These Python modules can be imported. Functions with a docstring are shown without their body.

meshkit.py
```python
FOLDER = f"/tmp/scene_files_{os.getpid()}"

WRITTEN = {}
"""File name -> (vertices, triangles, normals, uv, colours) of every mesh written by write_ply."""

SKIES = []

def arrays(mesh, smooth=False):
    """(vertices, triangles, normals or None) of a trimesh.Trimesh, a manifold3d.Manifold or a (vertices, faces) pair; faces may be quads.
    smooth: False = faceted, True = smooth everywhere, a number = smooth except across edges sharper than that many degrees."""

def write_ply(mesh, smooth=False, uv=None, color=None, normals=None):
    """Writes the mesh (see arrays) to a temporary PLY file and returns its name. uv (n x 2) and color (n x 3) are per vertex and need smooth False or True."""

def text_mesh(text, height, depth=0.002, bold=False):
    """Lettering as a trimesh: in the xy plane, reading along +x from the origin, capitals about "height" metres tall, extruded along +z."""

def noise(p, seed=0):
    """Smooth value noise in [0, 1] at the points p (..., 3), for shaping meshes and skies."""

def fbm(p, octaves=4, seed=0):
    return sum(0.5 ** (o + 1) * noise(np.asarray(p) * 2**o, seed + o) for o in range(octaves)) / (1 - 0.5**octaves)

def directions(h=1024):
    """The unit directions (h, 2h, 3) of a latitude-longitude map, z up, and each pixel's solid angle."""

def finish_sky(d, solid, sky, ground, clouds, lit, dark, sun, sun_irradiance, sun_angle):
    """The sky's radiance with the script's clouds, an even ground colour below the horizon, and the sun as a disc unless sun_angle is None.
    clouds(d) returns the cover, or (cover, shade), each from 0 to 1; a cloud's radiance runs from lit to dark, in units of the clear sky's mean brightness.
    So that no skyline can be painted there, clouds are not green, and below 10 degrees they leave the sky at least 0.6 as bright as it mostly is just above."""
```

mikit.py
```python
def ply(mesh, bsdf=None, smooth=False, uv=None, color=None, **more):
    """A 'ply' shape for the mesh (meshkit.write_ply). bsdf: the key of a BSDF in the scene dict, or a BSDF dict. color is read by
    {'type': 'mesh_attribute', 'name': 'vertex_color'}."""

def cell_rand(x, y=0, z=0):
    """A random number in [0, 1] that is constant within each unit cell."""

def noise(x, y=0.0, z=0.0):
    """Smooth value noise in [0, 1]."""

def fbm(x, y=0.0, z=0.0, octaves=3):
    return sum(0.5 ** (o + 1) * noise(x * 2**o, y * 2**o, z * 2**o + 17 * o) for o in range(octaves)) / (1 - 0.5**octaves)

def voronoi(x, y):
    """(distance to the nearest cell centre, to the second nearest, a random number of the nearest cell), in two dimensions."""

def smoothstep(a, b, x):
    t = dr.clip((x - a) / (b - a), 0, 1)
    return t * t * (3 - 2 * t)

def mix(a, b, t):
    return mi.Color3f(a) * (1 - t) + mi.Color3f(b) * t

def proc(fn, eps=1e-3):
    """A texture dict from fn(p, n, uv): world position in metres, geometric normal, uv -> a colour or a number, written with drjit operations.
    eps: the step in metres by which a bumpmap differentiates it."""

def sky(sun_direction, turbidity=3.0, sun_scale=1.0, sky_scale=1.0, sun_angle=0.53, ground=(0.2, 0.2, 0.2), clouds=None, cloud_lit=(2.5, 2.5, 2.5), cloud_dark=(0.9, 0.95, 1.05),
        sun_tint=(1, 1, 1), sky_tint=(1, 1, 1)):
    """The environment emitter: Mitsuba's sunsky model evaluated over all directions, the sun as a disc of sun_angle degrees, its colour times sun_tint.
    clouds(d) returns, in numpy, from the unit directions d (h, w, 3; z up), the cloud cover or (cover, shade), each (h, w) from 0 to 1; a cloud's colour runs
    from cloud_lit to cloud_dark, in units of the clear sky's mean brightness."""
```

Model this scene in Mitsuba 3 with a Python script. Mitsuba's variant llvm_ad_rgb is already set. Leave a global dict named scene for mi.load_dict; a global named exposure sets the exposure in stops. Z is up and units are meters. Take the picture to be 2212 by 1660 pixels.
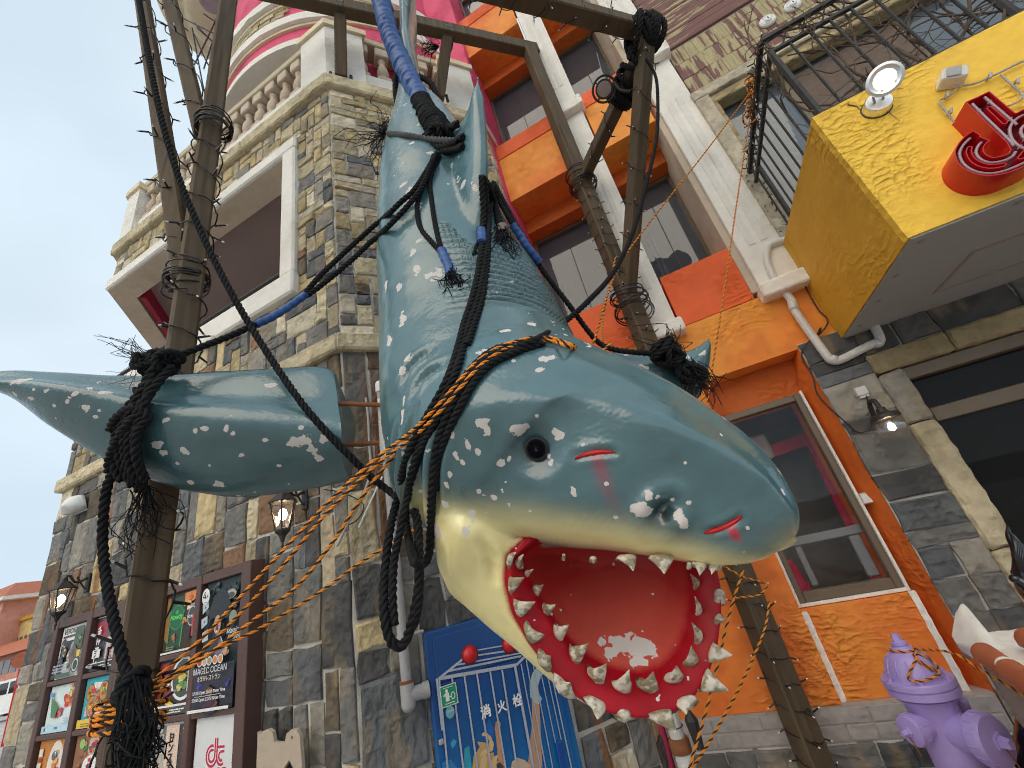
import math, random
import numpy as np, trimesh, manifold3d
import mitsuba as mi, drjit as dr
import mikit, meshkit
from mikit import proc, noise, fbm, smoothstep, mix, cell_rand
from shapely.geometry import Polygon, LineString, Point, box as sbox
from shapely.ops import unary_union
from scipy.spatial import cKDTree

RNG = random.Random(7)
NP = np.random.RandomState(11)
scene, labels = {'type': 'scene'}, {}

# ------------------------------------------------------------------ camera, sky, exposure
# columns: world X, Y, Z in the camera's right / down / forward axes
ROT = np.array([[0.87810547, 0.43032045, -0.20917717],
                [-0.35281977, 0.28705529, -0.89057143],
                [-0.32318569, 0.85581749, 0.40389038]])
FOC, CX, CY = 887.138, 1106.0, 830.0          # lens, on a 2212 x 1660 grid
EYE = np.array([0.0, 0.0, 1.5])
scene['camera'] = {
    'type': 'perspective', 'fov_axis': 'x', 'fov': 2 * math.degrees(math.atan(CX / FOC)),
    'near_clip': 0.02, 'far_clip': 3000.0,
    'to_world': mi.ScalarTransform4f().look_at(origin=EYE.tolist(), target=(EYE + ROT[2]).tolist(), up=(-ROT[1]).tolist())}


def clouds(d):
    n = meshkit.fbm(d * np.array([2.2, 2.2, 3.6]) + 3.1, 4, 3)
    n2 = meshkit.fbm(d * np.array([1.1, 1.1, 1.6]) + 9.7, 3, 5)
    t = np.clip((n - .36) / .3, 0, 1)
    return 0.86 + 0.14 * t * t * (3 - 2 * t), np.clip((.62 - n2) * 1.6, 0, 1)


SUN = (-0.15, -0.80, 0.60)
scene['sky'] = mikit.sky(SUN, turbidity=3, sun_scale=0.29, sun_angle=60, sky_scale=0.72, clouds=clouds,
                         cloud_lit=(3.4, 3.95, 4.35), cloud_dark=(2.7, 3.4, 4.05))
exposure = 1.95

# ------------------------------------------------------------------ geometry helpers


def ray(u, v):
    return ROT.T @ np.array([u - CX, v - CY, FOC])


def P(u, v, zc):
    return EYE + ray(u, v) * (zc / FOC)


def PY(u, v, y):
    d = ray(u, v)
    return EYE + d * (y / d[1])


def PZ(u, v, z):
    d = ray(u, v)
    return EYE + d * ((z - EYE[2]) / d[2])


def PN(u, v, p, n):
    d = ray(u, v)
    return EYE + d * (np.dot(np.asarray(p) - EYE, n) / np.dot(d, n))


def depth(p):
    return float(ROT[2] @ (np.asarray(p) - EYE))


def proj(p):
    q = (np.asarray(p) - EYE) @ ROT.T
    return np.stack([q[..., 0] / q[..., 2] * FOC + CX, q[..., 1] / q[..., 2] * FOC + CY, q[..., 2]], -1)


def nrm(a):
    a = np.asarray(a, float)
    return a / max(np.linalg.norm(a), 1e-12)


def cat(ms):
    ms = [m for m in ms if m is not None]
    at, V, F = 0, [], []
    for v, f in ms:
        V.append(np.asarray(v, float)); F.append(np.asarray(f) + at); at += len(v)
    return np.vstack(V), np.vstack(F)


def tri(v, f):
    f = np.asarray(f, int)
    if f.shape[1] == 4:
        f = np.vstack([f[:, [0, 1, 2]], f[:, [0, 2, 3]]])
    return np.asarray(v, float), f


def fromtm(m):
    return np.array(m.vertices), np.array(m.faces)


_BF = np.array([[0, 3, 2, 1], [4, 5, 6, 7], [0, 1, 5, 4], [1, 2, 6, 5], [2, 3, 7, 6], [3, 0, 4, 7]])


def cbox(lo, hi, ch=0.0):
    """box with chamfered edges, axis aligned"""
    lo, hi = np.minimum(lo, hi).astype(float), np.maximum(lo, hi).astype(float)
    if ch <= 0:
        x0, y0, z0 = lo; x1, y1, z1 = hi
        v = [(x0, y0, z0), (x1, y0, z0), (x1, y1, z0), (x0, y1, z0), (x0, y0, z1), (x1, y0, z1), (x1, y1, z1), (x0, y1, z1)]
        return tri(v, _BF)
    ch = min(ch, *(0.4 * (hi - lo)))
    pts = []
    for i in (0, 1):
        for j in (0, 1):
            for k in (0, 1):
                c = np.where([i, j, k], hi, lo)
                s = np.where([i, j, k], -1, 1) * ch
                for ax in range(3):
                    q = c + s
                    q[ax] = c[ax]
                    pts.append(q)
    m = manifold3d.Manifold.hull_points(np.array(pts)).to_mesh()
    return np.array(m.vert_properties[:, :3]), np.array(m.tri_verts)


def xf(m, ax, org):
    """places a mesh: local axes (rows of ax) and origin"""
    v, f = m
    return np.asarray(v) @ np.asarray(ax) + np.asarray(org), f


def beam(p0, p1, w, h, up=(0, 0, 1), ch=0.008, spin=0.0):
    p0, p1 = np.asarray(p0, float), np.asarray(p1, float)
    t = nrm(p1 - p0)
    s = np.cross(t, up); s = nrm(s if np.linalg.norm(s) > 1e-6 else np.cross(t, (0, 1, 0)))
    u = np.cross(s, t)
    c, n = math.cos(spin), math.sin(spin)
    s, u = c * s + n * u, -n * s + c * u
    L = np.linalg.norm(p1 - p0)
    return xf(cbox((0, -w / 2, -h / 2), (L, w / 2, h / 2), ch), [t, s, u], p0)


def hullpts(p):
    m = manifold3d.Manifold.hull_points(np.asarray(p, float)).to_mesh()
    return np.array(m.vert_properties[:, :3]), np.array(m.tri_verts)


def prism(poly, z0, z1):
    """shapely polygon extruded along z"""
    out = []
    for g in getattr(poly, 'geoms', [poly]):
        if g.is_empty or g.area < 1e-9:
            continue
        m = trimesh.creation.extrude_polygon(g, z1 - z0, engine='earcut')
        v, f = fromtm(m)
        v[:, 2] += z0
        out.append((v, f))
    return cat(out)


def spline(pts, n=None, step=None, closed=False):
    """Catmull-Rom resampled at an even spacing"""
    p = np.asarray(pts, float)
    if len(p) == 2:
        dense = p[0] + (p[1] - p[0]) * np.linspace(0, 1, 41)[:, None]
    else:
        e = np.vstack([p[-1], p, p[0], p[1]]) if closed else np.vstack([2 * p[0] - p[1], p, 2 * p[-1] - p[-2]])
        segs, t = [], np.linspace(0, 1, 25)[:-1, None]
        for i in range(1, len(e) - 2):
            a, b, c, d = e[i - 1:i + 3]
            segs.append(.5 * (2 * b + (c - a) * t + (2 * a - 5 * b + 4 * c - d) * t ** 2 + (3 * b - a - 3 * c + d) * t ** 3))
        dense = np.vstack(segs + [e[-2][None]])
    s = np.r_[0, np.cumsum(np.linalg.norm(np.diff(dense[:, :3], axis=0), axis=1))]
    if n is None:
        n = max(2, int(s[-1] / step) + 1)
    q = np.linspace(0, s[-1], n)
    return np.stack([np.interp(q, s, dense[:, k]) for k in range(dense.shape[1])], 1)


def frames(p):
    t = np.gradient(p, axis=0)
    t /= np.maximum(np.linalg.norm(t, axis=1, keepdims=True), 1e-12)
    a = np.zeros_like(p)
    a0 = np.cross(t[0], (0.3, 0.2, 0.93))
    a[0] = nrm(a0)
    for i in range(1, len(p)):
        a[i] = nrm(a[i - 1] - t[i] * np.dot(a[i - 1], t[i]))
    return t, a, np.cross(t, a)


def sweep_rings(rings, caps=True, closed=False):
    """rings: (m, n, 3)"""
    rings = np.asarray(rings, float)
    m, n = rings.shape[:2]
    v = rings.reshape(-1, 3)
    i, j = np.meshgrid(np.arange(m if closed else m - 1), np.arange(n), indexing='ij')
    i2, j2 = (i + 1) % m, (j + 1) % n
    q = np.stack([i * n + j, i * n + j2, i2 * n + j2, i2 * n + j], -1).reshape(-1, 4)
    v, f = tri(v, q)
    if caps and not closed:
        k = len(v)
        v = np.vstack([v, rings[0].mean(0), rings[-1].mean(0)])
        a = np.arange(n)
        b = (a + 1) % n
        f = np.vstack([f, np.stack([b, a, np.full(n, k)], 1), np.stack([(m - 1) * n + a, (m - 1) * n + b, np.full(n, k + 1)], 1)])
    return v, f


def tube(pts, r, n=8, step=None, smooth=True, caps=True):
    p = spline(pts, step=step or 0.03) if smooth else np.asarray(pts, float)
    r = np.broadcast_to(np.interp(np.linspace(0, 1, len(p)), np.linspace(0, 1, np.size(r)), np.ravel(r)) if np.size(r) > 1 else r, len(p))
    t, a, b = frames(p)
    th = np.arange(n) * 2 * math.pi / n
    rings = p[:, None] + r[:, None, None] * (np.cos(th)[None, :, None] * a[:, None] + np.sin(th)[None, :, None] * b[:, None])
    return sweep_rings(rings, caps)


def rope_strands(pts, r, pitch=None, nstr=3, seg=8, nside=6, phase=0.0):
    """one mesh per strand of a laid rope of radius r"""
    pitch = pitch or r * 5.2
    p = spline(pts, step=pitch / seg)
    t, a, b = frames(p)
    s = np.r_[0, np.cumsum(np.linalg.norm(np.diff(p, axis=0), axis=1))]
    out = []
    rs, rc = r * 0.50, r * 0.53
    for k in range(nstr):
        w = s / pitch * 2 * math.pi + 2 * math.pi * k / nstr + phase
        c = p + rc * (np.cos(w)[:, None] * a + np.sin(w)[:, None] * b)
        tt, aa, bb = frames(c)
        th = np.arange(nside) * 2 * math.pi / nside
        rings = c[:, None] + rs * 1.08 * (np.cos(th)[None, :, None] * aa[:, None] + np.sin(th)[None, :, None] * bb[:, None])
        out.append(sweep_rings(rings))
    return out


def rope(pts, r, **k):
    return cat(rope_strands(pts, r, **k))


def lathe(prof, n=24, ax=None, org=(0, 0, 0)):
    """profile (r, h) turned round local z; ax rows = local x, y, z"""
    prof = np.asarray(prof, float)
    th = np.arange(n) * 2 * math.pi / n
    rings = np.stack([prof[:, :1] * np.cos(th), prof[:, :1] * np.sin(th), np.repeat(prof[:, 1:], n, 1)], -1)
    m = sweep_rings(rings)
    if ax is None:
        ax = np.eye(3)
    return xf(m, ax, org)


def axes_to(z, x=None):
    z = nrm(z)
    x = np.cross((0, 0, 1), z) if x is None else np.asarray(x, float)
    if np.linalg.norm(x) < 1e-6:
        x = np.array([1., 0, 0])
    x = nrm(x - z * np.dot(x, z))
    return np.array([x, np.cross(z, x), z])


def ball(c, r, sub=2, scale=(1, 1, 1)):
    m = trimesh.creation.icosphere(subdivisions=sub)
    return np.array(m.vertices) * np.asarray(scale) * r + np.asarray(c), np.array(m.faces)


def manif(m):
    return manifold3d.Manifold(manifold3d.Mesh(np.asarray(m[0], np.float32), np.asarray(m[1], np.uint32)))


def unmanif(m):
    m = m.to_mesh()
    return np.array(m.vert_properties[:, :3], float), np.array(m.tri_verts, int)

# ------------------------------------------------------------------ scene bookkeeping


def free(key):
    if key not in _USED:
        _USED.add(key)
        return key
    i = _LAST.get(key, 0) + 1
    while f'{key}_{i:03d}' in _USED:
        i += 1
    _LAST[key] = i
    _USED.add(f'{key}_{i:03d}')
    return f'{key}_{i:03d}'


_USED, _LAST = set(), {}


def thing(name, label, cat_, group=None):
    k = free(name)
    labels[k] = {'label': label, 'category': cat_}
    if group:
        labels[k]['group'] = group
    return k


def struct(name):
    k = free(name)
    labels[k] = {'kind': 'structure', 'label': name.replace('_', ' ')}
    return k


def add(name, mesh, mat, parent=None, smooth=False, uv=None, color=None, label=None, kind=None, key=None, **more):
    """one entry of the scene: a part of parent, or (key given) the thing itself"""
    k = key or free((parent + '__' if parent else '') + name)
    n = len(mesh[0])
    if uv is not None:
        uv = np.broadcast_to(np.asarray(uv, float), (n, 2))
    if color is not None:
        color = np.broadcast_to(np.asarray(color, float), (n, 3))
    if (uv is not None or color is not None) and smooth not in (True, False):
        smooth = True
    scene[k] = mikit.ply(mesh, mat, smooth=smooth, uv=uv, color=color, **more)
    if label or kind:
        labels.setdefault(k, {})
        if label:
            labels[k]['label'] = label
        if kind:
            labels[k]['kind'] = kind
    return k


def one(name, label, cat_, mesh, mat, group=None, **k):
    """a thing that is one mesh"""
    t = thing(name, label, cat_, group)
    return add(name, mesh, mat, key=t, **k)
# ------------------------------------------------------------------ materials (uv.x picks the pigment, uv.y varies its strength)


def pick(i, cols):
    c = mi.Color3f(*cols[0])
    for k in range(1, len(cols)):
        c = dr.select(i > k - .5, mi.Color3f(*cols[k]), c)
    return c


def prin(base, rough=.6, spec=.5, **k):
    if not isinstance(base, dict):
        base = {'type': 'rgb', 'value': list(base)}
    return {'type': 'principled', 'base_color': base, 'roughness': rough, 'specular': spec, **k}


def bump(b, fn, scale, eps=2e-3):
    return {'type': 'twosided', 'b': {'type': 'bumpmap', 'tex': proc(fn, eps), 'scale': scale, 'inner': b}}


def two(b):
    return {'type': 'twosided', 'b': b}


STONES = [(.47, .375, .21), (.54, .465, .31), (.40, .335, .23), (.135, .142, .15), (.17, .166, .158),
          (.085, .085, .085), (.13, .105, .078), (.235, .14, .085), (.60, .53, .40), (.30, .275, .235)]


def f_stone(p, n, uv):
    c = pick(uv.x, STONES)
    g = fbm(p.x * 7 + p.y * 5, p.z * 7, p.y * 6, 4)
    g2 = fbm(p.x * 40, p.z * 40, p.y * 40, 2)
    s = smoothstep(.55, .75, fbm(p.x * 9 + 31, p.z * 3.5, p.y * 9, 3))
    c = c * uv.y * (.55 + .75 * g + .3 * (g2 - .5))
    c = mix(c, mi.Color3f(.33, .24, .13) * uv.y * (.7 + .6 * g2), s * .35)
    run = smoothstep(.66, .80, fbm(p.x * 5.5 + p.y * 4, p.z * .45, 3, 3) + .12 * (g - .5)) * smoothstep(3.4, 2.6, p.z) * smoothstep(1.6, .4, p.x + 1)
    return mix(c, mi.Color3f(.23, .095, .035) * (.5 + g), run * .75)


def h_stone(p, n, uv):
    a = fbm(p.x * 16 + p.y * 11, p.z * 16, p.y * 16, 4)
    return a + .35 * (1 - dr.abs(2 * noise(p.x * 22 + 5, p.z * 22, p.y * 22) - 1))


scene['m_stone'] = bump(prin(proc(f_stone), .8, .3), h_stone, .035)


def f_mortar(p, n, uv):
    return mi.Color3f(.56, .53, .48) * (.6 + .6 * fbm(p.x * 8, p.y * 8, p.z * 8, 3))


scene['m_mortar'] = two(prin(proc(f_mortar), .95, .1))

# 0 orange-red 1 orange 2 yellow 3 pink 4 white render 5 cream 6 grey-white 7 amber 8 deep orange 9 pale beige 10 magenta-red 11 sandy yellow
PAINT = [(.78, .125, .03), (.72, .225, .04), (.88, .55, .065), (.70, .075, .17), (.80, .77, .71), (.72, .62, .43), (.62, .62, .61),
         (.66, .36, .035), (.60, .135, .022), (.60, .50, .39), (.36, .02, .06), (.50, .42, .21), (.64, .30, .22), (.64, .28, .30), (.62, .47, .20)]


def f_paint(p, n, uv):
    c = pick(uv.x, PAINT)
    g = fbm(p.x * 2.3 + 4, p.y * 2.3, p.z * 2.3, 4)
    g2 = fbm(p.x * 26, p.y * 26, p.z * 26, 3)
    c = c * uv.y * (.82 + .28 * g + .16 * (g2 - .5))
    dirt = smoothstep(.58, .82, fbm(p.x * 5 + 9, p.y * 5, p.z * 1.7, 4))
    return mix(c, c * mi.Color3f(.70, .62, .52), dirt * .45)


def h_trowel(p, n, uv):
    w = noise(p.x * 5, p.y * 5, p.z * 5) * 2.4
    a = 1 - dr.abs(2 * noise(p.x * 20 + w, p.y * 20 + w * .7, p.z * 22 - w) - 1)
    b = 1 - dr.abs(2 * noise(p.x * 47 - w * 2, p.y * 47, p.z * 39 + w * 2) - 1)
    m = smoothstep(.38, .75, noise(p.x * 3.4 + 7, p.y * 3, p.z * 3))
    return (a * a * a + .5 * b * b * b) * (.08 + .92 * m) + .25 * fbm(p.x * 9, p.y * 9, p.z * 9, 2)


scene['m_paint'] = bump(prin(proc(f_paint), .62, .35), h_trowel, .011)


def f_bay(p, n, uv):
    """the orange wash of the bay walls: red-orange and yellow-orange coats that run into one another"""
    g = fbm(p.x * 2.2, p.z * 1.6, p.y, 4)
    g2 = fbm(p.x * 14 + 3, p.z * 14, p.y * 14, 3)
    t = smoothstep(.25, .85, g + .16 * (g2 - .5) + uv.x)
    c = mix(mi.Color3f(.76, .165, .03), mi.Color3f(.80, .31, .045), t)
    return c * uv.y * (.85 + .3 * g2)


scene['m_bay'] = bump(prin(proc(f_bay), .6, .35), h_trowel, .012)


def h_fine(p, n, uv):
    return fbm(p.x * 60, p.y * 60, p.z * 60, 3) + .6 * smoothstep(.6, .8, noise(p.x * 30, p.y * 30, p.z * 12))


scene['m_render'] = bump(prin(proc(f_paint), .75, .3), h_fine, .004)

# timber: uv = (along, tone)
def f_timber(p, n, uv):
    g = fbm(uv.x * 3, uv.y * 60 + p.x * 20 + p.y * 20, p.z * .6, 4)
    s = fbm(p.x * 3, p.y * 3, p.z * 3, 3)
    return mi.Color3f(.092, .066, .041) * (.55 + .6 * g + .4 * s)


def h_timber(p, n, uv):
    return fbm(uv.x * 2.2, uv.y * 130 + p.x * 25 + p.y * 25, p.z * .5, 3)


scene['m_timber'] = bump(prin(proc(f_timber), .62, .2), h_timber, .004)


def f_plank(p, n, uv):
    """peeling two-coat boards: uv = (0 horizontal / 1 upright grain, tone)"""
    a = dr.select(uv.x > .5, p.x * 30, p.x * 3.2)
    b = dr.select(uv.x > .5, p.z * 3.2, p.z * 30)
    g = fbm(a + 5, b, uv.y * 9, 4)
    t = smoothstep(.47, .55, g + .10 * (uv.y - .5))
    c = mix(mi.Color3f(.21, .115, .105), mi.Color3f(.43, .37, .22), t)
    return c * (.7 + .5 * fbm(a * 2, b * 2, 3, 3))


scene['m_plank'] = bump(prin(proc(f_plank), .8, .2), lambda p, n, uv: fbm(dr.select(uv.x > .5, p.x * 40, p.x * 3), dr.select(uv.x > .5, p.z * 3, p.z * 40), p.y, 3), .006)


def f_rust(p, n, uv):
    g = fbm(p.x * 30, p.y * 30, p.z * 30, 3)
    return mix(mi.Color3f(.32, .12, .045), mi.Color3f(.14, .055, .03), g)


scene['m_rust'] = two(prin(proc(f_rust), .8, .3))


def flatmix(c1, c2, k, rough=.5, spec=.5, **kw):
    def fn(p, n, uv):
        return mix(mi.Color3f(*c1), mi.Color3f(*c2), fbm(p.x * k, p.y * k, p.z * k, 3))
    return two(prin(proc(fn), rough, spec, **kw))


scene['m_black_rope'] = flatmix((.005, .005, .006), (.018, .019, .021), 60, .75, .2)
scene['m_grey_rope'] = flatmix((.055, .057, .06), (.12, .12, .125), 60, .8, .3)
scene['m_vertex'] = two(prin({'type': 'mesh_attribute', 'name': 'vertex_color'}, .6, .35))
scene['m_print'] = two(prin({'type': 'mesh_attribute', 'name': 'vertex_color'}, .35, .5))
scene['m_blue_tape'] = flatmix((.010, .045, .19), (.03, .11, .33), 40, .4, .5)
scene['m_black'] = two(prin((.012, .012, .013), .4, .5))
scene['m_iron'] = flatmix((.012, .012, .013), (.04, .035, .03), 25, .55, .5)
scene['m_gloss_black'] = two(prin((.008, .008, .012), .12, .7))
scene['m_twig'] = flatmix((.055, .035, .025), (.16, .12, .09), 20, .85, .2)
scene['m_brown_frame'] = flatmix((.085, .045, .04), (.11, .06, .05), 8, .5, .4)
scene['m_bronze'] = flatmix((.115, .085, .055), (.16, .12, .08), 6, .4, .5)
scene['m_gutter'] = flatmix((.55, .54, .50), (.68, .67, .63), 5, .35, .5)
scene['m_steel'] = flatmix((.28, .28, .28), (.42, .42, .42), 12, .5, .5)
scene['m_silver'] = two({'type': 'roughconductor', 'material': 'Al', 'alpha': .25})
scene['m_soffit'] = flatmix((.33, .35, .335), (.38, .40, .385), 3, .7, .3)
scene['m_purple'] = flatmix((.36, .27, .60), (.43, .33, .68), 9, .33, .5, clearcoat=.3, clearcoat_gloss=.8)
scene['m_white'] = flatmix((.70, .70, .69), (.80, .80, .79), 9, .45, .5)
scene['m_red'] = two(prin((.55, .010, .014), .3, .5))
scene['m_red_inside'] = two(prin((.17, .004, .012), .35, .5))
scene['m_tube_glass'] = two(prin((.36, .24, .28), .15, .6))
scene['m_sash'] = two(prin((.17, .18, .19), .5, .4))
scene['m_mauve'] = flatmix((.30, .235, .225), (.35, .27, .26), 3, .9, .1)
scene['m_pane'] = {'type': 'thindielectric', 'int_ior': 1.28}
scene['m_dark_pane'] = two({'type': 'plastic', 'int_ior': 1.7, 'diffuse_reflectance': {'type': 'rgb', 'value': [.075, .088, .108]}})
scene['m_black_pane'] = two({'type': 'plastic', 'int_ior': 1.22, 'diffuse_reflectance': {'type': 'rgb', 'value': [.012, .013, .013]}})
scene['m_tint_pane'] = two({'type': 'plastic', 'int_ior': 1.7, 'diffuse_reflectance': {'type': 'rgb', 'value': [.10, .125, .15]}})
scene['m_bark_screen'] = flatmix((.13, .10, .085), (.20, .155, .13), 30, .9, .1)
scene['m_terracotta'] = flatmix((.30, .075, .03), (.46, .15, .07), 12, .6, .4)


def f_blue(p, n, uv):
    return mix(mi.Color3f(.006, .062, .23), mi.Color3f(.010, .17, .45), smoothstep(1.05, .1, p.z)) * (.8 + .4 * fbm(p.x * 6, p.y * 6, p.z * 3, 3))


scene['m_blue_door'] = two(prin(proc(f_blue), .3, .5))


def f_pave(p, n, uv):
    return mi.Color3f(.34, .325, .305) * (.55 + .9 * fbm(p.x * 3, p.y * 3, 0, 4))


scene['m_red_pave'] = flatmix((.20, .07, .06), (.30, .12, .10), 4, .8, .3)
scene['m_pave'] = two(prin(proc(f_pave), .85, .3))


def f_concrete(p, n, uv):
    g = fbm(p.x * 4, p.y * 4, p.z * 4, 4)
    g2 = fbm(p.x * 30, p.y * 30, p.z * 30, 2)
    return mi.Color3f(.36, .33, .31) * (.6 + .5 * g + .3 * g2)


scene['m_tile'] = bump(prin(proc(f_concrete), .7, .3), h_stone, .012)


def uvtone(i, a=.85, b=1.15):
    return (i, RNG.uniform(a, b))
# ================================================================== setting
add('ground', cbox((-60, -30, -.3), (60, 120, 0.0)), 'm_pave', key=struct('ground'))

add('path', cbox((.25, 1.9, -.05), (6, 3.60, .004)), 'm_red_pave', key=struct('path'))

# ------------------------------------------------------------------ laid stone


GAP = .008


def stone_mesh(w, h, proud, rough=1.0):
    g = GAP
    j = lambda s: RNG.uniform(-s, s)
    jj = min(.012, .06 * min(w, h)) * rough
    o = np.array([(g, g), (w / 2, g), (w - g, g), (w - g, h / 2), (w - g, h - g), (w / 2, h - g), (g, h - g), (g, h / 2)])
    o = o + np.array([(j(jj), j(jj)) for _ in o])
    c = o.mean(0)
    ins = min(.013, .09 * min(w, h))
    d = o - c
    inner = c + d * (1 - ins / np.maximum(np.abs(d).max(), 1e-6)) * .97
    tx, ty = j(.25), j(.25)
    zi = proud * (1 + .25 * NP.uniform(-1, 1, 8)) + proud * (tx * d[:, 0] / w + ty * d[:, 1] / h)
    back = np.c_[o, np.full(8, -.02)]
    edge = np.c_[o, np.full(8, proud * .72)]
    inn = np.c_[inner, zi]
    v = np.vstack([back, edge, inn, [[c[0] + j(.15 * w), c[1] + j(.15 * h), proud * (1.05 + j(.25))]]])
    f = []
    for i in range(8):
        k = (i + 1) % 8
        f += [(i, k, 8 + k), (i, 8 + k, 8 + i), (8 + i, 8 + k, 16 + k), (8 + i, 16 + k, 16 + i), (16 + i, 16 + k, 24)]
    return v, np.array(f)


def tiles(W, H, cu, cv, ok, shapes):
    nu, nv = int(W / cu), int(H / cv)
    cu, cv = W / nu, H / nv
    used = np.zeros((nu, nv), bool)
    for i in range(nu):
        for k in range(nv):
            if not ok((i + .5) * cu, (k + .5) * cv):
                used[i, k] = True
    out = []
    for k in range(nv):
        for i in range(nu):
            if used[i, k]:
                continue
            opts = shapes[:]
            RNG.shuffle(opts)
            for a, b in opts + [(1, 1)]:
                if i + a <= nu and k + b <= nv and not used[i:i + a, k:k + b].any():
                    used[i:i + a, k:k + b] = True
                    out.append((i * cu, k * cv, a * cu, b * cv))
                    break
    return out


def lay(parent, org, ux, un, W, H, cu, cv, ok, shapes, colour, proud=(.010, .027), name='stone', mat='m_stone', rough=1.0):
    org, ux, un = np.asarray(org, float), nrm(ux), nrm(un)
    uz = np.array([0, 0, 1.])
    for (u, v, w, h) in tiles(W, H, cu, cv, ok, shapes):
        m = stone_mesh(w, h, RNG.uniform(*proud), rough)
        m = xf(m, [ux, uz, un], org + ux * u + uz * v)
        add(name, m, mat, parent, uv=uvtone(colour(org + ux * (u + w / 2) + uz * (v + h / 2)), .8, 1.2))


SH = [(1, 1), (2, 1), (1, 2), (2, 2), (2, 2), (1, 2), (2, 3), (1, 3), (3, 2), (2, 1)]


SU = [(1, 1), (2, 1), (1, 2), (2, 2), (2, 1), (1, 1), (1, 2), (2, 2), (3, 1)]


def upper(p):
    return RNG.choices(range(10), [7, 6, 4, 1.7, .8, 0, .6, .2, 3.0, 2.6])[0]


def middle(p):
    return RNG.choices(range(10), [4.2, 3.2, 2, 3.6, 3, 0, .8, .3, 1.2, 2])[0]


def lower(p):
    return RNG.choices(range(10), [.8, .4, .8, 2.2, 4.6, 2.8, 2.8, .9, .15, 1.6])[0]


# ------------------------------------------------------------------ the stone tower
TF, TC = 2.11, -2.13                       # front plane, front right corner
TH = math.radians(48)
DG = np.array([math.cos(TH), math.sin(TH), 0])       # along the side face
NG = np.array([math.sin(TH), -math.cos(TH), 0])
SE = 1.84
CORN = np.array([TC, TF, 0])
END = CORN + DG * SE
LC = -6.28
tower = thing('stone_tower', 'eight-sided tower clad in ochre, slate-blue and grey stones, with a corner loggia and balustraded terrace', 'building')
PL = [(LC, TF), (TC, TF), tuple(END[:2]), (END[0], 3.78), (-7.9, 3.78), (-7.9, 3.7)]


def off(poly, d):
    return Polygon(poly).buffer(d, join_style=2)


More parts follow.
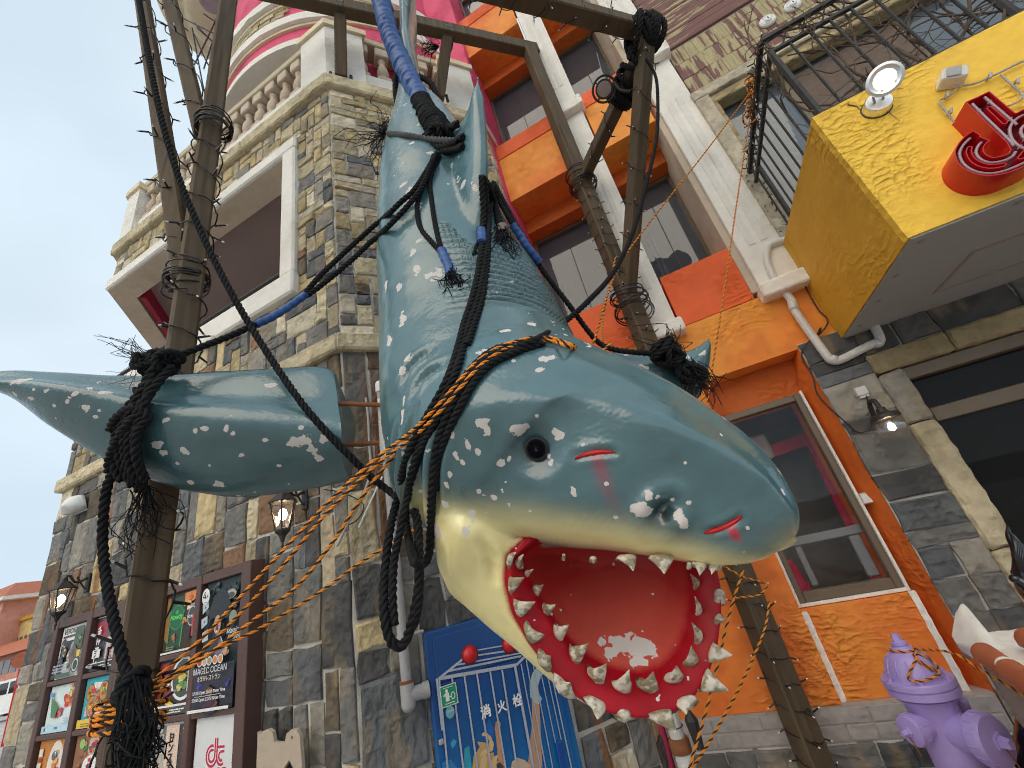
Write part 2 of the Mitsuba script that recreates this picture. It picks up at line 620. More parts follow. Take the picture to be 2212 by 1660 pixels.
body = Polygon(PL)
front = add('front_wall', prism(body, -.02, 4.12), 'm_mortar', tower)
pier = Polygon([(-2.62, TF), (TC, TF), tuple(END[:2]), (END[0], 3.78), (-2.62, 3.78)])
side = add('side_wall', prism(pier, 4.12, 6.72), 'm_mortar', tower)
slab = Polygon(PL).difference(Polygon([(-2.62, 0), (5, 0), (5, 9), (-2.62, 9)]))
add('upper_wall', prism(slab, 6.38, 6.72), 'm_mortar', tower)
# loggia: ceiling, back wall, beams
add('loggia_ceiling', prism(Polygon(PL).buffer(-.2, join_style=2).difference(sbox(-2.63, 0, 5, 9)), 6.33, 6.378), 'm_mauve', tower)
add('loggia_back', cbox((-7.8, 3.5, 4.12), (-2.63, 3.77, 6.33)), 'm_mauve', tower)
add('front_lintel', cbox((LC + .0, TF - .03, 6.10), (-2.62, TF + .27, 6.33), .012), 'm_render', tower, uv=(9, 1))
ld = nrm((-1.62, 1.59, 0)); ln = np.array([ld[1], -ld[0], 0]) * -1
lp = np.array([LC, TF - .03, 0])
add('side_lintel', hullpts([lp + [0, 0, z] for z in (6.10, 6.33)] + [lp + ld * 1.9 + [0, 0, z] for z in (6.10, 6.33)] +
                           [lp + np.array([.10, .28, 0]) + ld * 0 + [0, 0, z] for z in (6.10, 6.33)] +
                           [lp + np.array([.10, .28, 0]) + ld * 1.8 + [0, 0, z] for z in (6.10, 6.33)]), 'm_render', tower, uv=(9, 1.02))
add('red_beam', hullpts([lp + np.array([.13, .30, 0]) + ld * s + np.array([.05 * w, .05 * w, z]) for s in (.02, 1.75) for w in (0, 1) for z in (6.11, 6.34)]), 'm_paint', tower, uv=(10, 1),
    label='dark red inner face of the loggia beam')
# white window frame around the opening
fr = [((LC - .02, TF - .06, 6.10), (-2.60, TF + .0, 6.27)), ((-2.79, TF - .065, 4.36), (-2.60, TF + .26, 6.098)),
      ((LC, TF - .085, 4.10), (-2.585, TF + .28, 4.355))]
for nme, (a, b) in zip(('frame_head', 'frame_jamb', 'frame_sill'), fr):
    add(nme, cbox(a, b, .018), 'm_render', tower, uv=(4, 1))
rl = add('handrail', tube([(LC + .1, TF + .12, 4.66), (-2.78, TF + .12, 4.66)], .022, 8), 'm_iron', tower)
for x in (-5.6, -4.7, -3.75, -2.82):
    add('rail_post', tube([(x, TF + .12, 4.355), (x, TF + .12, 4.66)], .016, 6), 'm_iron', tower)

# stones: the front face
BX0, BX1, BZ0, BZ1 = -5.72, -3.0, .2, 1.95       # the notice board hides this


def okf(u, v):
    x, z = LC + u, v
    return not (BX0 + .12 < x < BX1 - .1 and z < BZ1 - .12) and not (4.42 < x + 10.7 < 4.98 and 9 < z)


FY = TF
lay(front, (LC, FY, .30), (1, 0, 0), (0, -1, 0), TC - LC, 3.0, .125, .15, lambda u, v: okf(u, v + .3), SH, lower)
lay(front, (LC, FY, 3.45), (1, 0, 0), (0, -1, 0), TC - LC, .66, .12, .11, lambda u, v: True, SH, middle)
upw = free(tower + '__front_stonework')
_ = lay(side, (-2.60, FY, 4.11), (1, 0, 0), (0, -1, 0), -TC - -2.60 - 0 if False else TC + 2.60, 2.15, .095, .095, lambda u, v: True, SU, lambda p: upper(p) if p[2] > 4.9 else middle(p))
uw = tower + '__upper_wall'
lay(uw, (LC + .02, FY, 6.28), (1, 0, 0), (0, -1, 0), TC - LC - .02, .44, .105, .11, lambda u, v: True, SU, upper)
# the side face: lower courses and upper courses; the blue cabinet stands before s .42-1.27
low = add('side_base', cbox((0, 0, 0), (.01, .01, .01)), 'm_mortar', tower) if False else front
lay(front, CORN + [0, 0, .0], DG, NG, SE, 3.3, .184, .155, lambda u, v: not (.50 < u < 1.2 and v < 1.18), SH, lower)
lay(side, CORN + [0, 0, 3.45], DG, NG, SE, 3.27, .125, .105, lambda u, v: True, SU, lambda p: upper(p) if p[2] > 4.7 else middle(p))
# the far return of the side wall
lay(side, END + [0, 0, .1], (0, 1, 0), (1, 0, 0), .26, 6.6, .13, .16, lambda u, v: True, [(1, 1), (2, 1), (1, 2), (2, 2)], lambda p: upper(p) if p[2] > 3 else lower(p))


def wavy(m, amp, k=14):
    v, f = m
    return v + amp * (np.stack([meshkit.fbm(v * k, 3, s) for s in (1, 2, 3)], 1) - .5), f


def ledge(name, d, z0, z1, lens, mat='m_stone', pal=1):
    """a projecting course of long blocks round the front and side faces"""
    out = off(PL, d)
    runs = [(np.array([LC - d * .4, TF - d, 0]), np.array([TC + d * .41, TF - d, 0]), (0, -1, 0)),
            (np.array([TC + d * .41, TF - d, 0]), END + NG * d + DG * d * .4, NG)]
    for a, b, n in runs:
        L = np.linalg.norm(b - a)
        t = nrm(b - a)
        k = max(1, round(L / lens))
        for i in range(k):
            p0, p1 = a + t * (L * i / k + (.004 if i else 0)), a + t * (L * (i + 1) / k - (.004 if i < k - 1 else 0))
            nn = np.asarray(n, float)
            e0 = p0 - nn * (d + .04) + (t * .04 if i == 0 and tuple(n) != (0, -1, 0) else 0)
            m = cbox((0, 0, 0), (np.linalg.norm(p1 - p0), d + .04, z1 - z0), .016)
            m = trimesh.Trimesh(*m, process=False).subdivide_to_size(.16)
            m = xf(fromtm(m), [t, nn, (0, 0, 1)], p0 - nn * (d + .04) + np.array([0, 0, z0]))
            add(name, wavy(m, .018), mat, tower, uv=(pal, RNG.uniform(.95, 1.2)), smooth=False)


ledge('cornice_block', .075, 3.30, 3.45, 1.5)
ledge('ledge_block', .085, 6.72, 6.92, 1.3)
add('terrace_floor', prism(off(PL, .05), 6.72, 6.90), 'm_render', tower, uv=(9, .9))

# terrace balustrade: plinth rail, balusters, hand rail, corner posts
TB = .03                                        # inset
plinth = lambda a, b, n, z0, z1, dp: xf(cbox((0, -dp, 0), (np.linalg.norm(b - a), 0, z1 - z0), .012), [nrm(b - a), n, (0, 0, 1)], a + np.array([0, 0, z0]))
A0, A1 = np.array([LC + .02, TF + TB, 0]), np.array([TC - .01, TF + TB, 0])
B0, B1 = A1, END - NG * TB
balp = [(.0, 0), (.075, 0), (.075, .035), (.045, .05), (.045, .07), (.065, .10), (.078, .16), (.07, .24), (.045, .33), (.036, .38), (.05, .41), (.055, .43), (.04, .45), (.0, .45)]
bal = lathe(balp, 14)
for a, b, n in ((A0, A1, np.array([0, -1., 0])), (B0, B1, NG)):
    add('plinth_rail', plinth(a, b, n, 6.905, 7.30, .2), 'm_render', tower, uv=(4, 1))
    add('hand_rail', plinth(a, b, n, 8.02, 8.14, .24), 'm_render', tower, uv=(5, .72))
    L = np.linalg.norm(b - a)
    k = int(L / .235)
    for i in range(k):
        s = (i + .5) * L / k
        c = a + nrm(b - a) * s - n * .1
        if (s < .35 and b is B1) or s > L - .42 and a is A0 or (a is A0 and s < .3):
            continue
        bb = add('baluster', (bal[0] + c + [0, 0, 7.395], bal[1]), 'm_render', tower, smooth=40 if False else True, uv=(9, .95))
        add('block', xf(cbox((-.085, -.085, 0), (.085, .085, .095), .012), [nrm(b - a), n, (0, 0, 1)], c + [0, 0, 7.30]), 'm_render', bb, uv=(9, .95))
        add('cap', xf(cbox((-.085, -.085, 0), (.085, .085, .17), .012), [nrm(b - a), n, (0, 0, 1)], c + [0, 0, 7.848]), 'm_render', bb, uv=(9, .95))


def post(poly, z0=6.92, z1=7.93):
    p = add('corner_post', prism(poly, z0, z1), 'm_render', tower, uv=(4, 1))
    add('cap', prism(poly.buffer(.035, join_style=2), z1, z1 + .10), 'm_render', p, uv=(5, 1.05))


cpt = Polygon([(TC - .40, TF - .03), (TC + .01, TF - .03), tuple((CORN + DG * .42 + NG * .03)[:2]), tuple((CORN + DG * .30 - NG * .3)[:2]), (TC - .40, TF + .27)])
post(cpt, 6.92, 8.0)
q0 = CORN + DG * (SE - .40)
post(Polygon([tuple((q0 + NG * .03)[:2]), tuple((END + NG * .03 + DG * .03)[:2]), tuple((END - NG * .3)[:2]), tuple((q0 - NG * .3)[:2])]), 6.92, 8.0)
post(Polygon([(LC - .02, TF - .03), (LC + .28, TF - .03), (LC + .28, TF + .3), (LC - .35, TF + .3)]), 6.92, 7.93)

# ------------------------------------------------------------------ the pink round tower on the terrace
drum = thing('pink_round_tower', 'round pink-plastered tower with curved white mouldings rising behind the balustraded terrace', 'building')
DC, DR = np.array([-3.58, 4.54, 0]), 2.42


def arcwall(r0, r1, z0, z1, a0, a1, n=72):
    a = np.radians(np.linspace(a0, a1, n))
    c, s = np.cos(a), np.sin(a)
    ring = lambda r, z: np.stack([DC[0] + r * c, DC[1] + r * s, np.full(n, z)], 1)
    rings = np.stack([ring(r1, z0), ring(r1, z1), ring(r0, z1), ring(r0, z0)], 1)
    return sweep_rings(rings[::-1])


AJ = -57.0                                     # the jamb of the opening
add('wall', arcwall(DR - .3, DR, 6.9, 11.6, AJ, 5), 'm_paint', drum, uv=(3, 1))
add('upper_wall', arcwall(DR - .3, DR, 8.62, 11.6, -200, AJ - .05), 'm_paint', drum, uv=(3, 1))
add('soffit', arcwall(.3, DR - .02, 8.60, 8.63, -200, AJ - .3), 'm_render', drum, uv=(9, .8))
add('opening_trim', arcwall(DR - .2, DR + .035, 8.59, 8.72, -200, AJ - .1), 'm_render', drum, uv=(4, 1))
add('jamb', arcwall(DR - .25, DR + .035, 6.95, 8.588, AJ - 3.2, AJ - .1, 6), 'm_render', drum, uv=(4, 1))
add('inner_wall', arcwall(DR - 1.3, DR - 1.2, 6.9, 8.6, -200, AJ + 5), 'm_mauve', drum)
for nme, z0, z1, d in (('lower_moulding', 9.08, 9.27, .08), ('upper_moulding', 9.76, 9.96, .10)):
    add(nme, wavy(arcwall(DR - .1, DR + d, z0, z1, -200, 20, 130), .03, 9), 'm_render', drum, uv=(4, 1))
    add(nme + '_bed', arcwall(DR - .1, DR + d * .45, z0 - .07, z0 - .002, -200, 20, 90), 'm_render', drum, uv=(5, 1))
# tan stone courses between the mouldings, broken by pink wedges, with a square vent
for a0, a1 in ((-118, -74), (-150, -128), (-66, -40)):
    rows = 5
    for k in range(rows):
        z0 = 9.28 + k * .09
        inset = (k * 3.4, (rows - k) * 2.0)
        aa = a0 + inset[0] * .9
        while aa < a1 - 3 - inset[1] * .5:
            bb = min(aa + RNG.uniform(4, 8), a1)
            add('tan_course', arcwall(DR - .05, DR + RNG.uniform(.02, .04), z0, z0 + .083, aa, bb - .35, 5), 'm_stone', drum, uv=(RNG.choice([1, 0, 8]), RNG.uniform(.9, 1.2)))
            aa = bb
add('vent_hole', arcwall(DR - .05, DR + .012, 9.36, 9.6, -124.5, -121.5, 4), 'm_black', drum)
add('upper_glass', arcwall(DR - .5, DR - .4, 10.0, 12.5, -200, -20), 'm_dark_pane', drum)
# flat pink wall where the tower joins the row of houses
add('flat_wall', cbox((-1.55, 3.60, 0), (-.87, 4.9, 13), .01), 'm_paint', drum, uv=(3, .98))

# ------------------------------------------------------------------ the orange house
house = thing('orange_house', 'narrow orange and yellow stucco house front with white pilasters and deep window bays', 'building')
Y0 = 3.72
YW = 4.36                                       # plane of the bay windows
PX = [(0.0, .33), (1.0, 1.37)]
# pilasters
for (x0, x1) in PX:
    for z0, z1, zb in ((3.205, 6.30, 6.30), (6.48, 9.42, 9.42), (9.6, 12.6, 12.6)):
        p = add('pilaster', cbox((x0 + .02, Y0 - .04, z0), (x1 - .02, YW + .2, z1), .006), 'm_render', house, uv=(4, 1))
        w = x1 - x0
        za, zc = z0 + .42, z1 - .62
        for k in (0, 1):
            xa = x0 + w * (.27 + .27 * k)
            # sunk flutes read as shallow raised strips between
            add('flute', cbox((xa, Y0 - .048, za), (xa + w * .16, Y0 - .038, zc), .003), 'm_render', p, uv=(4, .93))
    for z0, z1 in ((3.07, 3.20), (6.305, 6.475), (9.425, 9.595)):
        m = trimesh.Trimesh(*cbox((x0 - .012, Y0 - .14, z0), (x1 + .02, Y0 + .3, z1), .012), process=False).subdivide_to_size(.08)
        add('pilaster_block', wavy(fromtm(m), .014, 18), 'm_render', house, uv=(4, 1.02))
# beige reveals of the right bay
for z0, z1 in ((3.2, 5.6), (6.4, 8.7)):
    add('bay_reveal', cbox((.955, Y0 - .005, z0), (1.018, YW, z1), .004), 'm_render', house, uv=(9, .9))
bays = [(.332, .953), (-.868, -.002)]
for bi, (x0, x1) in enumerate(bays):
    for (sill, mid, bot, head) in ((3.72, 3.15, None, 5.28), (6.60, 6.36, 5.60, 8.45), (9.75, 9.5, 8.75, 11.6)):
        if bot is not None:
            sp = add('spandrel', cbox((x0, Y0 + .012, bot), (x1, YW + .3, mid)), 'm_bay', house, uv=(.12, 1))
            add('spandrel_band', cbox((x0, Y0 + .0, mid + .002), (x1, YW + .3, sill)), 'm_paint', house, uv=(0, 1.0))
            add('window_head', cbox((x0, YW - .22, bot - .22), (x1, YW + .3, bot - .002)), 'm_paint', house, uv=(8, 1.0))
        else:
            add('spandrel_band', cbox((x0, Y0 + .0, mid + .002), (x1, YW + .3, sill)), 'm_paint', house, uv=(0, 1.0))
        w = thing('', '', '') if False else add('window', cbox((x0, YW + .03, sill - .05), (x1, YW + .04, head + .5)), 'm_dark_pane', house)
        zt = head + .10
        for nme, a, b in (('frame_left', (x0, YW - .03, sill - .02), (x0 + .035, YW + .028, zt)), ('frame_right', (x1 - .035, YW - .03, sill - .02), (x1, YW + .028, zt)),
                          ('frame_head', (x0 + .036, YW - .03, zt - .05), (x1 - .036, YW + .028, zt)), ('mullion', ((x0 + x1) / 2 - .004, YW + .015, sill), ((x0 + x1) / 2 + .004, YW + .029, zt - .05))):
            add(nme, cbox(a, b, .004), 'm_bronze', w)
        # pale blind / curtain edge behind the pane
        for k in range(2):
            xa = x0 + .10 + .05 * k
            add('curtain_edge', cbox((xa, YW + .018, sill), (xa + .022, YW + .0285, sill + .95)), 'm_tint_pane', w)
# below: ground floor
gx0, gx1 = -.86, 1.02
add('ground_wall', cbox((gx0, Y0 + .004, 2.60), (1.345, YW, 3.148)), 'm_bay', house, uv=(.16, 1))
WX0, WX1, WZ0, WZ1 = .30, .93, .86, 2.24
add('left_wall', cbox((gx0, Y0 + .002, .30), (WX0 - .02, YW, 2.598)), 'm_bay', house, uv=(.08, 1))
add('window_lintel', cbox((WX0 - .018, Y0 + .22, 2.30), (1.04, YW, 2.596)), 'm_paint', house, uv=(8, 1))
add('apron', cbox((WX0 - .018, Y0 + .05, .30), (WX1 + .03, YW, .83)), 'm_bay', house, uv=(.02, 1))
add('right_jamb', hullpts([(1.05, Y0 - .0, .2), (1.05, Y0, 2.62), (1.05, YW, .2), (1.05, YW, 2.62), (.955, Y0 + .23, .2), (.955, Y0 + .23, 2.3), (.955, YW, .2), (.955, YW, 2.3)]), 'm_paint', house, uv=(8, 1.12))
add('white_joint', wavy(fromtm(trimesh.Trimesh(*cbox((WX0 - .018, Y0 + .046, .30), (WX0 + .02, Y0 + .06, .82)), process=False).subdivide_to_size(.05)), .016, 40), 'm_render', house, uv=(4, 1.05))
add('white_joint', wavy(fromtm(trimesh.Trimesh(*cbox((WX1 - .01, Y0 + .046, .30), (WX1 + .028, Y0 + .06, .84)), process=False).subdivide_to_size(.05)), .016, 40), 'm_render', house, uv=(4, 1.05))
# ground-floor window with the room behind it
win = add('shop_window', cbox((WX0 - .016, Y0 + .10, .835), (WX0 + .004, Y0 + .16, 2.298), .003), 'm_render', house, uv=(4, 1), label='ground floor window of the orange house, with red panels in the room behind')
add('trim', cbox((WX0 + .005, Y0 + .10, .835), (WX1 + .022, Y0 + .16, .855), .003), 'm_render', win, uv=(4, 1))
add('trim', cbox((WX1 + .004, Y0 + .10, .856), (WX1 + .022, Y0 + .16, 2.298), .003), 'm_render', win, uv=(4, 1))
for nme, a, b in (('frame_left', (WX0 + .006, Y0 + .12, .857), (WX0 + .045, Y0 + .2, 2.29)), ('frame_right', (WX1 - .042, Y0 + .12, .857), (WX1 + .002, Y0 + .2, 2.29)),
                  ('frame_sill', (WX0 + .046, Y0 + .12, .857), (WX1 - .043, Y0 + .2, .92)), ('frame_head', (WX0 + .046, Y0 + .12, 2.235), (WX1 - .043, Y0 + .2, 2.29))):
    add(nme, cbox(a, b, .005), 'm_bronze', win)
add('pane', ([(WX0 + .046, Y0 + .16, .921), (WX1 - .043, Y0 + .16, .921), (WX1 - .043, Y0 + .16, 2.234), (WX0 + .046, Y0 + .16, 2.234)], np.array([[0, 1, 2], [0, 2, 3]])), 'm_pane', win)
RB = Y0 + 1.5
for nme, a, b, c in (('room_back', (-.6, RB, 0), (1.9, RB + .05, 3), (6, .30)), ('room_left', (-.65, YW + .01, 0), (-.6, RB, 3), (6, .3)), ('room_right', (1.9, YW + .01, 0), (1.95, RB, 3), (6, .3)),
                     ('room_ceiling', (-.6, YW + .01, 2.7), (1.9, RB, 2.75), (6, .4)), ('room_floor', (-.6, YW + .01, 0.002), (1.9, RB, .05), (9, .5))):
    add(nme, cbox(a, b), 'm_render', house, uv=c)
RY = YW + .45
ra, rb, rc, rd = PY(1640, 985, RY), PY(1752, 945, RY), PY(1912, 1275, RY), PY(1800, 1275, RY)
for a, b, w_ in ((ra, rb, .12), (rb + (rc - rb) * .04, rc, .12), (rd - [0, 0, .02], rc - [.05, 0, .02], .10), (PY(1690, 1215, RY + .1), PY(1740, 1290, RY + .1), .16)):
    add('red_panel', beam(a, b, .05, w_, ch=.006), 'm_paint', win, uv=(10, 2.1))
for a, b in (((.36, Y0 + .24, 1.21), (.90, Y0 + .28, 1.27)), ((.80, Y0 + .25, .93), (.87, Y0 + .29, 1.208)), ((.44, Y0 + .25, .93), (.485, Y0 + .29, 1.208))):
    add('inner_frame', cbox(a, b, .006), 'm_sash', win)
add('white_box', cbox((.40, YW + .4, 1.95), (.72, YW + .7, 2.2), .02), 'm_white', win)
GAP = .0035
# stone-pattern tiled plinth and slate base under the orange wall
pl = add('tiled_plinth', cbox((gx0, Y0 - .02, .12), (1.04, YW, .298)), 'm_tile', house)
lay(pl, (-.85, Y0 - .02, .125), (1, 0, 0), (0, -1, 0), 1.88, .17, .145, .057, lambda u, v: True, [(1, 1), (2, 1), (1, 1)], lambda p: 9, (.006, .010), 'tile', 'm_tile', .3)
bs = add('slate_base', cbox((gx0, Y0 - .04, -.01), (1.04, YW, .118)), 'm_mortar', house)
lay(bs, (-.85, Y0 - .04, .0), (1, 0, 0), (0, -1, 0), 1.9, .118, .16, .118, lambda u, v: True, [(1, 1), (2, 1)], lambda p: RNG.choice([5, 4, 3]), (.02, .03), 'stone')

# ------------------------------------------------------------------ the slate-faced entrance
ent = thing('slate_entrance', 'shop entrance of grey slate blocks with a sandstone door surround and dark glass', 'building')
sw = add('slate_wall', cbox((1.052, Y0 - .01, -.01), (1.39, YW, 2.63)), 'm_mortar', ent)
lay(sw, (1.05, Y0 - .01, .02), (1, 0, 0), (0, -1, 0), .35, 2.6, .117, .093, lambda u, v: True, [(3, 2), (2, 2), (1, 2), (3, 1), (2, 1), (1, 2), (2, 3)], lambda p: RNG.choices([3, 4, 5, 9, 6], [4, 4, 4, .6, .6])[0], (.012, .03))
sw2 = add('slate_band', cbox((1.392, Y0 - .008, 2.365), (4.2, YW, 2.63)), 'm_mortar', ent)
lay(sw2, (1.40, Y0 - .012, 2.37), (1, 0, 0), (0, -1, 0), 2.8, .26, .22, .13, lambda u, v: True, [(1, 2), (2, 2), (1, 2)], lambda p: RNG.choice([5, 4, 6]), (.012, .03))
fx = [1.385, 1.535]
zc = [0.0, .48, 1.0, 1.82, 2.205]
for a, b in zip(zc, zc[1:]):
    m = fromtm(trimesh.Trimesh(*cbox((fx[0], Y0 - .06, a + .004), (fx[1], Y0 + .1, b - .004), .014), process=False).subdivide_to_size(.07))
    add('sandstone_block', wavy(m, .022, 15), 'm_stone', ent, uv=(9 if RNG.random() < .5 else 1, .95))
xx = [1.385, 1.86, 2.42, 3.0, 3.6, 4.2]
for a, b in zip(xx, xx[1:]):
    m = fromtm(trimesh.Trimesh(*cbox((a + .003, Y0 - .06, 2.215), (b - .003, Y0 + .1, 2.362), .014), process=False).subdivide_to_size(.07))
    add('sandstone_block', wavy(m, .018, 15), 'm_stone', ent, uv=(0, .75))
add('door_head', cbox((1.53, Y0 + .0, 2.12), (4.2, Y0 + .12, 2.21), .006), 'm_bronze', ent)
add('transom', cbox((1.575, Y0 + .05, 1.80), (4.2, Y0 + .12, 1.90), .006), 'm_bronze', ent)
add('door_jamb', cbox((1.536, Y0 + .045, .0), (1.57, Y0 + .12, 2.118), .005), 'm_bronze', ent)
add('fanlight', cbox((1.571, Y0 + .09, 1.90), (4.2, Y0 + .1, 2.12)), 'm_black_pane', ent)
add('door_glass', cbox((1.571, Y0 + .09, .0), (4.2, Y0 + .1, 1.80)), 'm_black_pane', ent)

# ------------------------------------------------------------------ yellow sign box over the entrance
ybox = thing('yellow_sign_box', 'bright yellow stucco sign box jutting out over the dark entrance, grey underneath', 'canopy')
YX, YF, YB, YT = 1.325, 2.385, 2.556, 3.51


def relief(m, amp, size, k=9):
    m = fromtm(trimesh.Trimesh(*m, process=False).subdivide_to_size(size))
    return wavy(m, amp, k)


add('front', relief(cbox((YX, YF, YB + .004), (4.6, YF + .05, YT)), .007, .07), 'm_paint', ybox, uv=(2, 1.0))
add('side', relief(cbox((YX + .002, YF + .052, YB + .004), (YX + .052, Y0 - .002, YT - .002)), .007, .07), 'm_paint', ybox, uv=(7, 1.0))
add('top', cbox((YX + .053, YF + .051, YT - .06), (4.6, Y0 - .002, YT - .004)), 'm_soffit', ybox)
sf = add('soffit', cbox((YX + .012, YF + .012, YB - .006), (4.6, Y0 - .0, YB + .003)), 'm_soffit', ybox)
hx0, hx1, hy0, hy1 = 1.78, 2.35, 2.86, 3.36
for a, b in (((hx0, hy0, 0), (hx1, hy0 + .02, 0)), ((hx0, hy1 - .012, 0), (hx1, hy1, 0)), ((hx0, hy0 + .021, 0), (hx0 + .022, hy1 - .013, 0)), ((hx1 - .022, hy0 + .021, 0), (hx1, hy1 - .013, 0))):
    add('hatch_edge', cbox((a[0], a[1], YB - .010), (b[0], b[1], YB - .0055)), 'm_mauve', sf)
for (x, y) in ((1.40, 2.46), (1.78, 2.45), (1.40, 2.80), (1.40, 3.12), (1.40, 3.5)):
    add('screw', lathe([(0, -.004), (.016, -.004), (.018, 0), (0, 0)], 10, np.eye(3), (x, y, YB - .0065)), 'm_mauve', sf)

# ------------------------------------------------------------------ weathered plank house behind the balcony
wood = thing('weathered_plank_house', 'house front of peeling maroon and olive boards with a sandy timber window surround', 'building')
add('wall', cbox((1.375, Y0 + .03, 5.47), (5.5, YW, 13)), 'm_mortar', wood)
add('inner_wall', cbox((1.375, Y0 + .25, 3.3), (5.5, YW, 5.468)), 'm_mauve', wood)
z = 5.66
row = 0
while z < 9.5:
    h = RNG.uniform(.10, .13)
    if z < 6.42:
        pass
    else:
        x = 1.376
        while x < 5.4:
            L = RNG.uniform(1.2, 2.2)
            add('board', cbox((x, Y0 - .004 + RNG.uniform(0, .006), z), (min(x + L, 5.4) - .005, Y0 + .032, z + h - .004), .003), 'm_plank', wood, uv=(0, RNG.uniform(-1.1, .1)))
            x += L
    z += h
zz = 5.66
for zz, zh in ((5.66, .25), (5.912, .25), (6.164, .25)):
    x = 1.376
    while x < 5.4:
        w = RNG.uniform(.10, .17)
        add('upright_board', cbox((x, Y0 + RNG.uniform(0, .006), zz), (x + w - .003, Y0 + .031, zz + zh - .003), .003), 'm_plank', wood, uv=(1, RNG.uniform(.6, 1.6)))
        x += w
# timber surround and window
for k, (a, b) in enumerate((((1.33, Y0 - .07, 5.47), (4.4, Y0 + .1, 5.60)), ((1.335, Y0 - .072, 3.35), (1.47, Y0 + .1, 5.468)), ((1.40, Y0 - .03, 5.602), (4.4, Y0 + .06, 5.655)),
                            ((1.472, Y0 - .03, 5.36), (4.4, Y0 + .12, 5.468)), ((1.472, Y0 - .03, 3.35), (1.52, Y0 + .12, 5.358)))):
    m = fromtm(trimesh.Trimesh(*cbox(a, b, .01), process=False).subdivide_to_size(.12))
    add('surround_board', wavy(m, .010, 12), 'm_stone', wood, uv=(8 if k < 2 else 0, .85), label=None)
ww = add('balcony_window', cbox((1.521, Y0 + .14, 3.5), (4.4, Y0 + .15, 5.36)), 'm_tint_pane', wood)
for xx_ in (2.10, 2.16, 3.05):
    add('mullion', cbox((xx_, Y0 + .10, 3.5), (xx_ + .05, Y0 + .139, 5.355), .004), 'm_bronze', ww)
add('screen', cbox((2.215, Y0 + .105, 3.5), (3.04, Y0 + .13, 5.30), .004), 'm_bark_screen', ww)
add('upper_window', cbox((1.30, Y0 + .02, 7.6), (1.36, Y0 + .03, 8.2)), 'm_tint_pane', wood)
for cx_, cz_ in ((2.28, 6.02), (2.52, 6.03)):
    vt = thing('wall_vent', 'round white wall vent cap on peeling boards, %s of the pair' % ('left one' if cx_ < 2.4 else 'right one'), 'vent')
    ax_ = axes_to((0, -1, 0))
    add('rim', lathe([(0, 0), (.075, 0), (.075, .02), (.06, .035), (.052, .03), (.05, .022), (0, .022)], 24, ax_, (cx_, Y0 - .002, cz_)), 'm_white', vt, smooth=40)
    add('disc', lathe([(0, .022), (.036, .022), (.036, .04), (.028, .048), (0, .048)], 20, ax_, (cx_, Y0 - .002, cz_)), 'm_white', vt, smooth=40)
    add('slot', xf(cbox((-.005, -.014, .0478), (.005, .014, .0495)), ax_, (cx_, Y0 - .002, cz_)), 'm_black', vt)
# ================================================================== the hanging shark
shark = thing('shark_sculpture', 'big teal fibreglass shark hung head down by its tail, jaws wide open, paint chipped white', 'shark')


def cubic(x, y, q):
    from scipy.interpolate import PchipInterpolator
    return PchipInterpolator(x, y, axis=0)(q)


# cross sections from tail to snout: the two flanks (belly side, back side) on the lens grid, their distance, thickness ratio
ST = [((869, -90), (895, -90), 2.80, 3.0), ((867, 30), (897, 30), 2.66, 3.2), ((864, 120), (902, 122), 2.53, 2.8), ((864, 190), (916, 195), 2.42, 1.7),
      ((851, 262), (978, 270), 2.31, 1.05), ((832, 345), (1032, 352), 2.17, .9), ((821, 415), (1062, 425), 2.07, .86), ((817, 500), (1100, 497), 1.96, .84),
      ((817, 600), (1147, 585), 1.85, .83), ((817, 700), (1196, 668), 1.72, .82), ((822, 800), (1235, 738), 1.60, .82),
      ((834, 930), (1272, 772), 1.48, .82), ((856, 1065), (1335, 790), 1.37, .82), ((915, 1150), (1402, 812), 1.28, .80), ((1015, 1176), (1474, 848), 1.20, .78),
      ((1145, 1180), (1558, 900), 1.11, .76), ((1290, 1190), (1636, 964), 1.04, .74), ((1430, 1208), (1692, 1032), .985, .74), ((1545, 1221), (1717, 1084), .95, .76),
      ((1625, 1213), (1724, 1128), .935, .80), ((1672, 1192), (1716, 1156), .93, .85)]
SA = np.array([P(l[0], l[1], z) for l, r, z, b in ST])
SB = np.array([P(r[0], r[1], z) for l, r, z, b in ST])
SR = np.array([b for *_, b in ST])
sq = np.r_[0, np.cumsum(np.linalg.norm(np.diff((SA + SB) / 2, axis=0), axis=1))]
# evenly spaced rings, closer together in the folds of the neck
knots = np.r_[np.arange(0, sq[8] - .03, .022), np.arange(sq[8] - .03, sq[10] + .11, .0042), np.arange(sq[10] + .112, sq[12], .010), np.arange(sq[12], sq[-1], .014), sq[-1]]
A_, B_, R_ = cubic(sq, SA, knots), cubic(sq, SB, knots), cubic(sq, SR, knots)
cen = (A_ + B_) / 2
av = (B_ - A_) / 2
tan = np.gradient(cen, axis=0)
bd = np.cross(tan, av)
bd /= np.linalg.norm(bd, axis=1, keepdims=True)
bd *= np.sign(np.sum(bd * (EYE - cen), 1))[:, None]
NT = 120
th = np.arange(NT) * 2 * math.pi / NT
ct, sn = np.cos(th), np.sin(th)
al = np.linalg.norm(av, axis=1)
shrink = np.interp(knots, sq, [1, 1, 1, 1, 1, 1, .99, .985, .98, .975, .97, .965, .96, .955, .95, .95, .955, .96, .97, .98, 1])
rings = np.empty((len(knots), NT, 3))
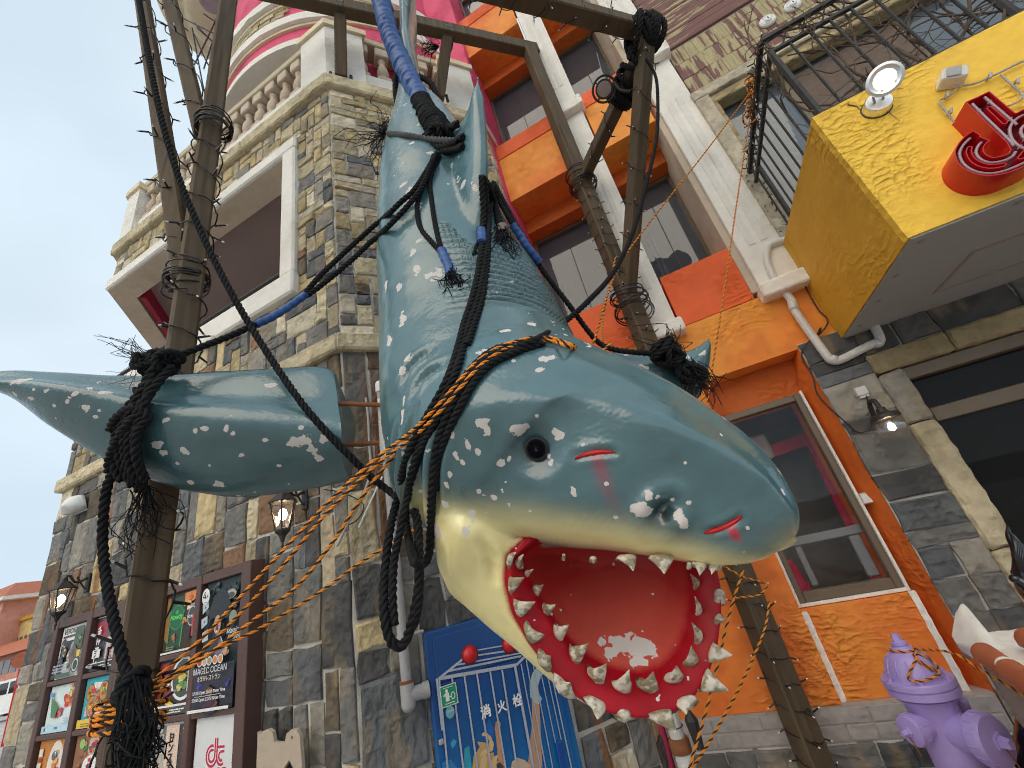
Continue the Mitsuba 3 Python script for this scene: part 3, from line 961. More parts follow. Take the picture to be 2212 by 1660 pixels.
for i, s in enumerate(knots):
    head = np.interp(s, [sq[11], sq[14], sq[18], sq[20]], [0, 1, 1, .2])
    rad = np.ones(NT)
    # brow ridge along the near side of the snout, flatter cheek below it
    tr_ = float(np.interp(s, [sq[13], sq[19]], [1.62, .92]))
    rad += head * (.085 * np.exp(-np.abs((th - tr_) / .20) ** 1.7) - .06 * np.exp(-((th - tr_ - .62) / .38) ** 2) - .03 * np.exp(-((th - .75) / .2) ** 2))
    ce = np.sign(ct) * np.abs(ct) ** .96
    rings[i] = cen[i] + shrink[i] * (rad * ce)[:, None] * av[i] + (rad * sn * al[i] * R_[i])[:, None] * bd[i]
# closed, rounded snout
last = rings[-1]
tip = last.mean(0) + nrm(tan[-1]) * .012
extra = [tip + (last - last.mean(0)) * k + nrm(tan[-1]) * (-.012 + .02 * (1 - k * k)) for k in (.8, .55, .25)]
rings = np.concatenate([rings, extra])
bodym = sweep_rings(rings)
vol = trimesh.Trimesh(*bodym, process=False)
if vol.volume < 0:
    bodym = (bodym[0], bodym[1][:, ::-1])

# ---- the lower jaw: a deep cup. loops run from the near mouth corner round the chin to the far corner, then back under the snout
LO = [(1098, 1202, 1.095), (1094, 1252, 1.08), (1110, 1325, 1.063), (1145, 1390, 1.04), (1190, 1450, 1.01), (1240, 1503, .985), (1300, 1538, .965), (1378, 1553, .955), (1445, 1545, .965), (1495, 1512, .985),
      (1530, 1460, 1.015), (1550, 1395, 1.045), (1558, 1325, 1.08), (1557, 1268, 1.11), (1545, 1215, 1.14), (1440, 1150, 1.13), (1300, 1120, 1.12), (1170, 1130, 1.10)]
L1 = [(992, 1118, 1.05), (974, 1240, 1.10), (1008, 1314, 1.12), (1078, 1376, 1.12), (1148, 1435, 1.10), (1215, 1493, 1.07), (1290, 1533, 1.05), (1380, 1545, 1.05), (1440, 1536, 1.06), (1485, 1502, 1.09),
      (1516, 1455, 1.13), (1536, 1391, 1.17), (1544, 1320, 1.21), (1541, 1265, 1.25), (1530, 1205, 1.28), (1430, 1140, 1.3), (1290, 1105, 1.3), (1120, 1120, 1.25)]
L2 = [(928, 1095, 1.16), (940, 1205, 1.20), (972, 1272, 1.25), (1040, 1320, 1.32), (1110, 1362, 1.31), (1180, 1402, 1.31), (1260, 1430, 1.31), (1330, 1440, 1.31), (1390, 1430, 1.32), (1430, 1400, 1.33),
      (1460, 1360, 1.35), (1475, 1310, 1.37), (1478, 1260, 1.4), (1470, 1215, 1.42), (1450, 1170, 1.42), (1380, 1110, 1.42), (1250, 1070, 1.42), (1050, 1070, 1.40)]
LI = [(1120, 1204, 1.12), (1128, 1240, 1.10), (1150, 1285, 1.085), (1181, 1330, 1.07), (1216, 1380, 1.05), (1263, 1427, 1.03), (1321, 1460, 1.015), (1385, 1472, 1.01), (1436, 1457, 1.02), (1471, 1420, 1.045),
      (1492, 1372, 1.075), (1501, 1320, 1.105), (1500, 1272, 1.135), (1496, 1235, 1.155), (1488, 1195, 1.17), (1420, 1155, 1.17), (1300, 1140, 1.16), (1190, 1150, 1.13)]
NJ = 168


def loop(L, n=NJ):
    w = np.array([P(*q) for q in L])
    e = np.vstack([w, w[:1]])
    from scipy.interpolate import CubicSpline
    # the same share of each loop for the same corner, so that the loops pair up
    t = np.linspace(0, 1, len(e))
    q = np.linspace(0, 1, n, endpoint=False)
    out = np.stack([np.interp(q, t, e[:, k]) for k in range(3)], 1)
    for _ in range(3):
        out = .5 * out + .25 * (np.roll(out, 1, 0) + np.roll(out, -1, 0))
    return out


lo, l1, l2, li = map(loop, (LO, L1, L2, LI))
tc = P(1080, 1075, 1.52)
l3 = l2 + (tc - l2) * .55
l4 = l2 + (tc - l2) * .85
fw = -ROT[2]                                      # towards the viewer
mid = (lo + li) / 2 + fw * .020
# the bowl of the mouth: floor rising in the middle like a tongue
bc = P(1325, 1290, 1.0)
deep = ROT[2]


def shrinkl(L, k, d, c=None):
    c = P(1325, 1300, depth(L.mean(0))) if c is None else c
    return L + (L.mean(0) * 0 + c - L) * k + deep * d


b1 = shrinkl(li, .10, .045)
b2 = shrinkl(li, .24, .105)
b3 = shrinkl(li, .46, .155)
b4 = shrinkl(li, .72, .19)
b5 = shrinkl(li, .93, .20)
outer = [l4, l3, l2, (l1 + l2) / 2 + nrm(l1.mean(0) - EYE) * 0, l1, lo + (l1 - lo) * .3 + fw * 0, lo]
inner = [lo * .6 + mid * .4 + fw * .010, mid, li * .6 + mid * .4 + fw * .004, li, b1, b2, b3, b4, b5]
seq = outer + inner
lab = [0] * 6 + [1] + [1, 1, 1, 1] + [2] * 5      # 0 skin 1 gum 2 bowl
fine, fl = [], []
for k in range(len(seq) - 1):
    p0, p1, p2, p3 = seq[max(k - 1, 0)], seq[k], seq[k + 1], seq[min(k + 2, len(seq) - 1)]
    for t in np.linspace(0, 1, 7)[:-1]:
        fine.append(.5 * (2 * p1 + (p2 - p0) * t + (2 * p0 - 5 * p1 + 4 * p2 - p3) * t * t + (3 * p1 - p0 - 3 * p2 + p3) * t ** 3))
        fl.append(lab[k] * (1 - t) + lab[k + 1] * t)
fine.append(seq[-1]); fl.append(lab[-1])
jawm = sweep_rings(np.array(fine))
jl = np.r_[np.repeat(fl, NJ), 0, 2]
if trimesh.Trimesh(*jawm, process=False).volume < 0:
    jawm = (jawm[0], jawm[1][:, ::-1])

# ---- dorsal fin
fa, fb, ft = P(1040, 500, 1.60), P(968, 285, 2.12), P(1031, 166, 1.74)
nf = nrm(np.cross(fb - fa, ft - fa))
if np.dot(nf, EYE - fa) < 0:
    nf = -nf
frs = []
nfp = 40
for s in np.linspace(-.15, 1, 26):
    sw = max(s, 0)
    lead = fa + (ft - fa) * s + (ft - fb) * .10 * math.sin(math.pi * max(s, 0)) + (fa - fb) * 0
    trail = fb + (ft - fb) * (s ** 1.0 if s > 0 else s) + (fa - fb) * (.13 * math.sin(math.pi * sw * .95))
    ch = lead - trail
    L = np.linalg.norm(ch)
    th_ = .062 * (1 - .72 * sw) + .05 * max(0, .25 - s) ** 1.2
    u = np.linspace(0, 2 * math.pi, nfp, endpoint=False)
    x = .5 * (1 - np.cos(u))
    prof = np.sin(u) * (.45 + .55 * (1 - x) ** .5 * 1.2) * th_ * min(1, L / .08)
    frs.append(lead + (-ch) * x[:, None] + nf * prof[:, None])
finm = sweep_rings(np.array(frs))
if trimesh.Trimesh(*finm, process=False).volume < 0:
    finm = (finm[0], finm[1][:, ::-1])

mb, mj, mf = manif(bodym), manif(jawm), manif(finm)
un = (mb + mj) + mf
un = un.refine_to_length(.012)
sv, sf_ = unmanif(un)
# blend the seams: relax the vertices near where the three solids meet
kb, kj, kf = cKDTree(bodym[0]), cKDTree(jawm[0]), cKDTree(finm[0])
db, dj, df = kb.query(sv)[0], kj.query(sv)[0], kf.query(sv)[0]
E_ = np.vstack([sf_[:, [0, 1]], sf_[:, [1, 2]], sf_[:, [2, 0]]])
import scipy.sparse as sp
W_ = sp.coo_matrix((np.ones(len(E_) * 2), (np.r_[E_[:, 0], E_[:, 1]], np.r_[E_[:, 1], E_[:, 0]])), shape=(len(sv),) * 2).tocsr()
W_.data[:] = 1
deg = np.maximum(np.array(W_.sum(1)).ravel(), 1)
jlab = jl[kj.query(sv)[1]]
onj = (dj < db)
near_s = np.exp(-(np.maximum(db, dj) / .085) ** 2) * (jlab < .35) + np.exp(-(np.maximum(db, df) / .035) ** 2)
near_s = np.clip(near_s, 0, 1)
for _ in range(60):
    sv = sv + (.5 * near_s)[:, None] * (W_ @ sv / deg[:, None] - sv)

# ---- what is skin, gum, mouth; ring coordinates of the body
ib = kb.query(sv)[1]
row = np.minimum(ib // NT, len(knots) - 1)
vs, vt = knots[row], th[ib % NT]
vnx, vny = sv, None
tm = trimesh.Trimesh(sv, sf_, process=False)
vn = np.array(tm.vertex_normals)
region = np.where(onj | (dj < .012), jlab, 0)

# ---- sculpted relief: neck folds, gill slits, cuts, nostril
pj = proj(sv)
facing = np.sum(vn * (EYE - sv), 1) > 0
cand = np.where(facing)[0]
ktp = cKDTree(pj[cand, :2])


def hit(u, v, rad=9.0):
    idx = ktp.query_ball_point((u, v), rad)
    if not idx:
        return None
    k = cand[np.array(idx)]
    zmin = pj[k, 2].min()
    near_ = k[pj[k, 2] < zmin + .05]
    w = 1 / (1 + np.linalg.norm(pj[near_, :2] - (u, v), axis=1) ** 2)
    return float((pj[near_, 2] * w).sum() / w.sum())


def on(u, v, out=0.0, default=1.3):
    z = hit(u, v)
    return P(u, v, (default if z is None else z) - out)


def groove(pts, width, deepness, lip=.35):
    """a cut along pixels laid on the skin"""
    global sv
    line = spline([on(*q) for q in pts], step=.006)
    d, i = cKDTree(line).query(sv)
    taper = np.interp(i, [0, len(line) * .25, len(line) * .75, len(line)], [.3, 1, 1, .3])
    g = -deepness * np.exp(-(d / width) ** 2) + lip * deepness * np.exp(-((d - 2.1 * width) / width) ** 2)
    sv = sv + vn * (g * taper)[:, None]


# folds of skin behind the bent neck, on the back-side flank
s0, s1 = sq[8] - .02, sq[10] + .10
f_on = np.interp(vs, [s0, s0 + .05, s1 - .07, s1], [0, 1, 1, 0]) * np.interp(vt, [.0, .3, 1.3, 1.7], [1, 1, .8, 0]) * (region < .2) * (df > .06)
f_on = np.where(vt > 4.5, 0, f_on)
wob = meshkit.fbm(sv * 9, 2, 4)
ph = (vs - .05 * np.cos(vt * 1.3) + .005 * wob) / .036 * 2 * math.pi
sv = sv + vn * (f_on * .034 * (np.abs(np.sin(ph / 2)) ** .7 - .6) * (1 - .25 * wob))[:, None]
# dents of a hand-laid shell
sv = sv + vn * ((meshkit.fbm(sv * 3.2, 3, 8) - .5) * .022 * (region < .3) + (meshkit.fbm(sv * 11, 3, 2) - .5) * .003)[:, None]
for pts in ([(862, 905), (848, 990), (856, 1070)], [(898, 880), (872, 980), (880, 1090), (905, 1150)], [(935, 890), (905, 980), (905, 1080), (925, 1160)],
            [(968, 905), (940, 1000), (942, 1100)], [(870, 830), (890, 790), (930, 760)], [(888, 860), (915, 815), (960, 785)]):
    groove(pts, .013, .016)
groove([(1242, 988), (1285, 978), (1328, 978)], .008, .012)
groove([(1524, 1150), (1565, 1138), (1602, 1117)], .007, .010)
groove([(1420, 1134), (1430, 1110), (1448, 1090)], .019, .030)
groove([(1035, 1168), (1060, 1200), (1072, 1250)], .012, .012)
# eye socket
ec = on(1158, 971)
d = np.linalg.norm(sv - ec, axis=1)
sv = sv - vn * (.014 * np.exp(-(d / .045) ** 2) - .006 * np.exp(-((d - .075) / .025) ** 2))[:, None]

tm = trimesh.Trimesh(sv, sf_, process=False)
pj = proj(sv)
vn = np.array(tm.vertex_normals)

# ---- airbrushed paint: teal above, cream at the lips and chin, red gums, pink-red mouth
TEAL, CREAM = np.array([.060, .130, .145]), np.array([.80, .70, .33])
GUM, MOUTH, ROOF = np.array([.34, .004, .012]), np.array([.54, .10, .07]), np.array([.42, .030, .025])
lipline = spline([P(*q) for q in ((905, 1160, 1.12), (965, 1180, 1.08), (1030, 1180, 1.05), (1150, 1183, 1.0), (1290, 1192, .965), (1430, 1210, .93), (1545, 1221, .915), (1640, 1215, .915), (1700, 1180, .915))], step=.02)
dl, li_ = cKDTree(lipline).query(sv)
lw = np.interp(li_ / len(lipline), [0, .25, .5, .8, 1], [.058, .043, .036, .016, .006])
nz = meshkit.fbm(sv * 4, 3, 6) - .5
nz2 = meshkit.fbm(sv * 17, 3, 12) - .5
up_ = np.clip(1 - (dl - lw + .03 * nz) / (.030 + lw * .8), 0, 1)
under = np.clip((math.pi + .75 - np.abs(vt - (math.pi + .55))) * 0, 0, 1)
cream = np.maximum(up_, np.where(onj, np.clip(1 - (kb.query(sv)[0] * 0 + np.clip((pj[:, 1] * 0), 0, 1)), 0, 1), 0))
jawskin = onj & (region < .3)
cream = np.where(jawskin, np.clip((np.linalg.norm(sv - P(925, 1060, 1.3), axis=1) - .10) * 9, 0, 1), cream)
cream = np.maximum(cream, up_)
# soften across the joint of jaw and head
for _ in range(30):
    cream = np.where(region < .3, .5 * cream + .5 * (W_ @ cream / deg), cream)
cream = cream ** .8
teal = TEAL * (1 + .5 * nz + .35 * nz2)[:, None] * np.array([1 + .0, 1, 1])
teal = teal * (1 + .25 * np.clip(meshkit.fbm(sv * 1.7, 2, 3)[:, None] - .4, 0, 1) * np.array([-.5, .6, 1.1]))
wt = np.clip(np.interp(vs, [0, sq[4], sq[7]], [.55, .30, 0]) * np.clip(meshkit.fbm(sv * np.array([13, 13, 5]), 4, 15) * 2.6 - .9, 0, 1), 0, 1)[:, None] * (region < .2)[:, None]  # paler tail stem: patchy wear, with whitish sky glare painted into the colour
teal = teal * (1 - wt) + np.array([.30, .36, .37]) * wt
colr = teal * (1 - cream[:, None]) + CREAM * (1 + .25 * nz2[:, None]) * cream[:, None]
rg = np.clip((region - .45) / .35, 0, 1)[:, None]
colr = colr * (1 - rg) + GUM * (1 + .5 * nz2[:, None]) * rg
rm = np.clip((region - 1.35) / .4, 0, 1)[:, None]
tong = np.clip(1 - np.linalg.norm((sv - P(1330, 1400, 1.15)) / np.array([.24, .4, .20]), axis=1), 0, 1)[:, None] ** .6
colr = colr * (1 - rm) + (ROOF + (MOUTH - ROOF) * tong) * (1 + .5 * nz[:, None]) * rm
# the red paint of the two cuts and the run below the upper one
for line, w in (([(1578, 1140), (1590, 1160)], .011),):
    L = spline([on(*q) for q in line], step=.004)
    a = np.exp(-(cKDTree(L).query(sv)[0] / w) ** 4)[:, None] * .95
    colr = colr * (1 - a) + np.array([.40, .012, .03]) * a
L = spline([on(*q) for q in ((1290, 985), (1302, 1030), (1318, 1075), (1335, 1110))], step=.004)
dd, ii = cKDTree(L).query(sv)
a = (np.exp(-(dd / .016) ** 2) * np.interp(ii, [0, len(L)], [.75, .1]))[:, None]
colr = colr * (1 - a) + np.array([.30, .03, .06]) * a
# black airbrushing round eye and nostril
for (q, r, k) in (((1158, 971), .042, .85), ((1433, 1110), .036, .92)):
    a = (k * np.exp(-(np.linalg.norm(sv - on(*q), axis=1) / r) ** 2))[:, None]
    colr = colr * (1 - a) + np.array([.010, .018, .02]) * a
# flaked spots: where the paint has come off down to the primer
CH = [(925, 595, 14, 9), (945, 590, 12, 16), (938, 603, 10, 6), (905, 520, 9, 5), (900, 580, 6, 20), (868, 690, 6, 26), (833, 620, 5, 12), (842, 735, 6, 22), (862, 620, 8, 8), (893, 545, 7, 12),
      (1041, 915, 15, 16), (1053, 935, 10, 10), (1125, 930, 20, 13), (1208, 935, 16, 18), (1185, 985, 6, 7), (1190, 1000, 8, 9), (1082, 1000, 9, 11), (1100, 990, 6, 6), (1068, 1075, 10, 9), (1035, 1060, 6, 6),
      (1238, 1060, 5, 16), (1260, 960, 6, 6), (1385, 1103, 26, 13), (1402, 1070, 9, 14), (1470, 1120, 16, 26), (1455, 1078, 11, 6), (1490, 1085, 8, 6), (1420, 1075, 6, 4),
      (985, 985, 5, 16), (972, 1025, 5, 14), (958, 1085, 7, 22), (965, 1050, 6, 10), (1010, 960, 6, 12), (1032, 975, 6, 10), (1000, 1000, 4, 10), (975, 935, 5, 16), (945, 1150, 10, 30), (1020, 1110, 10, 18), (1005, 1150, 8, 16),
      (1070, 752, 9, 8), (1050, 758, 20, 7), (1180, 775, 20, 7), (1040, 800, 9, 12), (1030, 815, 10, 6), (1165, 800, 16, 5), (1110, 780, 5, 4), (880, 775, 16, 12), (870, 800, 12, 9), (1105, 610, 8, 6), (1150, 700, 18, 5), (1090, 715, 16, 6), (1010, 800, 7, 14),
      (868, 900, 6, 22), (862, 930, 7, 10), (872, 870, 5, 14), (868, 960, 7, 12), (905, 950, 6, 20), (850, 985, 7, 14), (872, 985, 5, 14),
      (1310, 1045, 5, 5), (1330, 1118, 5, 4), (1480, 1000, 4, 4), (1690, 1060, 6, 5), (1700, 1045, 4, 4), (1160, 900, 5, 5), (1335, 1240 + 150, 30, 22), (1365, 1392, 34, 26), (1398, 1405, 22, 18), (1320, 1410, 24, 12), (1380, 1430, 18, 8), (1302, 1388, 14, 8),
      (890, 410, 12, 8), (905, 445, 6, 10), (870, 400, 9, 6), (1000, 400, 9, 7), (1025, 405, 5, 16), (930, 330, 8, 6), (890, 310, 8, 6), (905, 270, 7, 5), (955, 320, 6, 9)]
CH3 = []
for (u, v, w, h) in CH:
    z = hit(u, v)
    if z is not None:
        q = P(u, v, z)
        CH3.append((*q, .5 * (w + h) * z / FOC * .90, w / max(h, 1)))


def chipfield(p):
    wob_ = mi.Float(fbm(p.x * 62, p.y * 62, p.z * 62, 4)) - .5
    wob2 = mi.Float(fbm(p.x * 14, p.y * 14, p.z * 14, 2)) - .5
    best = mi.Float(9)
    for (x, y, z, r, e) in CH3:
        k = min(max(e, .45), 2.2)
        d_ = dr.sqrt(dr.square((p.x - x) / k ** .5) + dr.square((p.y - y) / k ** .5) + dr.square((p.z - z) * k ** .5)) / r
        best = dr.minimum(best, d_)
    a = smoothstep(1.02, .94, best + 2.3 * wob_ + 1.1 * wob2)
    # a scatter of pinhead flakes
    b = smoothstep(.86, .87, mi.Float(fbm(p.x * 40 + 3, p.y * 40, p.z * 40, 3)) + .45 * (mi.Float(noise(p.x * 4.3, p.y * 4.3, p.z * 4.3)) - .5))
    return dr.maximum(a, b)


scene['m_shark'] = two({'type': 'blendbsdf', 'weight': proc(lambda p, n, uv: chipfield(p)),
                        'a': {'type': 'bumpmap', 't': proc(lambda p, n, uv: fbm(p.x * 26, p.y * 26, p.z * 26, 3) + .3 * noise(p.x * 140, p.y * 140, p.z * 140), 2e-3), 'scale': .0016,
                              'i': prin({'type': 'mesh_attribute', 'name': 'vertex_color'}, .22, .85, clearcoat=1.0, clearcoat_gloss=.95)},
                        'b': prin((.62, .58, .55), .85, .2)})
scene['m_shark_mouth'] = two({'type': 'blendbsdf', 'weight': proc(lambda p, n, uv: chipfield(p)), 'a': prin({'type': 'mesh_attribute', 'name': 'vertex_color'}, .4, .25), 'b': prin((.62, .58, .55), .85, .2)})
fr_ = region[sf_].mean(1)
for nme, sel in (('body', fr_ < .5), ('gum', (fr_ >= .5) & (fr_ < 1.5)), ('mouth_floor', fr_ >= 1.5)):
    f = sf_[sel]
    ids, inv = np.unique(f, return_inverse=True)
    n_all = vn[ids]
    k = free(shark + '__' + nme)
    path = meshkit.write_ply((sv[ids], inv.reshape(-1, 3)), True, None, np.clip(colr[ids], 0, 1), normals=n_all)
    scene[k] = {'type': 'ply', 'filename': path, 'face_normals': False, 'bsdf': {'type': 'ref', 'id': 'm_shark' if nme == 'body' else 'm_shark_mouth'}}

# ---- eye, rubber socket ring
en = nrm(vn[cand[np.argmin(np.linalg.norm(pj[cand, :2] - (1158, 971), axis=1))]])
en = nrm(en + .5 * nrm(EYE - ec))
ax = axes_to(en) * .82
e0 = ec - en * .008
ey = add('eye', lathe([(0, -.02), (.026, -.02), (.028, .004), (.024, .010), (.022, .006), (.019, .012), (.017, .008), (.014, .013), (.012, .009), (.009, .014), (.006, .010), (.003, .014), (0, .013)], 28, ax, e0), 'm_gloss_black', shark, smooth=40, label='black eye with ringed pupil')
add('rim', lathe([(.028, -.01), (.034, -.004), (.035, .004), (.031, .007), (.029, .003)], 28, ax, e0), 'm_iron', ey, smooth=40)

# ---- the two red cuts, thin raised lips of paint on the skin
for pts, wpx in (([(1240, 992), (1262, 983), (1285, 978), (1308, 976), (1330, 978)], 7), ([(1520, 1153), (1545, 1146), (1565, 1138), (1585, 1128), (1604, 1115)], 7)):
    c_ = spline(np.array([on(*q, .003) for q in pts]), n=24)
    t_, a_, b_ = frames(c_)
    sd_ = np.cross(t_, nrm(EYE - c_.mean(0)))
    wv = np.sin(np.linspace(0, math.pi, 24)) ** .6 * .0075 + .0004
    cs = []
    for x_, h_ in ((-1, -.006), (-.5, .0015), (0, -.001), (.5, .002), (1, -.006)):
        cs.append(c_ + sd_ * (wv * x_)[:, None] + nrm(EYE - c_.mean(0)) * h_)
    g_ = np.array(cs).transpose(1, 0, 2)
    q_ = np.concatenate([g_, g_[:, ::-1] - nrm(EYE - c_.mean(0)) * .008], 1)
    add('red_cut', sweep_rings(q_), 'm_red', shark, smooth=True, label='red gash %s' % ('below the eye' if wpx and pts[0][0] < 1300 else 'near the snout tip'))

# ---- teeth: three corners each on the lens grid
K1, K2 = (.25286, 1102.5, 1240.3), (.24921, 1102.5, 826.9)


def tq(k, pts):
    return [(k[1] + x * k[0], k[2] + y * k[0]) for x, y in pts]


TE = [tq(K1, t) for t in (
    [(0, 20), (20, 175), (120, 30)], [(30, 215), (105, 365), (210, 240)], [(130, 405), (200, 590), (290, 520)], [(240, 640), (365, 825), (345, 700)], [(370, 850), (580, 1040), (510, 930)],
    [(625, 1050), (820, 1150), (745, 1245)], [(870, 1175), (1085, 1215), (970, 1285)], [(1150, 1215), (1370, 1170), (1415, 1365)], [(1410, 1130), (1590, 1060), (1505, 1195)], [(1620, 1005), (1700, 815), (1862, 995)],
    [(1695, 770), (1740, 590), (1898, 690)], [(1755, 440), (1785, 335), (1850, 390)], [(1765, 130), (1785, 270), (1812, 190)],
    [(195, 100), (240, 195), (282, 92)], [(275, 260), (325, 362), (388, 258)], [(370, 440), (445, 577), (497, 438)], [(505, 620), (590, 778), (662, 603)], [(655, 812), (800, 932), (820, 768)],
    [(868, 930), (1035, 995), (1012, 825)], [(1075, 940), (1268, 975), (1218, 840)], [(1310, 900), (1475, 860), (1420, 780)], [(1475, 770), (1605, 730), (1547, 612)], [(1575, 600), (1638, 500), (1552, 415)],
    [(1585, 352), (1640, 300), (1575, 190)], [(1570, 135), (1612, 60), (1535, 0)])] + [tq(K2, t) for t in (
        [(0, 1480), (0, 1625), (48, 1475)], [(62, 1520), (80, 1625), (116, 1488)], [(128, 1632), (150, 1690), (202, 1615)],
        [(683, 1518), (748, 1518), (722, 1572)], [(922, 1516), (1092, 1518), (1062, 1638)], [(1198, 1518), (1417, 1526), (1332, 1662)], [(1573, 1562), (1717, 1578), (1642, 1668)], [(1718, 1582), (1832, 1582), (1745, 1660)],
        [(450, 1490), (480, 1494), (466, 1505)], [(1530, 1565), (1572, 1570), (1550, 1595)])]
TW = [(.60, .55, .44), (.66, .62, .54), (.52, .46, .34)]


def f_tooth(p, n, uv):
    g = fbm(p.x * 70, p.y * 70, p.z * 70, 3)
    c = mix(mi.Color3f(.60, .55, .46), mi.Color3f(.25, .21, .13), smoothstep(.38, .66, g + uv.x * .25))
    return c


scene['m_tooth'] = bump(prin(proc(f_tooth), .45, .5), lambda p, n, uv: fbm(p.x * 90, p.y * 90, p.z * 90, 2), .004)
for i, t3 in enumerate(TE):
    cxy = np.mean(t3, axis=0)
    zb = [hit(*q, 16) for q in t3[:2]]
    zb = [z for z in zb if z is not None] or [1.0 if cxy[1] > 1300 else .98]
    z0 = min(np.mean(zb), 1.16)
    if i >= 28:                                   # the upper row hangs from the lip
        z0 = float(np.interp(cxy[0], [1200, 1300, 1440, 1560], [1.02, .985, .95, .94]))
    b0, b1_, tp = P(*t3[0], z0), P(*t3[1], z0), P(*t3[2], z0 - .032)
    w = np.linalg.norm(b1_ - b0)
    mdl = (b0 + b1_) / 2
    out = nrm(np.cross(b1_ - b0, tp - mdl))
    if np.dot(out, EYE - mdl) < 0:
        out = -out
    thick = .30 * w
    pts, secs = [], []
    for s in np.linspace(0, 1, 9):
        k = (1 - s) ** .82
        c0 = mdl + (tp - mdl) * s + out * .10 * w * math.sin(math.pi * s)
        u = np.linspace(0, 2 * math.pi, 14, endpoint=False)
        e = (b1_ - b0) / 2
        secs.append(c0 + k * (np.cos(u)[:, None] * e * (1.02 if s < .1 else 1) + np.sin(u)[:, None] * out * thick * (.35 if False else 1) * np.where(np.sin(u) > 0, 1, .6)[:, None]))
    secs[-1] = secs[-1] * .0 + (tp + (secs[-1] - tp) * 0) + (secs[-2] - secs[-2].mean(0)) * .25
    root = secs[0] - out * .012 - (tp - mdl) * .12
    v, f = sweep_rings(np.array([root] + secs))
    v = v + (meshkit.fbm(v * 60 + i, 2, 3) - .5)[:, None] * np.array([.004, .004, .004])
    add('tooth', (v, f), 'm_tooth', shark, smooth=True, uv=(RNG.uniform(-.4, .5), 1))

# ---- the near pectoral fin, broken off its socket and held by two rusty bars


FINV = []


def finloft(stn, name, col=1.0):
    """stations: (top, ridge, bottom pixels with distances, thickness behind)"""
    key = []
    for (tp, rd, bt, bk) in stn:
        t_, r_, b_ = P(*tp), P(*rd), P(*bt)
        k_ = (t_ + b_) / 2 + ROT[2] * bk
        ctrl = np.array([t_, .45 * t_ + .55 * r_ + fw * .02 * 0, r_, .5 * r_ + .5 * b_ + fw * .035 * bk / .12, b_, .5 * b_ + .5 * k_ + ROT[2] * .01, k_, .5 * k_ + .5 * t_])
        key.append(spline(ctrl, n=49, closed=True)[:-1])
    key = np.array(key)
    q = np.linspace(0, len(key) - 1, (len(key) - 1) * 7 + 1)
    rr = cubic(np.arange(len(key)), key.reshape(len(key), -1), q).reshape(len(q), -1, 3)
    v, f = sweep_rings(rr)
    if trimesh.Trimesh(v, f, process=False).volume < 0:
        f = f[:, ::-1]
    m = manif((v, f)).refine_to_length(.02)
    v, f = unmanif(m)
    n = np.array(trimesh.Trimesh(v, f, process=False).vertex_normals)
    v = v + n * ((meshkit.fbm(v * 4, 3, 3) - .5) * .012)[:, None]
    v, f, n = meshkit.arrays((v, f), 42)
    c = TEAL * (1 + .6 * (meshkit.fbm(v * 4, 3, 6) - .5) + .4 * (meshkit.fbm(v * 17, 3, 12) - .5))[:, None] * col
    c = c * (1 + .25 * np.clip(meshkit.fbm(v * 1.7, 2, 3)[:, None] - .4, 0, 1) * np.array([-.5, .6, 1.1]))
    FINV.append((proj(v), v))
    k = free(shark + '__' + name)
    path = meshkit.write_ply((v, f), True, None, np.clip(c, 0, 1), normals=n)
    scene[k] = {'type': 'ply', 'filename': path, 'face_normals': False, 'bsdf': {'type': 'ref', 'id': 'm_shark'}}
    return k


PF = [((-120, 815, 1.36), (-120, 822, 1.33), (-120, 830, 1.36), .02), ((0, 803, 1.38), (0, 825, 1.33), (0, 848, 1.38), .04), ((120, 806, 1.40), (120, 838, 1.31), (120, 930, 1.38), .06), ((240, 812, 1.42), (240, 862, 1.30), (240, 1000, 1.39), .08),
      ((330, 812, 1.44), (330, 885, 1.30), (330, 1040, 1.41), .10), ((430, 806, 1.46), (430, 900, 1.30), (430, 1064, 1.42), .11), ((540, 800, 1.49), (540, 910, 1.31), (540, 1074, 1.44), .12),
      ((640, 794, 1.52), (640, 918, 1.33), (640, 1062, 1.46), .12), ((690, 793, 1.53), (695, 922, 1.34), (706, 1050, 1.47), .12), ((722, 803, 1.535), (738, 928, 1.345), (758, 1038, 1.475), .12)]
pf = finloft(PF, 'pectoral_fin')
labels[pf] = {'label': 'broken-off pectoral fin held on by two rusty bars'}
PF2 = [((1225, 775, 1.66), (1225, 840, 1.62), (1225, 1000, 1.66), .10), ((1300, 764, 1.67), (1300, 820, 1.61), (1300, 980, 1.66), .09), ((1380, 757, 1.68), (1380, 800, 1.61), (1380, 950, 1.66), .08), ((1450, 760, 1.69), (1450, 795, 1.62), (1455, 905, 1.67), .07),
       ((1490, 758, 1.70), (1494, 790, 1.63), (1505, 858, 1.68), .055), ((1518, 742, 1.70), (1522, 762, 1.65), (1528, 800, 1.69), .035), ((1531, 731, 1.70), (1533, 738, 1.68), (1535, 748, 1.70), .015)]
pf2 = finloft(PF2, 'pectoral_fin')
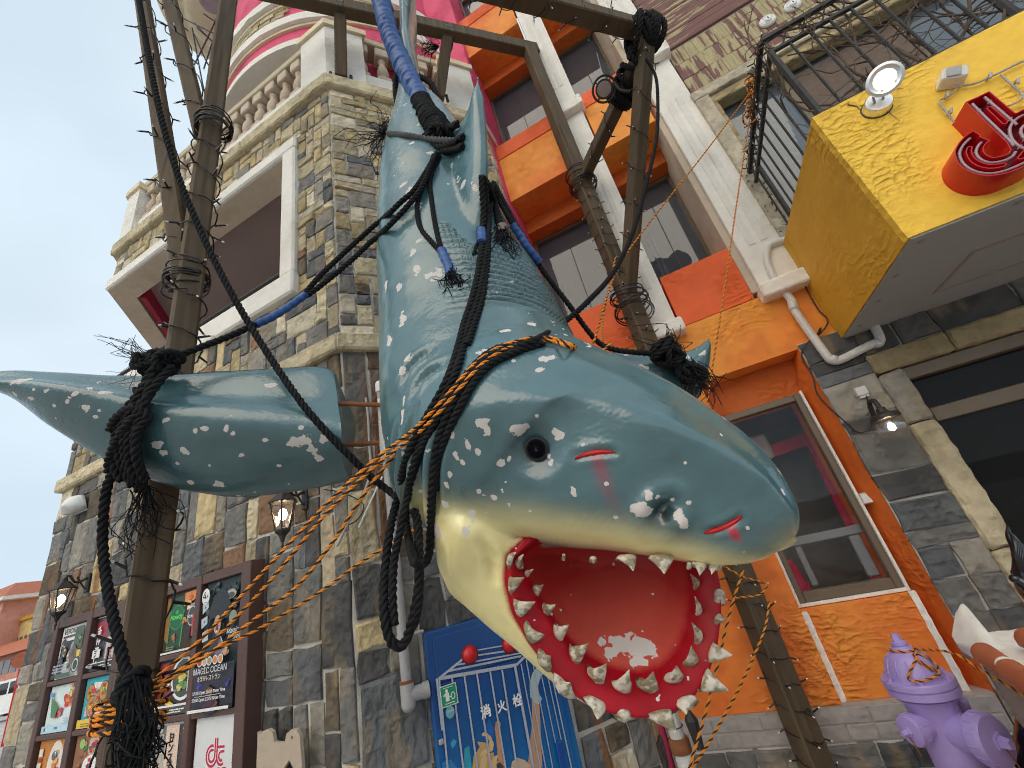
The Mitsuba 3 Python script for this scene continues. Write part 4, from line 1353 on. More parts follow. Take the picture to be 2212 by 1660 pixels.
for (u, v, w, h, z) in ((645, 950, 22, 12, 1.37), (700, 948, 18, 10, 1.37), (672, 970, 12, 8, 1.37), (690, 995, 11, 9, 1.38), (342, 965, 14, 9, 1.31), (355, 978, 16, 4, 1.31), (395, 978, 13, 7, 1.32), (420, 930, 5, 5, 1.32), (440, 925, 9, 6, 1.33), (485, 930, 7, 9, 1.33), (505, 938, 8, 6, 1.33),
                        (515, 985, 10, 5, 1.35), (225, 845, 14, 6, 1.33), (165, 850, 10, 6, 1.33), (100, 845, 8, 4, 1.33), (65, 862, 12, 7, 1.32), (70, 840, 6, 4, 1.33), (40, 820, 22, 4, 1.35), (570, 950, 6, 4, 1.35), (650, 920, 7, 5, 1.37), (680, 985, 5, 4, 1.37), (1375, 800, 26, 12, 1.60), (1310, 800, 10, 5, 1.6), (1352, 765, 9, 5, 1.62), (1505, 747, 9, 6, 1.62), (30, 858, 9, 5, 0), (120, 880, 8, 5, 0), (180, 880, 16, 7, 0), (205, 900, 7, 5, 0), (380, 1000, 5, 4, 0), (450, 1010, 5, 4, 0), (600, 1010, 5, 4, 0), (585, 830, 12, 5, 0), (470, 1050, 16, 4, 0), (410, 1045, 12, 4, 0), (360, 905, 9, 5, 0)):
    for q, vv in FINV:
        d_ = np.linalg.norm(q[:, :2] - (u, v), axis=1)
        ok_ = d_ < 22
        if ok_.any():
            o = np.where(ok_)[0]
            q3 = vv[o[np.argmin(q[o, 2] + d_[o] * .002)]]
            CH3.append((*q3, .5 * (w + h) * depth(q3) / FOC * .82, w / h))
            break
for (u0, v0, u1, v1) in ((715, 872, 850, 876), (740, 962, 872, 954)):
    add('rusty_bar', tube([P(u0, v0, 1.46), P(u1, v1, 1.50)], .0085, 10, smooth=False), 'm_rust', shark, smooth=True, label=None)
# torn socket shell on the flank
add('fin_socket', hullpts([P(*q) for q in ((815, 862, 1.52), (832, 856, 1.46), (838, 990, 1.40), (822, 1003, 1.46), (850, 870, 1.50), (858, 985, 1.46))]), 'm_white', shark, smooth=30)
# ================================================================== timber gallows
gal = thing('timber_gallows', 'brown timber gallows of posts, beams and braces that carries the hanging shark', 'frame')
_tm = {}


def timber(name, p0, p1, w, h, up=(0, 0, 1), spin=0.0, n=1):
    p0, p1 = np.asarray(p0, float), np.asarray(p1, float)
    m = beam(p0, p1, w, h, up, .010, spin)
    v = m[0]
    t = nrm(p1 - p0)
    s = (v - p0) @ t
    k = RNG.random()
    return add(name, m, 'm_timber', gal, uv=np.c_[s, np.full(len(v), k)], smooth=False)


def cross(p):
    return PY(p[0], p[1], LPY)


LPY = .85
LX = -2.07 * LPY
LP0, LP1 = np.array([LX, LPY, -.02]), np.array([LX, LPY, 7.2])
timber('post', LP0, LP1, .114, .098, (math.cos(math.radians(68)), math.sin(math.radians(68)), 0))
RP0, RP1 = np.array([.0, 3.52, -.02]), np.array([.0, 3.52, 7.66])
timber('post', RP0, RP1, .148, .148, (math.cos(math.radians(35)), math.sin(math.radians(35)), 0))
BD = nrm((2.21, 2.01, 0)); BN = np.array([BD[1], -BD[0], 0])
timber('rear_beam', np.array([.02, 3.57, 7.72]) + BD * .10, np.array([.02, 3.57, 7.72]) - BD * 4.9, .125, .20)
for (u, v) in ((737, 172), (948, 214)):
    b = PZ(u, v, 6.93)
    timber('stub_post', b, PZ(u - 2 if u < 800 else u + 18, 35 if u < 800 else 82, 7.66), .13, .13, BD)
    for s in (-1, 1):
        add('bolt', tube([b + BD * s * .11 + [0, 0, -.02], b + BD * s * .11 + [0, 0, .10]], .018, 8, smooth=False), 'm_iron', gal)
# right arms: a level arm and a brace that meet at the end of the front beam
TIP = np.array([.90, 2.60, 5.20])
timber('arm', [0, 3.52, 5.12], TIP + [0, 0, .0], .115, .115)
timber('brace', [0.0, 3.50, 3.55], TIP + np.array([.03, -.04, .10]), .12, .12)
timber('front_beam', TIP + np.array([.06, .055, .16]), TIP + np.array([.06, .055, .16]) - BD * 3.2, .13, .13)
timber('beam_end', TIP + np.array([-.10, .12, .02]), TIP + np.array([.12, -.06, .19]), .13, .13)
# left arms
for (p, z0, q) in (((402, 615), None, (302, -40, .70)), ((440, 300), None, (352, -60, .72))):
    a = PY(p[0], p[1], LPY)
    b = PY(q[0], q[1], q[2] * LPY)
    timber('brace', a, b + (b - a) * .4, .082, .082, (.4, -.6, .3))

# ---- fairy lights wound round the timbers


def fairy(label, a, b, hw, turns, a0=0.0, r=.0034, bulbs=1, drop=.0, jit=.5):
    """a dark cable spiralling round the timber from a to b, small clear bulbs sticking out of it"""
    t = thing('fairy_lights', label, 'string lights', 'fairy lights wound round the gallows timbers')
    a, b = np.asarray(a, float), np.asarray(b, float)
    ax = nrm(b - a)
    s = nrm(np.cross(ax, (0.31, .9, .2))); u = np.cross(s, ax)
    L = np.linalg.norm(b - a)
    n = int(turns * 20)
    pts, bl, cap = [], [], []
    for i in range(n + 1):
        k = i / n
        w = a0 + 2 * math.pi * (turns * k + .05 * math.sin(i * .7)) + .15 * RNG.uniform(-1, 1)
        rr = hw * 1.04
        pts.append(a + ax * (L * (k + jit * .02 * RNG.uniform(-1, 1))) + rr * (math.cos(w) * s + math.sin(w) * u))
        if i % 5 == 2:
            d = nrm(math.cos(w) * s + math.sin(w) * u + RNG.uniform(-.7, .7) * ax + RNG.uniform(-.5, .5) * s)
            p = pts[-1]
            e = p + d * RNG.uniform(.035, .055)
            bl.append(tube([p, e], [.0055, .0045], 5, smooth=False))
            cap.append(tube([e, e + d * .012], [.0045, .003], 5, smooth=False))
    pts = np.array(pts)
    add('cable', tube(pts, r, 5, step=.03), 'm_black', t)
    add('bulb_holders', cat(bl), 'm_black', t, kind='stuff')
    add('bulbs', cat(cap), 'm_white', t, kind='stuff')
    return t


def loops(parent_label, centre, ax, r, n, tube_r=.006, spread=.05, group=None):
    """a bunch of cable loops cinched round a joint"""
    t = thing('cable_bunch', parent_label, 'cable', group)
    ms = []
    A = axes_to(ax)
    for k in range(n):
        c = np.asarray(centre) + A[2] * RNG.uniform(-spread, spread)
        rr = r * RNG.uniform(.92, 1.15)
        tilt = RNG.uniform(-.35, .35)
        w = np.linspace(0, 2 * math.pi, 22)
        p = c + rr * (np.cos(w)[:, None] * A[0] + np.sin(w)[:, None] * A[1]) + (rr * tilt * np.cos(w + k))[:, None] * A[2]
        ms.append(tube(p, tube_r, 5, step=.03))
    add('cable_bunch', cat(ms), 'm_black', key=t)
    return t


zt = lambda v: PY(430, v, LPY)[2]
fairy('fairy lights wound round the lower half of the left post', [LX, LPY, .3], [LX, LPY, 2.0], .072, 6.5, .4)
fairy('fairy lights wound round the left post between the two brace joints', [LX, LPY, 2.4], [LX, LPY, 4.1], .072, 8.5, .4)
fairy('fairy lights wound up the leftmost brace, against the sky', PY(395, 590, LPY), PY(305, -20, .71 * LPY), .057, 7, 1.4)
fairy('fairy lights wound up the second brace of the left post', PY(437, 280, LPY), PY(357, -20, .73 * LPY), .057, 4, .9)
fairy('fairy lights wound round the foot of the right post', [0, 3.52, .0], [0, 3.52, 1.3], .088, 9, .4)
fairy('fairy lights wound round the right post above the shark head', [0, 3.52, 2.7], [0, 3.52, 5.0], .088, 14, .4)
fairy('fairy lights wound round the right brace', [0.0, 3.50, 3.6], TIP + [.0, 0, 0], .08, 7, .8)
fairy('fairy lights wound round the level right arm', [0.1, 3.42, 5.13], TIP, .075, 4, .2)
fairy('fairy lights wound along the front beam at the top', TIP + np.array([.06, .055, .16]), TIP + np.array([.06, .055, .16]) - BD * 1.8, .085, 7, .3)
loops('black cable cinched round the lower brace joint of the left post', PY(405, 600, LPY), (0, 0, 1), .080, 9, .0036, .09)
loops('black cable cinched round the upper brace joint of the left post', PY(462, 275, LPY), (0, 0, 1), .080, 9, .0040, .06)
loops('black cable cinched round the level arm joint of the right post', [0, 3.52, 5.1], (0, 0, 1), .135, 8, .006, .12)
loops('black cable cinched round the brace joint of the right post', [0.0, 3.50, 3.45], (0, 0, 1), .15, 8, .006, .12)

# ================================================================== ropes
OR, BK = np.array([.80, .27, .025]), np.array([.02, .018, .016])


def resolve(pts, r, lift=0.0):
    """(u, v, distance) where a pixel comes with a distance, else on the skin of the shark"""
    z = [q[2] if len(q) > 2 else None for q in pts]
    for i, q in enumerate(pts):
        if z[i] is None:
            h = hit(q[0], q[1], 12)
            z[i] = h - np.max(r) * 1.05 - lift if h is not None else None
    idx = [i for i in range(len(z)) if z[i] is not None]
    z = np.interp(np.arange(len(z)), idx, [z[i] for i in idx])
    return np.array([P(q[0], q[1], zz) for q, zz in zip(pts, z)])


def lay_rope(pts, r, label, mat='m_black_rope', cat_='rope', group=None, name='black_rope', lift=0.0, **k):
    w = resolve(pts, r, lift)
    return one(name, label, cat_, rope(w, r, **k), mat, group, smooth=True)


def orange(pts, r, label, group=None, world=False, lift=.02):
    w = np.asarray(pts, float) if world else resolve(pts, r, lift)
    st = rope_strands(w, r, pitch=r * 8, seg=8, nside=5)
    m = cat(st)
    c = np.vstack([np.broadcast_to(BK if i == 2 else OR, (len(s[0]), 3)) for i, s in enumerate(st)])
    return one('orange_rope', label, 'rope', m, 'm_vertex', group, smooth=True, color=c)


def fray(org, d, n, L, spread, r=.0022, droop=.3, mat='m_black_rope', label='', name='frayed_rope_end', lab=True):
    ms = []
    d = nrm(d)
    for _ in range(n):
        e = nrm(d + NP.normal(0, spread, 3))
        l = L * RNG.uniform(.5, 1.1)
        o = np.asarray(org) + NP.normal(0, .012, 3)
        p = [o, o + e * l * .4 + NP.normal(0, .012, 3), o + e * l * .75 + NP.normal(0, .02, 3) - [0, 0, droop * l * .2], o + e * l + NP.normal(0, .03, 3) - [0, 0, droop * l * .5]]
        ms.append(tube(p, [r, r * .7], 4, step=.03))
    return one(name, label, 'rope end', cat(ms), mat)


RR = .0155
lay_rope([(292, -50, 2.05), (330, 170, 1.72), (372, 340, 1.62), (425, 480, 1.56), (490, 615, 1.5), (560, 735, 1.45), (640, 855, 1.36), (700, 928, 1.34), (755, 985, 1.34), (800, 1030, 1.36), (850, 1068, 1.36), (895, 1105), (905, 1180), (905, 1260, 1.02), (893, 1330, 1.0), (876, 1386, 1.0), (858, 1396, 1.0), (840, 1376, 1.0), (830, 1320, 1.02), (832, 1230, 1.1), (842, 1150, 1.16), (856, 1085), (880, 985), (915, 915), (960, 835), (985, 770), (1003, 700), (1022, 640), (1038, 560), (1044, 480), (1040, 380)],
         .0122, 'long black rope from the sky past the near fin, looping under the jaw')
lay_rope([(1050, 390), (1052, 480), (1048, 560), (1034, 640), (1014, 700), (1003, 740), (986, 800), (955, 870), (912, 950), (885, 1040), (877, 1110), (884, 1170), (895, 1215, .98), (905, 1225, 1.0), (904, 1300, 1.0), (893, 1355, 1.0)],
         .0112, 'black rope down the back of the shark beside the dorsal fin')
lay_rope([(1396, 128, depth(TIP) - .12), (1416, 165, depth(TIP) - .14), (1421, 220, 3.1), (1418, 300, 2.8), (1396, 400, 2.5), (1368, 500, 2.2), (1328, 585, 1.95), (1272, 650, 1.72), (1215, 700, 1.58), (1170, 730), (1110, 752), (1060, 770), (1022, 805), (985, 860), (950, 940), (938, 1010), (932, 1090), (930, 1150), (926, 1200), (914, 1222)],
         .0122, 'black rope from the right gallows tip across the neck of the shark to its cheek')
lay_rope([(1175, 742), (1110, 762), (1062, 785), (1028, 820), (998, 870), (965, 940), (946, 1000), (940, 1060)], .0112, 'short second black rope doubled over the neck of the shark')
lay_rope([(945, 330), (918, 376), (893, 413), (868, 435), (846, 456), (826, 474, 1.80), (806, 490, 1.82), (740, 550, 1.75), (690, 598, 1.68), (660, 634, 1.64)], .0112, 'upper one of two black ropes stretched from the tail knot to the near fin', lift=.04)
lay_rope([(938, 335), (922, 380), (905, 415), (882, 444), (858, 470), (836, 492), (816, 510, 1.79), (796, 528, 1.80), (760, 562, 1.73), (700, 612, 1.67), (662, 640, 1.64)], .0112, 'lower one of two black ropes stretched from the tail knot to the near fin', lift=.04)
lay_rope([(554, 700, 1.52), (500, 725, 1.48), (440, 748, 1.43), (380, 771, 1.38), (352, 782, 1.34)], .0118, 'black rope between the blue wrapping and the coil on the near fin')


lay_rope([(1120, 744), (1075, 754), (1040, 776), (1012, 806), (982, 846), (945, 905), (908, 975), (884, 1060), (868, 1130), (852, 1210, 1.1), (848, 1290, 1.04), (852, 1350, 1.01)], .0112, 'innermost black rope from the shark neck down along the gills')
lay_rope([(1066, 400), (1058, 470), (1054, 560), (1043, 640), (1024, 702), (1010, 745)], .0105, 'thin black rope beside the two ropes under the dorsal fin')


def wrapped(pts, r, label, mat='m_blue_tape', ridges=26, name='blue_wrapped_rope', rough=.25):
    p = spline(resolve(pts, r), n=ridges * 6)
    t, a, b = frames(p)
    s = np.linspace(0, 1, len(p))
    rr = np.interp(s, np.linspace(0, 1, np.size(r)), np.ravel(r)) if np.size(r) > 1 else np.full(len(p), r)
    th_ = np.linspace(0, 2 * math.pi, 14, endpoint=False)
    mod = 1 + rough * .5 * np.sin(s[:, None] * ridges * 2 * math.pi + 1.3 * np.sin(th_)[None] + 2 * meshkit.noise(p * 9)[:, None]) * .6
    rings = p[:, None] + (rr[:, None] * mod)[..., None] * (np.cos(th_)[None, :, None] * a[:, None] + np.sin(th_)[None, :, None] * b[:, None])
    m = sweep_rings(rings)
    v = m[0] + (meshkit.fbm(m[0] * 30, 2, 5) - .5)[:, None] * rr.mean() * .35
    return one(name, label, 'rope', (v, m[1]), mat, smooth=True)


wrapped([(662, 636, 1.64), (625, 662, 1.60), (590, 684, 1.56), (552, 702, 1.52)], .0145, 'blue-wrapped length of rope across the stone wall', ridges=7)
wrapped([(808, -70, 2.60), (830, 30, 2.46), (850, 95, 2.36), (875, 150, 2.24), (900, 200, 2.12), (912, 224, 2.07)], np.array([.052, .052, .05, .047]), 'thick hanging rope bound in blue cord above the tail knot', ridges=34)
wrapped([(910, 220, 2.07), (925, 250, 2.0), (940, 275, 1.96), (950, 298, 1.93)], np.array([.046, .05, .062, .07]), 'black binding at the lower end of the thick hanging rope', 'm_black_rope', 12, 'black_wrapped_rope')
wrapped([(953, 541), (962, 560), (970, 578), (976, 594)], .017, 'blue tape round the doubled rope end on the shark back', ridges=5)
wrapped([(1040, 498), (1041, 512), (1040, 526)], .019, 'small blue tape on the ropes below the dorsal fin', ridges=3)
wrapped([(1108, 486, 1.72), (1125, 512, 1.72), (1148, 545, 1.72), (1166, 568, 1.74)], .017, 'blue-wrapped rope on the far flank of the shark', ridges=7)
lay_rope([(1046, 385), (1075, 430), (1106, 482, 1.74), (1140, 535, 1.74), (1180, 595, 1.74), (1230, 660, 1.72), (1270, 715, 1.70), (1300, 745, 1.68), (1340, 758, 1.62), (1400, 764, 1.60), (1450, 770, 1.60)], .0112, 'black rope over the far flank to the far fin')
lay_rope([(1066, 395), (1090, 440), (1118, 492, 1.76), (1146, 540, 1.76)], .013, 'short black rope beside the far flank')
lay_rope([(945, 332), (918, 390), (902, 440), (906, 487), (930, 520), (952, 542)], .0100, 'left strand of the black rope loop hanging on the shark back')
lay_rope([(950, 335), (930, 385), (932, 430), (941, 490), (953, 540)], .0100, 'right strand of the black rope loop hanging on the shark back')
lay_rope([(838, 289), (880, 293), (925, 301), (985, 305)], .014, 'grey rope girdle round the tail stem', 'm_grey_rope', name='grey_rope')
lay_rope([(988, 268), (960, 282), (935, 300), (948, 318), (990, 305)], .016, 'black rope turns at the tail knot')
lay_rope([(1000, 295), (975, 312), (955, 325), (985, 322), (1000, 315)], .014, 'second black rope turn at the tail knot')
# knot itself
kn = []
kc = P(953, 300, 1.93)
for k in range(9):
    A = axes_to(NP.normal(0, 1, 3))
    w = np.linspace(0, 2 * math.pi, 14)
    kn.append(rope(kc + NP.normal(0, .018, 3) + .055 * (np.cos(w)[:, None] * A[0] + np.sin(w)[:, None] * A[1]), .014))
one('tail_knot', 'big black rope knot at the tail of the shark', 'knot', cat(kn), 'm_black_rope', smooth=True)
hz = hit(960, 220) or 2.3
lay_rope([(862, 150, 2.5), (855, 190, 2.42), (864, 240, 2.3), (880, 262, 2.24)], .02, 'black rope hanging at the left of the tail stem')
lay_rope([(895, 160, 2.42), (930, 180, 2.3), (945, 215, 2.24), (944, 240, 2.22)], .016, 'black rope arching over the tail stem')
fray(P(832, 285, 2.22), nrm(P(822, 330, 2.2) - P(832, 285, 2.22)), 46, .22, .55, label='black frayed tuft at the left edge of the tail stem')
fray(P(832, 290, 2.2), nrm(P(838, 250, 2.2) - P(832, 290, 2.2)), 20, .09, .5, label='small black tuft standing up beside the tail stem')
t0 = hit(1085, 500) or 1.75
lay_rope([(1050, 395), (1068, 440), (1080, 490)], .016, 'black rope stub above the tassel on the far shoulder')
fray(P(1085, 500, t0 - .05), nrm(P(1082, 560, t0 - .08) - P(1085, 500, t0 - .05)), 80, .16, .28, .0026, label='black rope tassel hanging on the far shoulder of the shark')
one('tassel_binding', 'faded pink binding at the top of the tassel', 'binding', tube([P(1084, 484, t0 - .05), P(1086, 498, t0 - .05)], .017, 10, smooth=False), 'm_mauve')
fray(on(978, 600, .01), nrm(P(983, 618, 1.6) - P(976, 598, 1.6)), 40, .05, .35, .0024, label='frayed end of the blue-taped rope on the shark back')
lay_rope([(1040, 515), (1030, 530), (1023, 552)], .007, 'thin black cord end with blue tip by the dorsal fin')

# coil of black rope round the near fin
FZ = lambda u, v: 1.335 + .02 * math.sin(u * .02)
cl = thing('rope_coil', 'heavy coil of black rope bound round the near pectoral fin', 'rope')
coil = [[(365, 775, 1.36), (330, 800, 1.30), (300, 850, 1.30), (272, 890, 1.30), (250, 940, 1.31), (244, 1000, 1.32), (262, 1040, 1.32)],
        [(350, 780, 1.33), (318, 830, 1.29), (285, 880, 1.29), (262, 930, 1.29), (256, 990, 1.31), (285, 1050, 1.32)],
        [(340, 790, 1.32), (300, 860, 1.28), (270, 930, 1.28), (272, 1000, 1.30), (300, 1060, 1.33)],
        [(372, 790, 1.33), (322, 850, 1.28), (288, 920, 1.28), (282, 990, 1.29), (296, 1040, 1.31), (318, 1040, 1.32)],
        [(330, 810, 1.30), (310, 880, 1.27), (290, 950, 1.28), (300, 1010, 1.30), (310, 1062, 1.33)],
        [(300, 840, 1.31), (310, 880, 1.27), (318, 900, 1.27), (302, 930, 1.27), (292, 960, 1.27), (300, 1000, 1.28), (315, 1040, 1.31)],
        [(240, 930, 1.31), (250, 905, 1.29), (285, 880, 1.275), (300, 888, 1.27), (285, 905, 1.27), (262, 935, 1.28), (240, 985, 1.31), (236, 1020, 1.33)]]
for q in coil:
    q = [(a + RNG.uniform(-3, 3), b, c) for a, b, c in q]
    add('turn', rope(np.array([P(*x) for x in q]), .0135), 'm_black_rope', cl, smooth=True)
ms = []
for k in range(11):
    A = axes_to(NP.normal(0, 1, 3))
    w = np.linspace(0, 2 * math.pi, 12)
    c = P(RNG.uniform(305, 372), RNG.uniform(765, 800), RNG.uniform(1.33, 1.40))
    ms.append(rope(c + RNG.uniform(.018, .036) * (np.cos(w)[:, None] * A[0] + np.sin(w)[:, None] * A[1]), .0105))
add('knot', cat(ms), 'm_black_rope', cl, smooth=True)
fray(P(330, 785, 1.36), nrm(P(250, 765, 1.36) - P(330, 785, 1.36)), 24, .12, .42, .0010, label='wispy black frayed strands on top of the near fin')
fray(P(300, 770, 1.36), nrm(P(262, 748, 1.36) - P(300, 770, 1.36)), 10, .12, .25, .0012, 0, label='fine loose threads against the sky above the near fin')
fray(P(310, 1060, 1.33), nrm(P(303, 1150, 1.33) - P(310, 1060, 1.33)), 46, .17, .28, .0016, label='frayed black strands hanging under the near fin')
fray(P(296, 1135, 1.33), (0.05, 0, -1), 14, .045, .4, .0018, mat='m_green', label='tuft of green fibre under the near fin') if False else None
lay_rope([(250, 1010, 1.33), (232, 1050, 1.33), (224, 1110, 1.32), (222, 1170, 1.31), (228, 1240, 1.27), (240, 1310, 1.22), (258, 1390, 1.17), (270, 1440, 1.14), (282, 1470, 1.12)], .0140, 'thick black rope hanging from the near fin to the left post')
ms = []
for k in range(5):
    A = axes_to(NP.normal(0, 1, 3))
    w = np.linspace(0, 2 * math.pi, 12)
    c = P(RNG.uniform(278, 292), RNG.uniform(1465, 1500), 1.11)
    ms.append(rope(c + .03 * (np.cos(w)[:, None] * A[0] + np.sin(w)[:, None] * A[1]), .013))
one('post_knot', 'black rope knot tied on the left post above the tassel', 'knot', cat(ms), 'm_black_rope', smooth=True)
fray(P(288, 1480, 1.10), nrm(P(284, 1640, 1.03) - P(288, 1480, 1.10)), 80, .24, .04, .0030, 0, label='big black rope tassel hanging on the left post')
fray(P(298, 1545, 1.07), nrm(P(302, 1640, 1.02) - P(298, 1545, 1.07)), 46, .11, .07, .0026, 0, label='lower shaggy part of the black tassel on the left post')
# far fin bundle
ms = []
for k in range(14):
    A = axes_to(NP.normal(0, 1, 3))
    w = np.linspace(0, 2 * math.pi, 12)
    s = RNG.random()
    c = P(1425 + 85 * s, 752 + 70 * s + RNG.uniform(-8, 8), 1.58)
    ms.append(rope(c + RNG.uniform(.02, .05) * (np.cos(w)[:, None] * A[0] + np.sin(w)[:, None] * A[1]), .012))
one('fin_binding', 'tangle of black rope bound round the far fin', 'rope', cat(ms), 'm_black_rope', smooth=True)
fray(P(1490, 790, 1.57), nrm(P(1512, 850, 1.57) - P(1480, 770, 1.57)), 64, .12, .3, .0020, label='frayed black strands on the far fin')
fray(P(1440, 752, 1.57), nrm(P(1450, 735, 1.57) - P(1440, 760, 1.57)), 30, .06, .6, .002, label='short black wisps on top of the far fin')
# knot at the right gallows tip
kt = thing('tip_lashing', 'black rope lashing round the right tip of the gallows', 'lashing')
ms = []
for k in range(12):
    A = axes_to(nrm(BD + NP.normal(0, .35, 3)))
    w = np.linspace(0, 2 * math.pi, 16)
    c = TIP + np.array([.0, .03, .10]) - BD * RNG.uniform(-.05, .10)
    ms.append(rope(c + .15 * (np.cos(w)[:, None] * A[0] + np.sin(w)[:, None] * A[1]), .022))
add('beam_turns', cat(ms), 'm_black_rope', kt, smooth=True)
ms = []
for k in range(10):
    ad = nrm(TIP - np.array([0, 3.52, 5.12]))
    A = axes_to(nrm(ad + NP.normal(0, .3, 3)))
    w = np.linspace(0, 2 * math.pi, 16)
    c = TIP - ad * RNG.uniform(.12, .55)
    ms.append(rope(c + .115 * (np.cos(w)[:, None] * A[0] + np.sin(w)[:, None] * A[1]), .022))
add('arm_turns', cat(ms), 'm_black_rope', kt, smooth=True)
for (u, v, s, lb) in ((735, 35, .14, 'over the left stub post'), (968, 85, .14, 'over the right stub post')):
    c = PZ(u, v, 7.72)
    ms = [tube([c + q * s + BD * k for q in (np.array([0, 0, 1.]), BN, np.array([0, 0, -1.]), -BN, np.array([0, 0, 1.]))], .013, 6) for k in (-.03, .0, .03)]
    one('cord_tie', 'thin black cord tied round the rear beam ' + lb, 'cord', cat(ms), 'm_black')
fray(PZ(945, 100, 7.60), nrm((-.8, -.5, -.1)), 36, .22, .45, .004, label='frayed cord end by the right stub post')

# ---- orange and black ropes
og = [(1240, 748), (1200, 733), (1165, 728), (1120, 737), (1075, 752), (1030, 782), (995, 820), (950, 872), (905, 918), (860, 955, 1.15), (800, 1002, 1.15)]
og2 = [(1275, 768, 1.55), (1235, 752), (1200, 739), (1165, 736), (1120, 745), (1078, 762), (1036, 792), (1000, 832), (955, 884), (910, 930), (865, 965, 1.15), (805, 1012, 1.15)]
PZc = 1.36
orange(og + [(700, 1095, 1.18), (560, 1245, 1.22), (440, 1375, 1.26), (340, 1462, 1.17), (300, 1488, 1.15), (268, 1505, 1.14)], .0054, 'upper orange rope from the shark neck down to the left post')
orange(og2 + [(700, 1115, 1.18), (590, 1248, 1.22), (470, 1375, 1.26), (350, 1478, 1.16), (300, 1506, 1.14), (262, 1530, 1.13)], .0054, 'middle orange rope from the shark neck down to the left post')
orange([(910, 930), (880, 958, 1.17), (830, 1010, 1.16), (775, 1085, 1.17), (720, 1170, 1.19), (640, 1268, 1.22), (540, 1345, 1.25), (430, 1428, 1.21), (330, 1492, 1.15), (265, 1540, 1.13)], .0053, 'lower orange rope from the shark flank down to the left post')
orange([(905, 1135), (868, 1162, 1.3), (780, 1215, 1.3), (690, 1280, 1.3), (560, 1358, 1.26), (440, 1418, 1.22), (330, 1485, 1.155), (270, 1522, 1.135)], .0047, 'thin orange rope from under the jaw to the left post')
for k, (v, lb) in enumerate(((1502, 'topmost'), (1520, 'second'), (1538, 'third'), (1554, 'fourth'), (1568, 'lowest'))):
    zz = PY(272, v, LPY)[2]
    w = np.linspace(0, 2 * math.pi, 26)
    ring_ = np.array([[LX + .086 * math.cos(q) , LPY + .086 * math.sin(q), zz + .012 * math.sin(q * 1 + k)] for q in w])
    orange(ring_, .0060, lb + ' turn of orange rope wound round the left post', 'turns of orange rope on the left post', world=True)
orange([(270, 1560, 1.10), (262, 1600, 1.08), (258, 1640, 1.07), (250, 1680, 1.06)], .0050, 'orange rope tail hanging below the turns on the left post')
orange([(300, 1620, 1.05), (296, 1650, 1.04), (292, 1690, 1.03)], .0050, 'short orange rope end beside the tassel at the foot of the left post')
orange([(1240, 748), (1262, 762, 1.55), (1290, 764, 1.56), (1308, 752, 1.58), (1320, 742, 1.6)], .0055, 'orange rope end by the far fin')
rk = np.array([1.40, 3.60, 4.52])              # tied to the balcony corner
rk = PY(1628, 190, 3.0)
o2 = P(1282, 742, 1.62)
orange([rk, rk * .5 + PY(1385, 505, 2.2) * .5 + [0, 0, -.01], PY(1385, 505, 2.2), PY(1330, 590, 1.95), o2], .0050, 'thin orange rope slanting from the balcony corner to the shark', world=True)
orange([PY(1622, 240, 3.0), PY(1590, 450, 2.75), PY(1560, 660, 2.55), PY(1535, 820, 2.4), PY(1528, 870, 2.36)], .0049, 'thin orange rope hanging nearly upright from the balcony corner', world=True)
orange([PY(1330, 555, 2.2), PY(1312, 640, 2.05), PY(1302, 700, 1.95), P(1303, 788, 1.6)], .0047, 'thin orange rope hanging behind the black neck rope', world=True)
orange([PY(1605, 1232, 2.2), PY(1575, 1330, 2.1), PY(1535, 1500, 2.0), PY(1492, 1650, 1.95), PY(1484, 1690, 1.95)], .0052, 'left orange rope hanging from the right post beside the jaw', world=True)
orange([PY(1662, 1300, 2.6), PY(1650, 1365, 2.5), PY(1600, 1480, 2.3), PY(1540, 1590, 2.1), PY(1496, 1660, 1.95)], .0052, 'right orange rope hanging from the right post beside the jaw', world=True)
orange([PY(1560, 1222, 2.9), PY(1610, 1248, 2.9), PY(1655, 1262, 2.95), PY(1640, 1285, 2.95), PY(1590, 1292, 2.9)], .0052, 'orange rope loop on the right post below the snout', world=True)
ms, cc = [], []
for k in range(12):
    A = axes_to(NP.normal(0, 1, 3))
    w = np.linspace(0, 2 * math.pi, 12)
    c = PY(1628 + RNG.uniform(-10, 12), 170 + 90 * k / 12, 3.0)
    st = rope_strands(c + RNG.uniform(.03, .055) * (np.cos(w)[:, None] * A[0] + np.sin(w)[:, None] * A[1]), .0075, pitch=.06, nside=5)
    ms += st
    cc += [np.broadcast_to(BK if i == 2 else OR, (len(s[0]), 3)) for i, s in enumerate(st)]
one('orange_knot', 'orange and black rope knotted round the balcony corner', 'knot', cat(ms), 'm_vertex', smooth=True, color=np.vstack(cc))
# ================================================================== flat prints


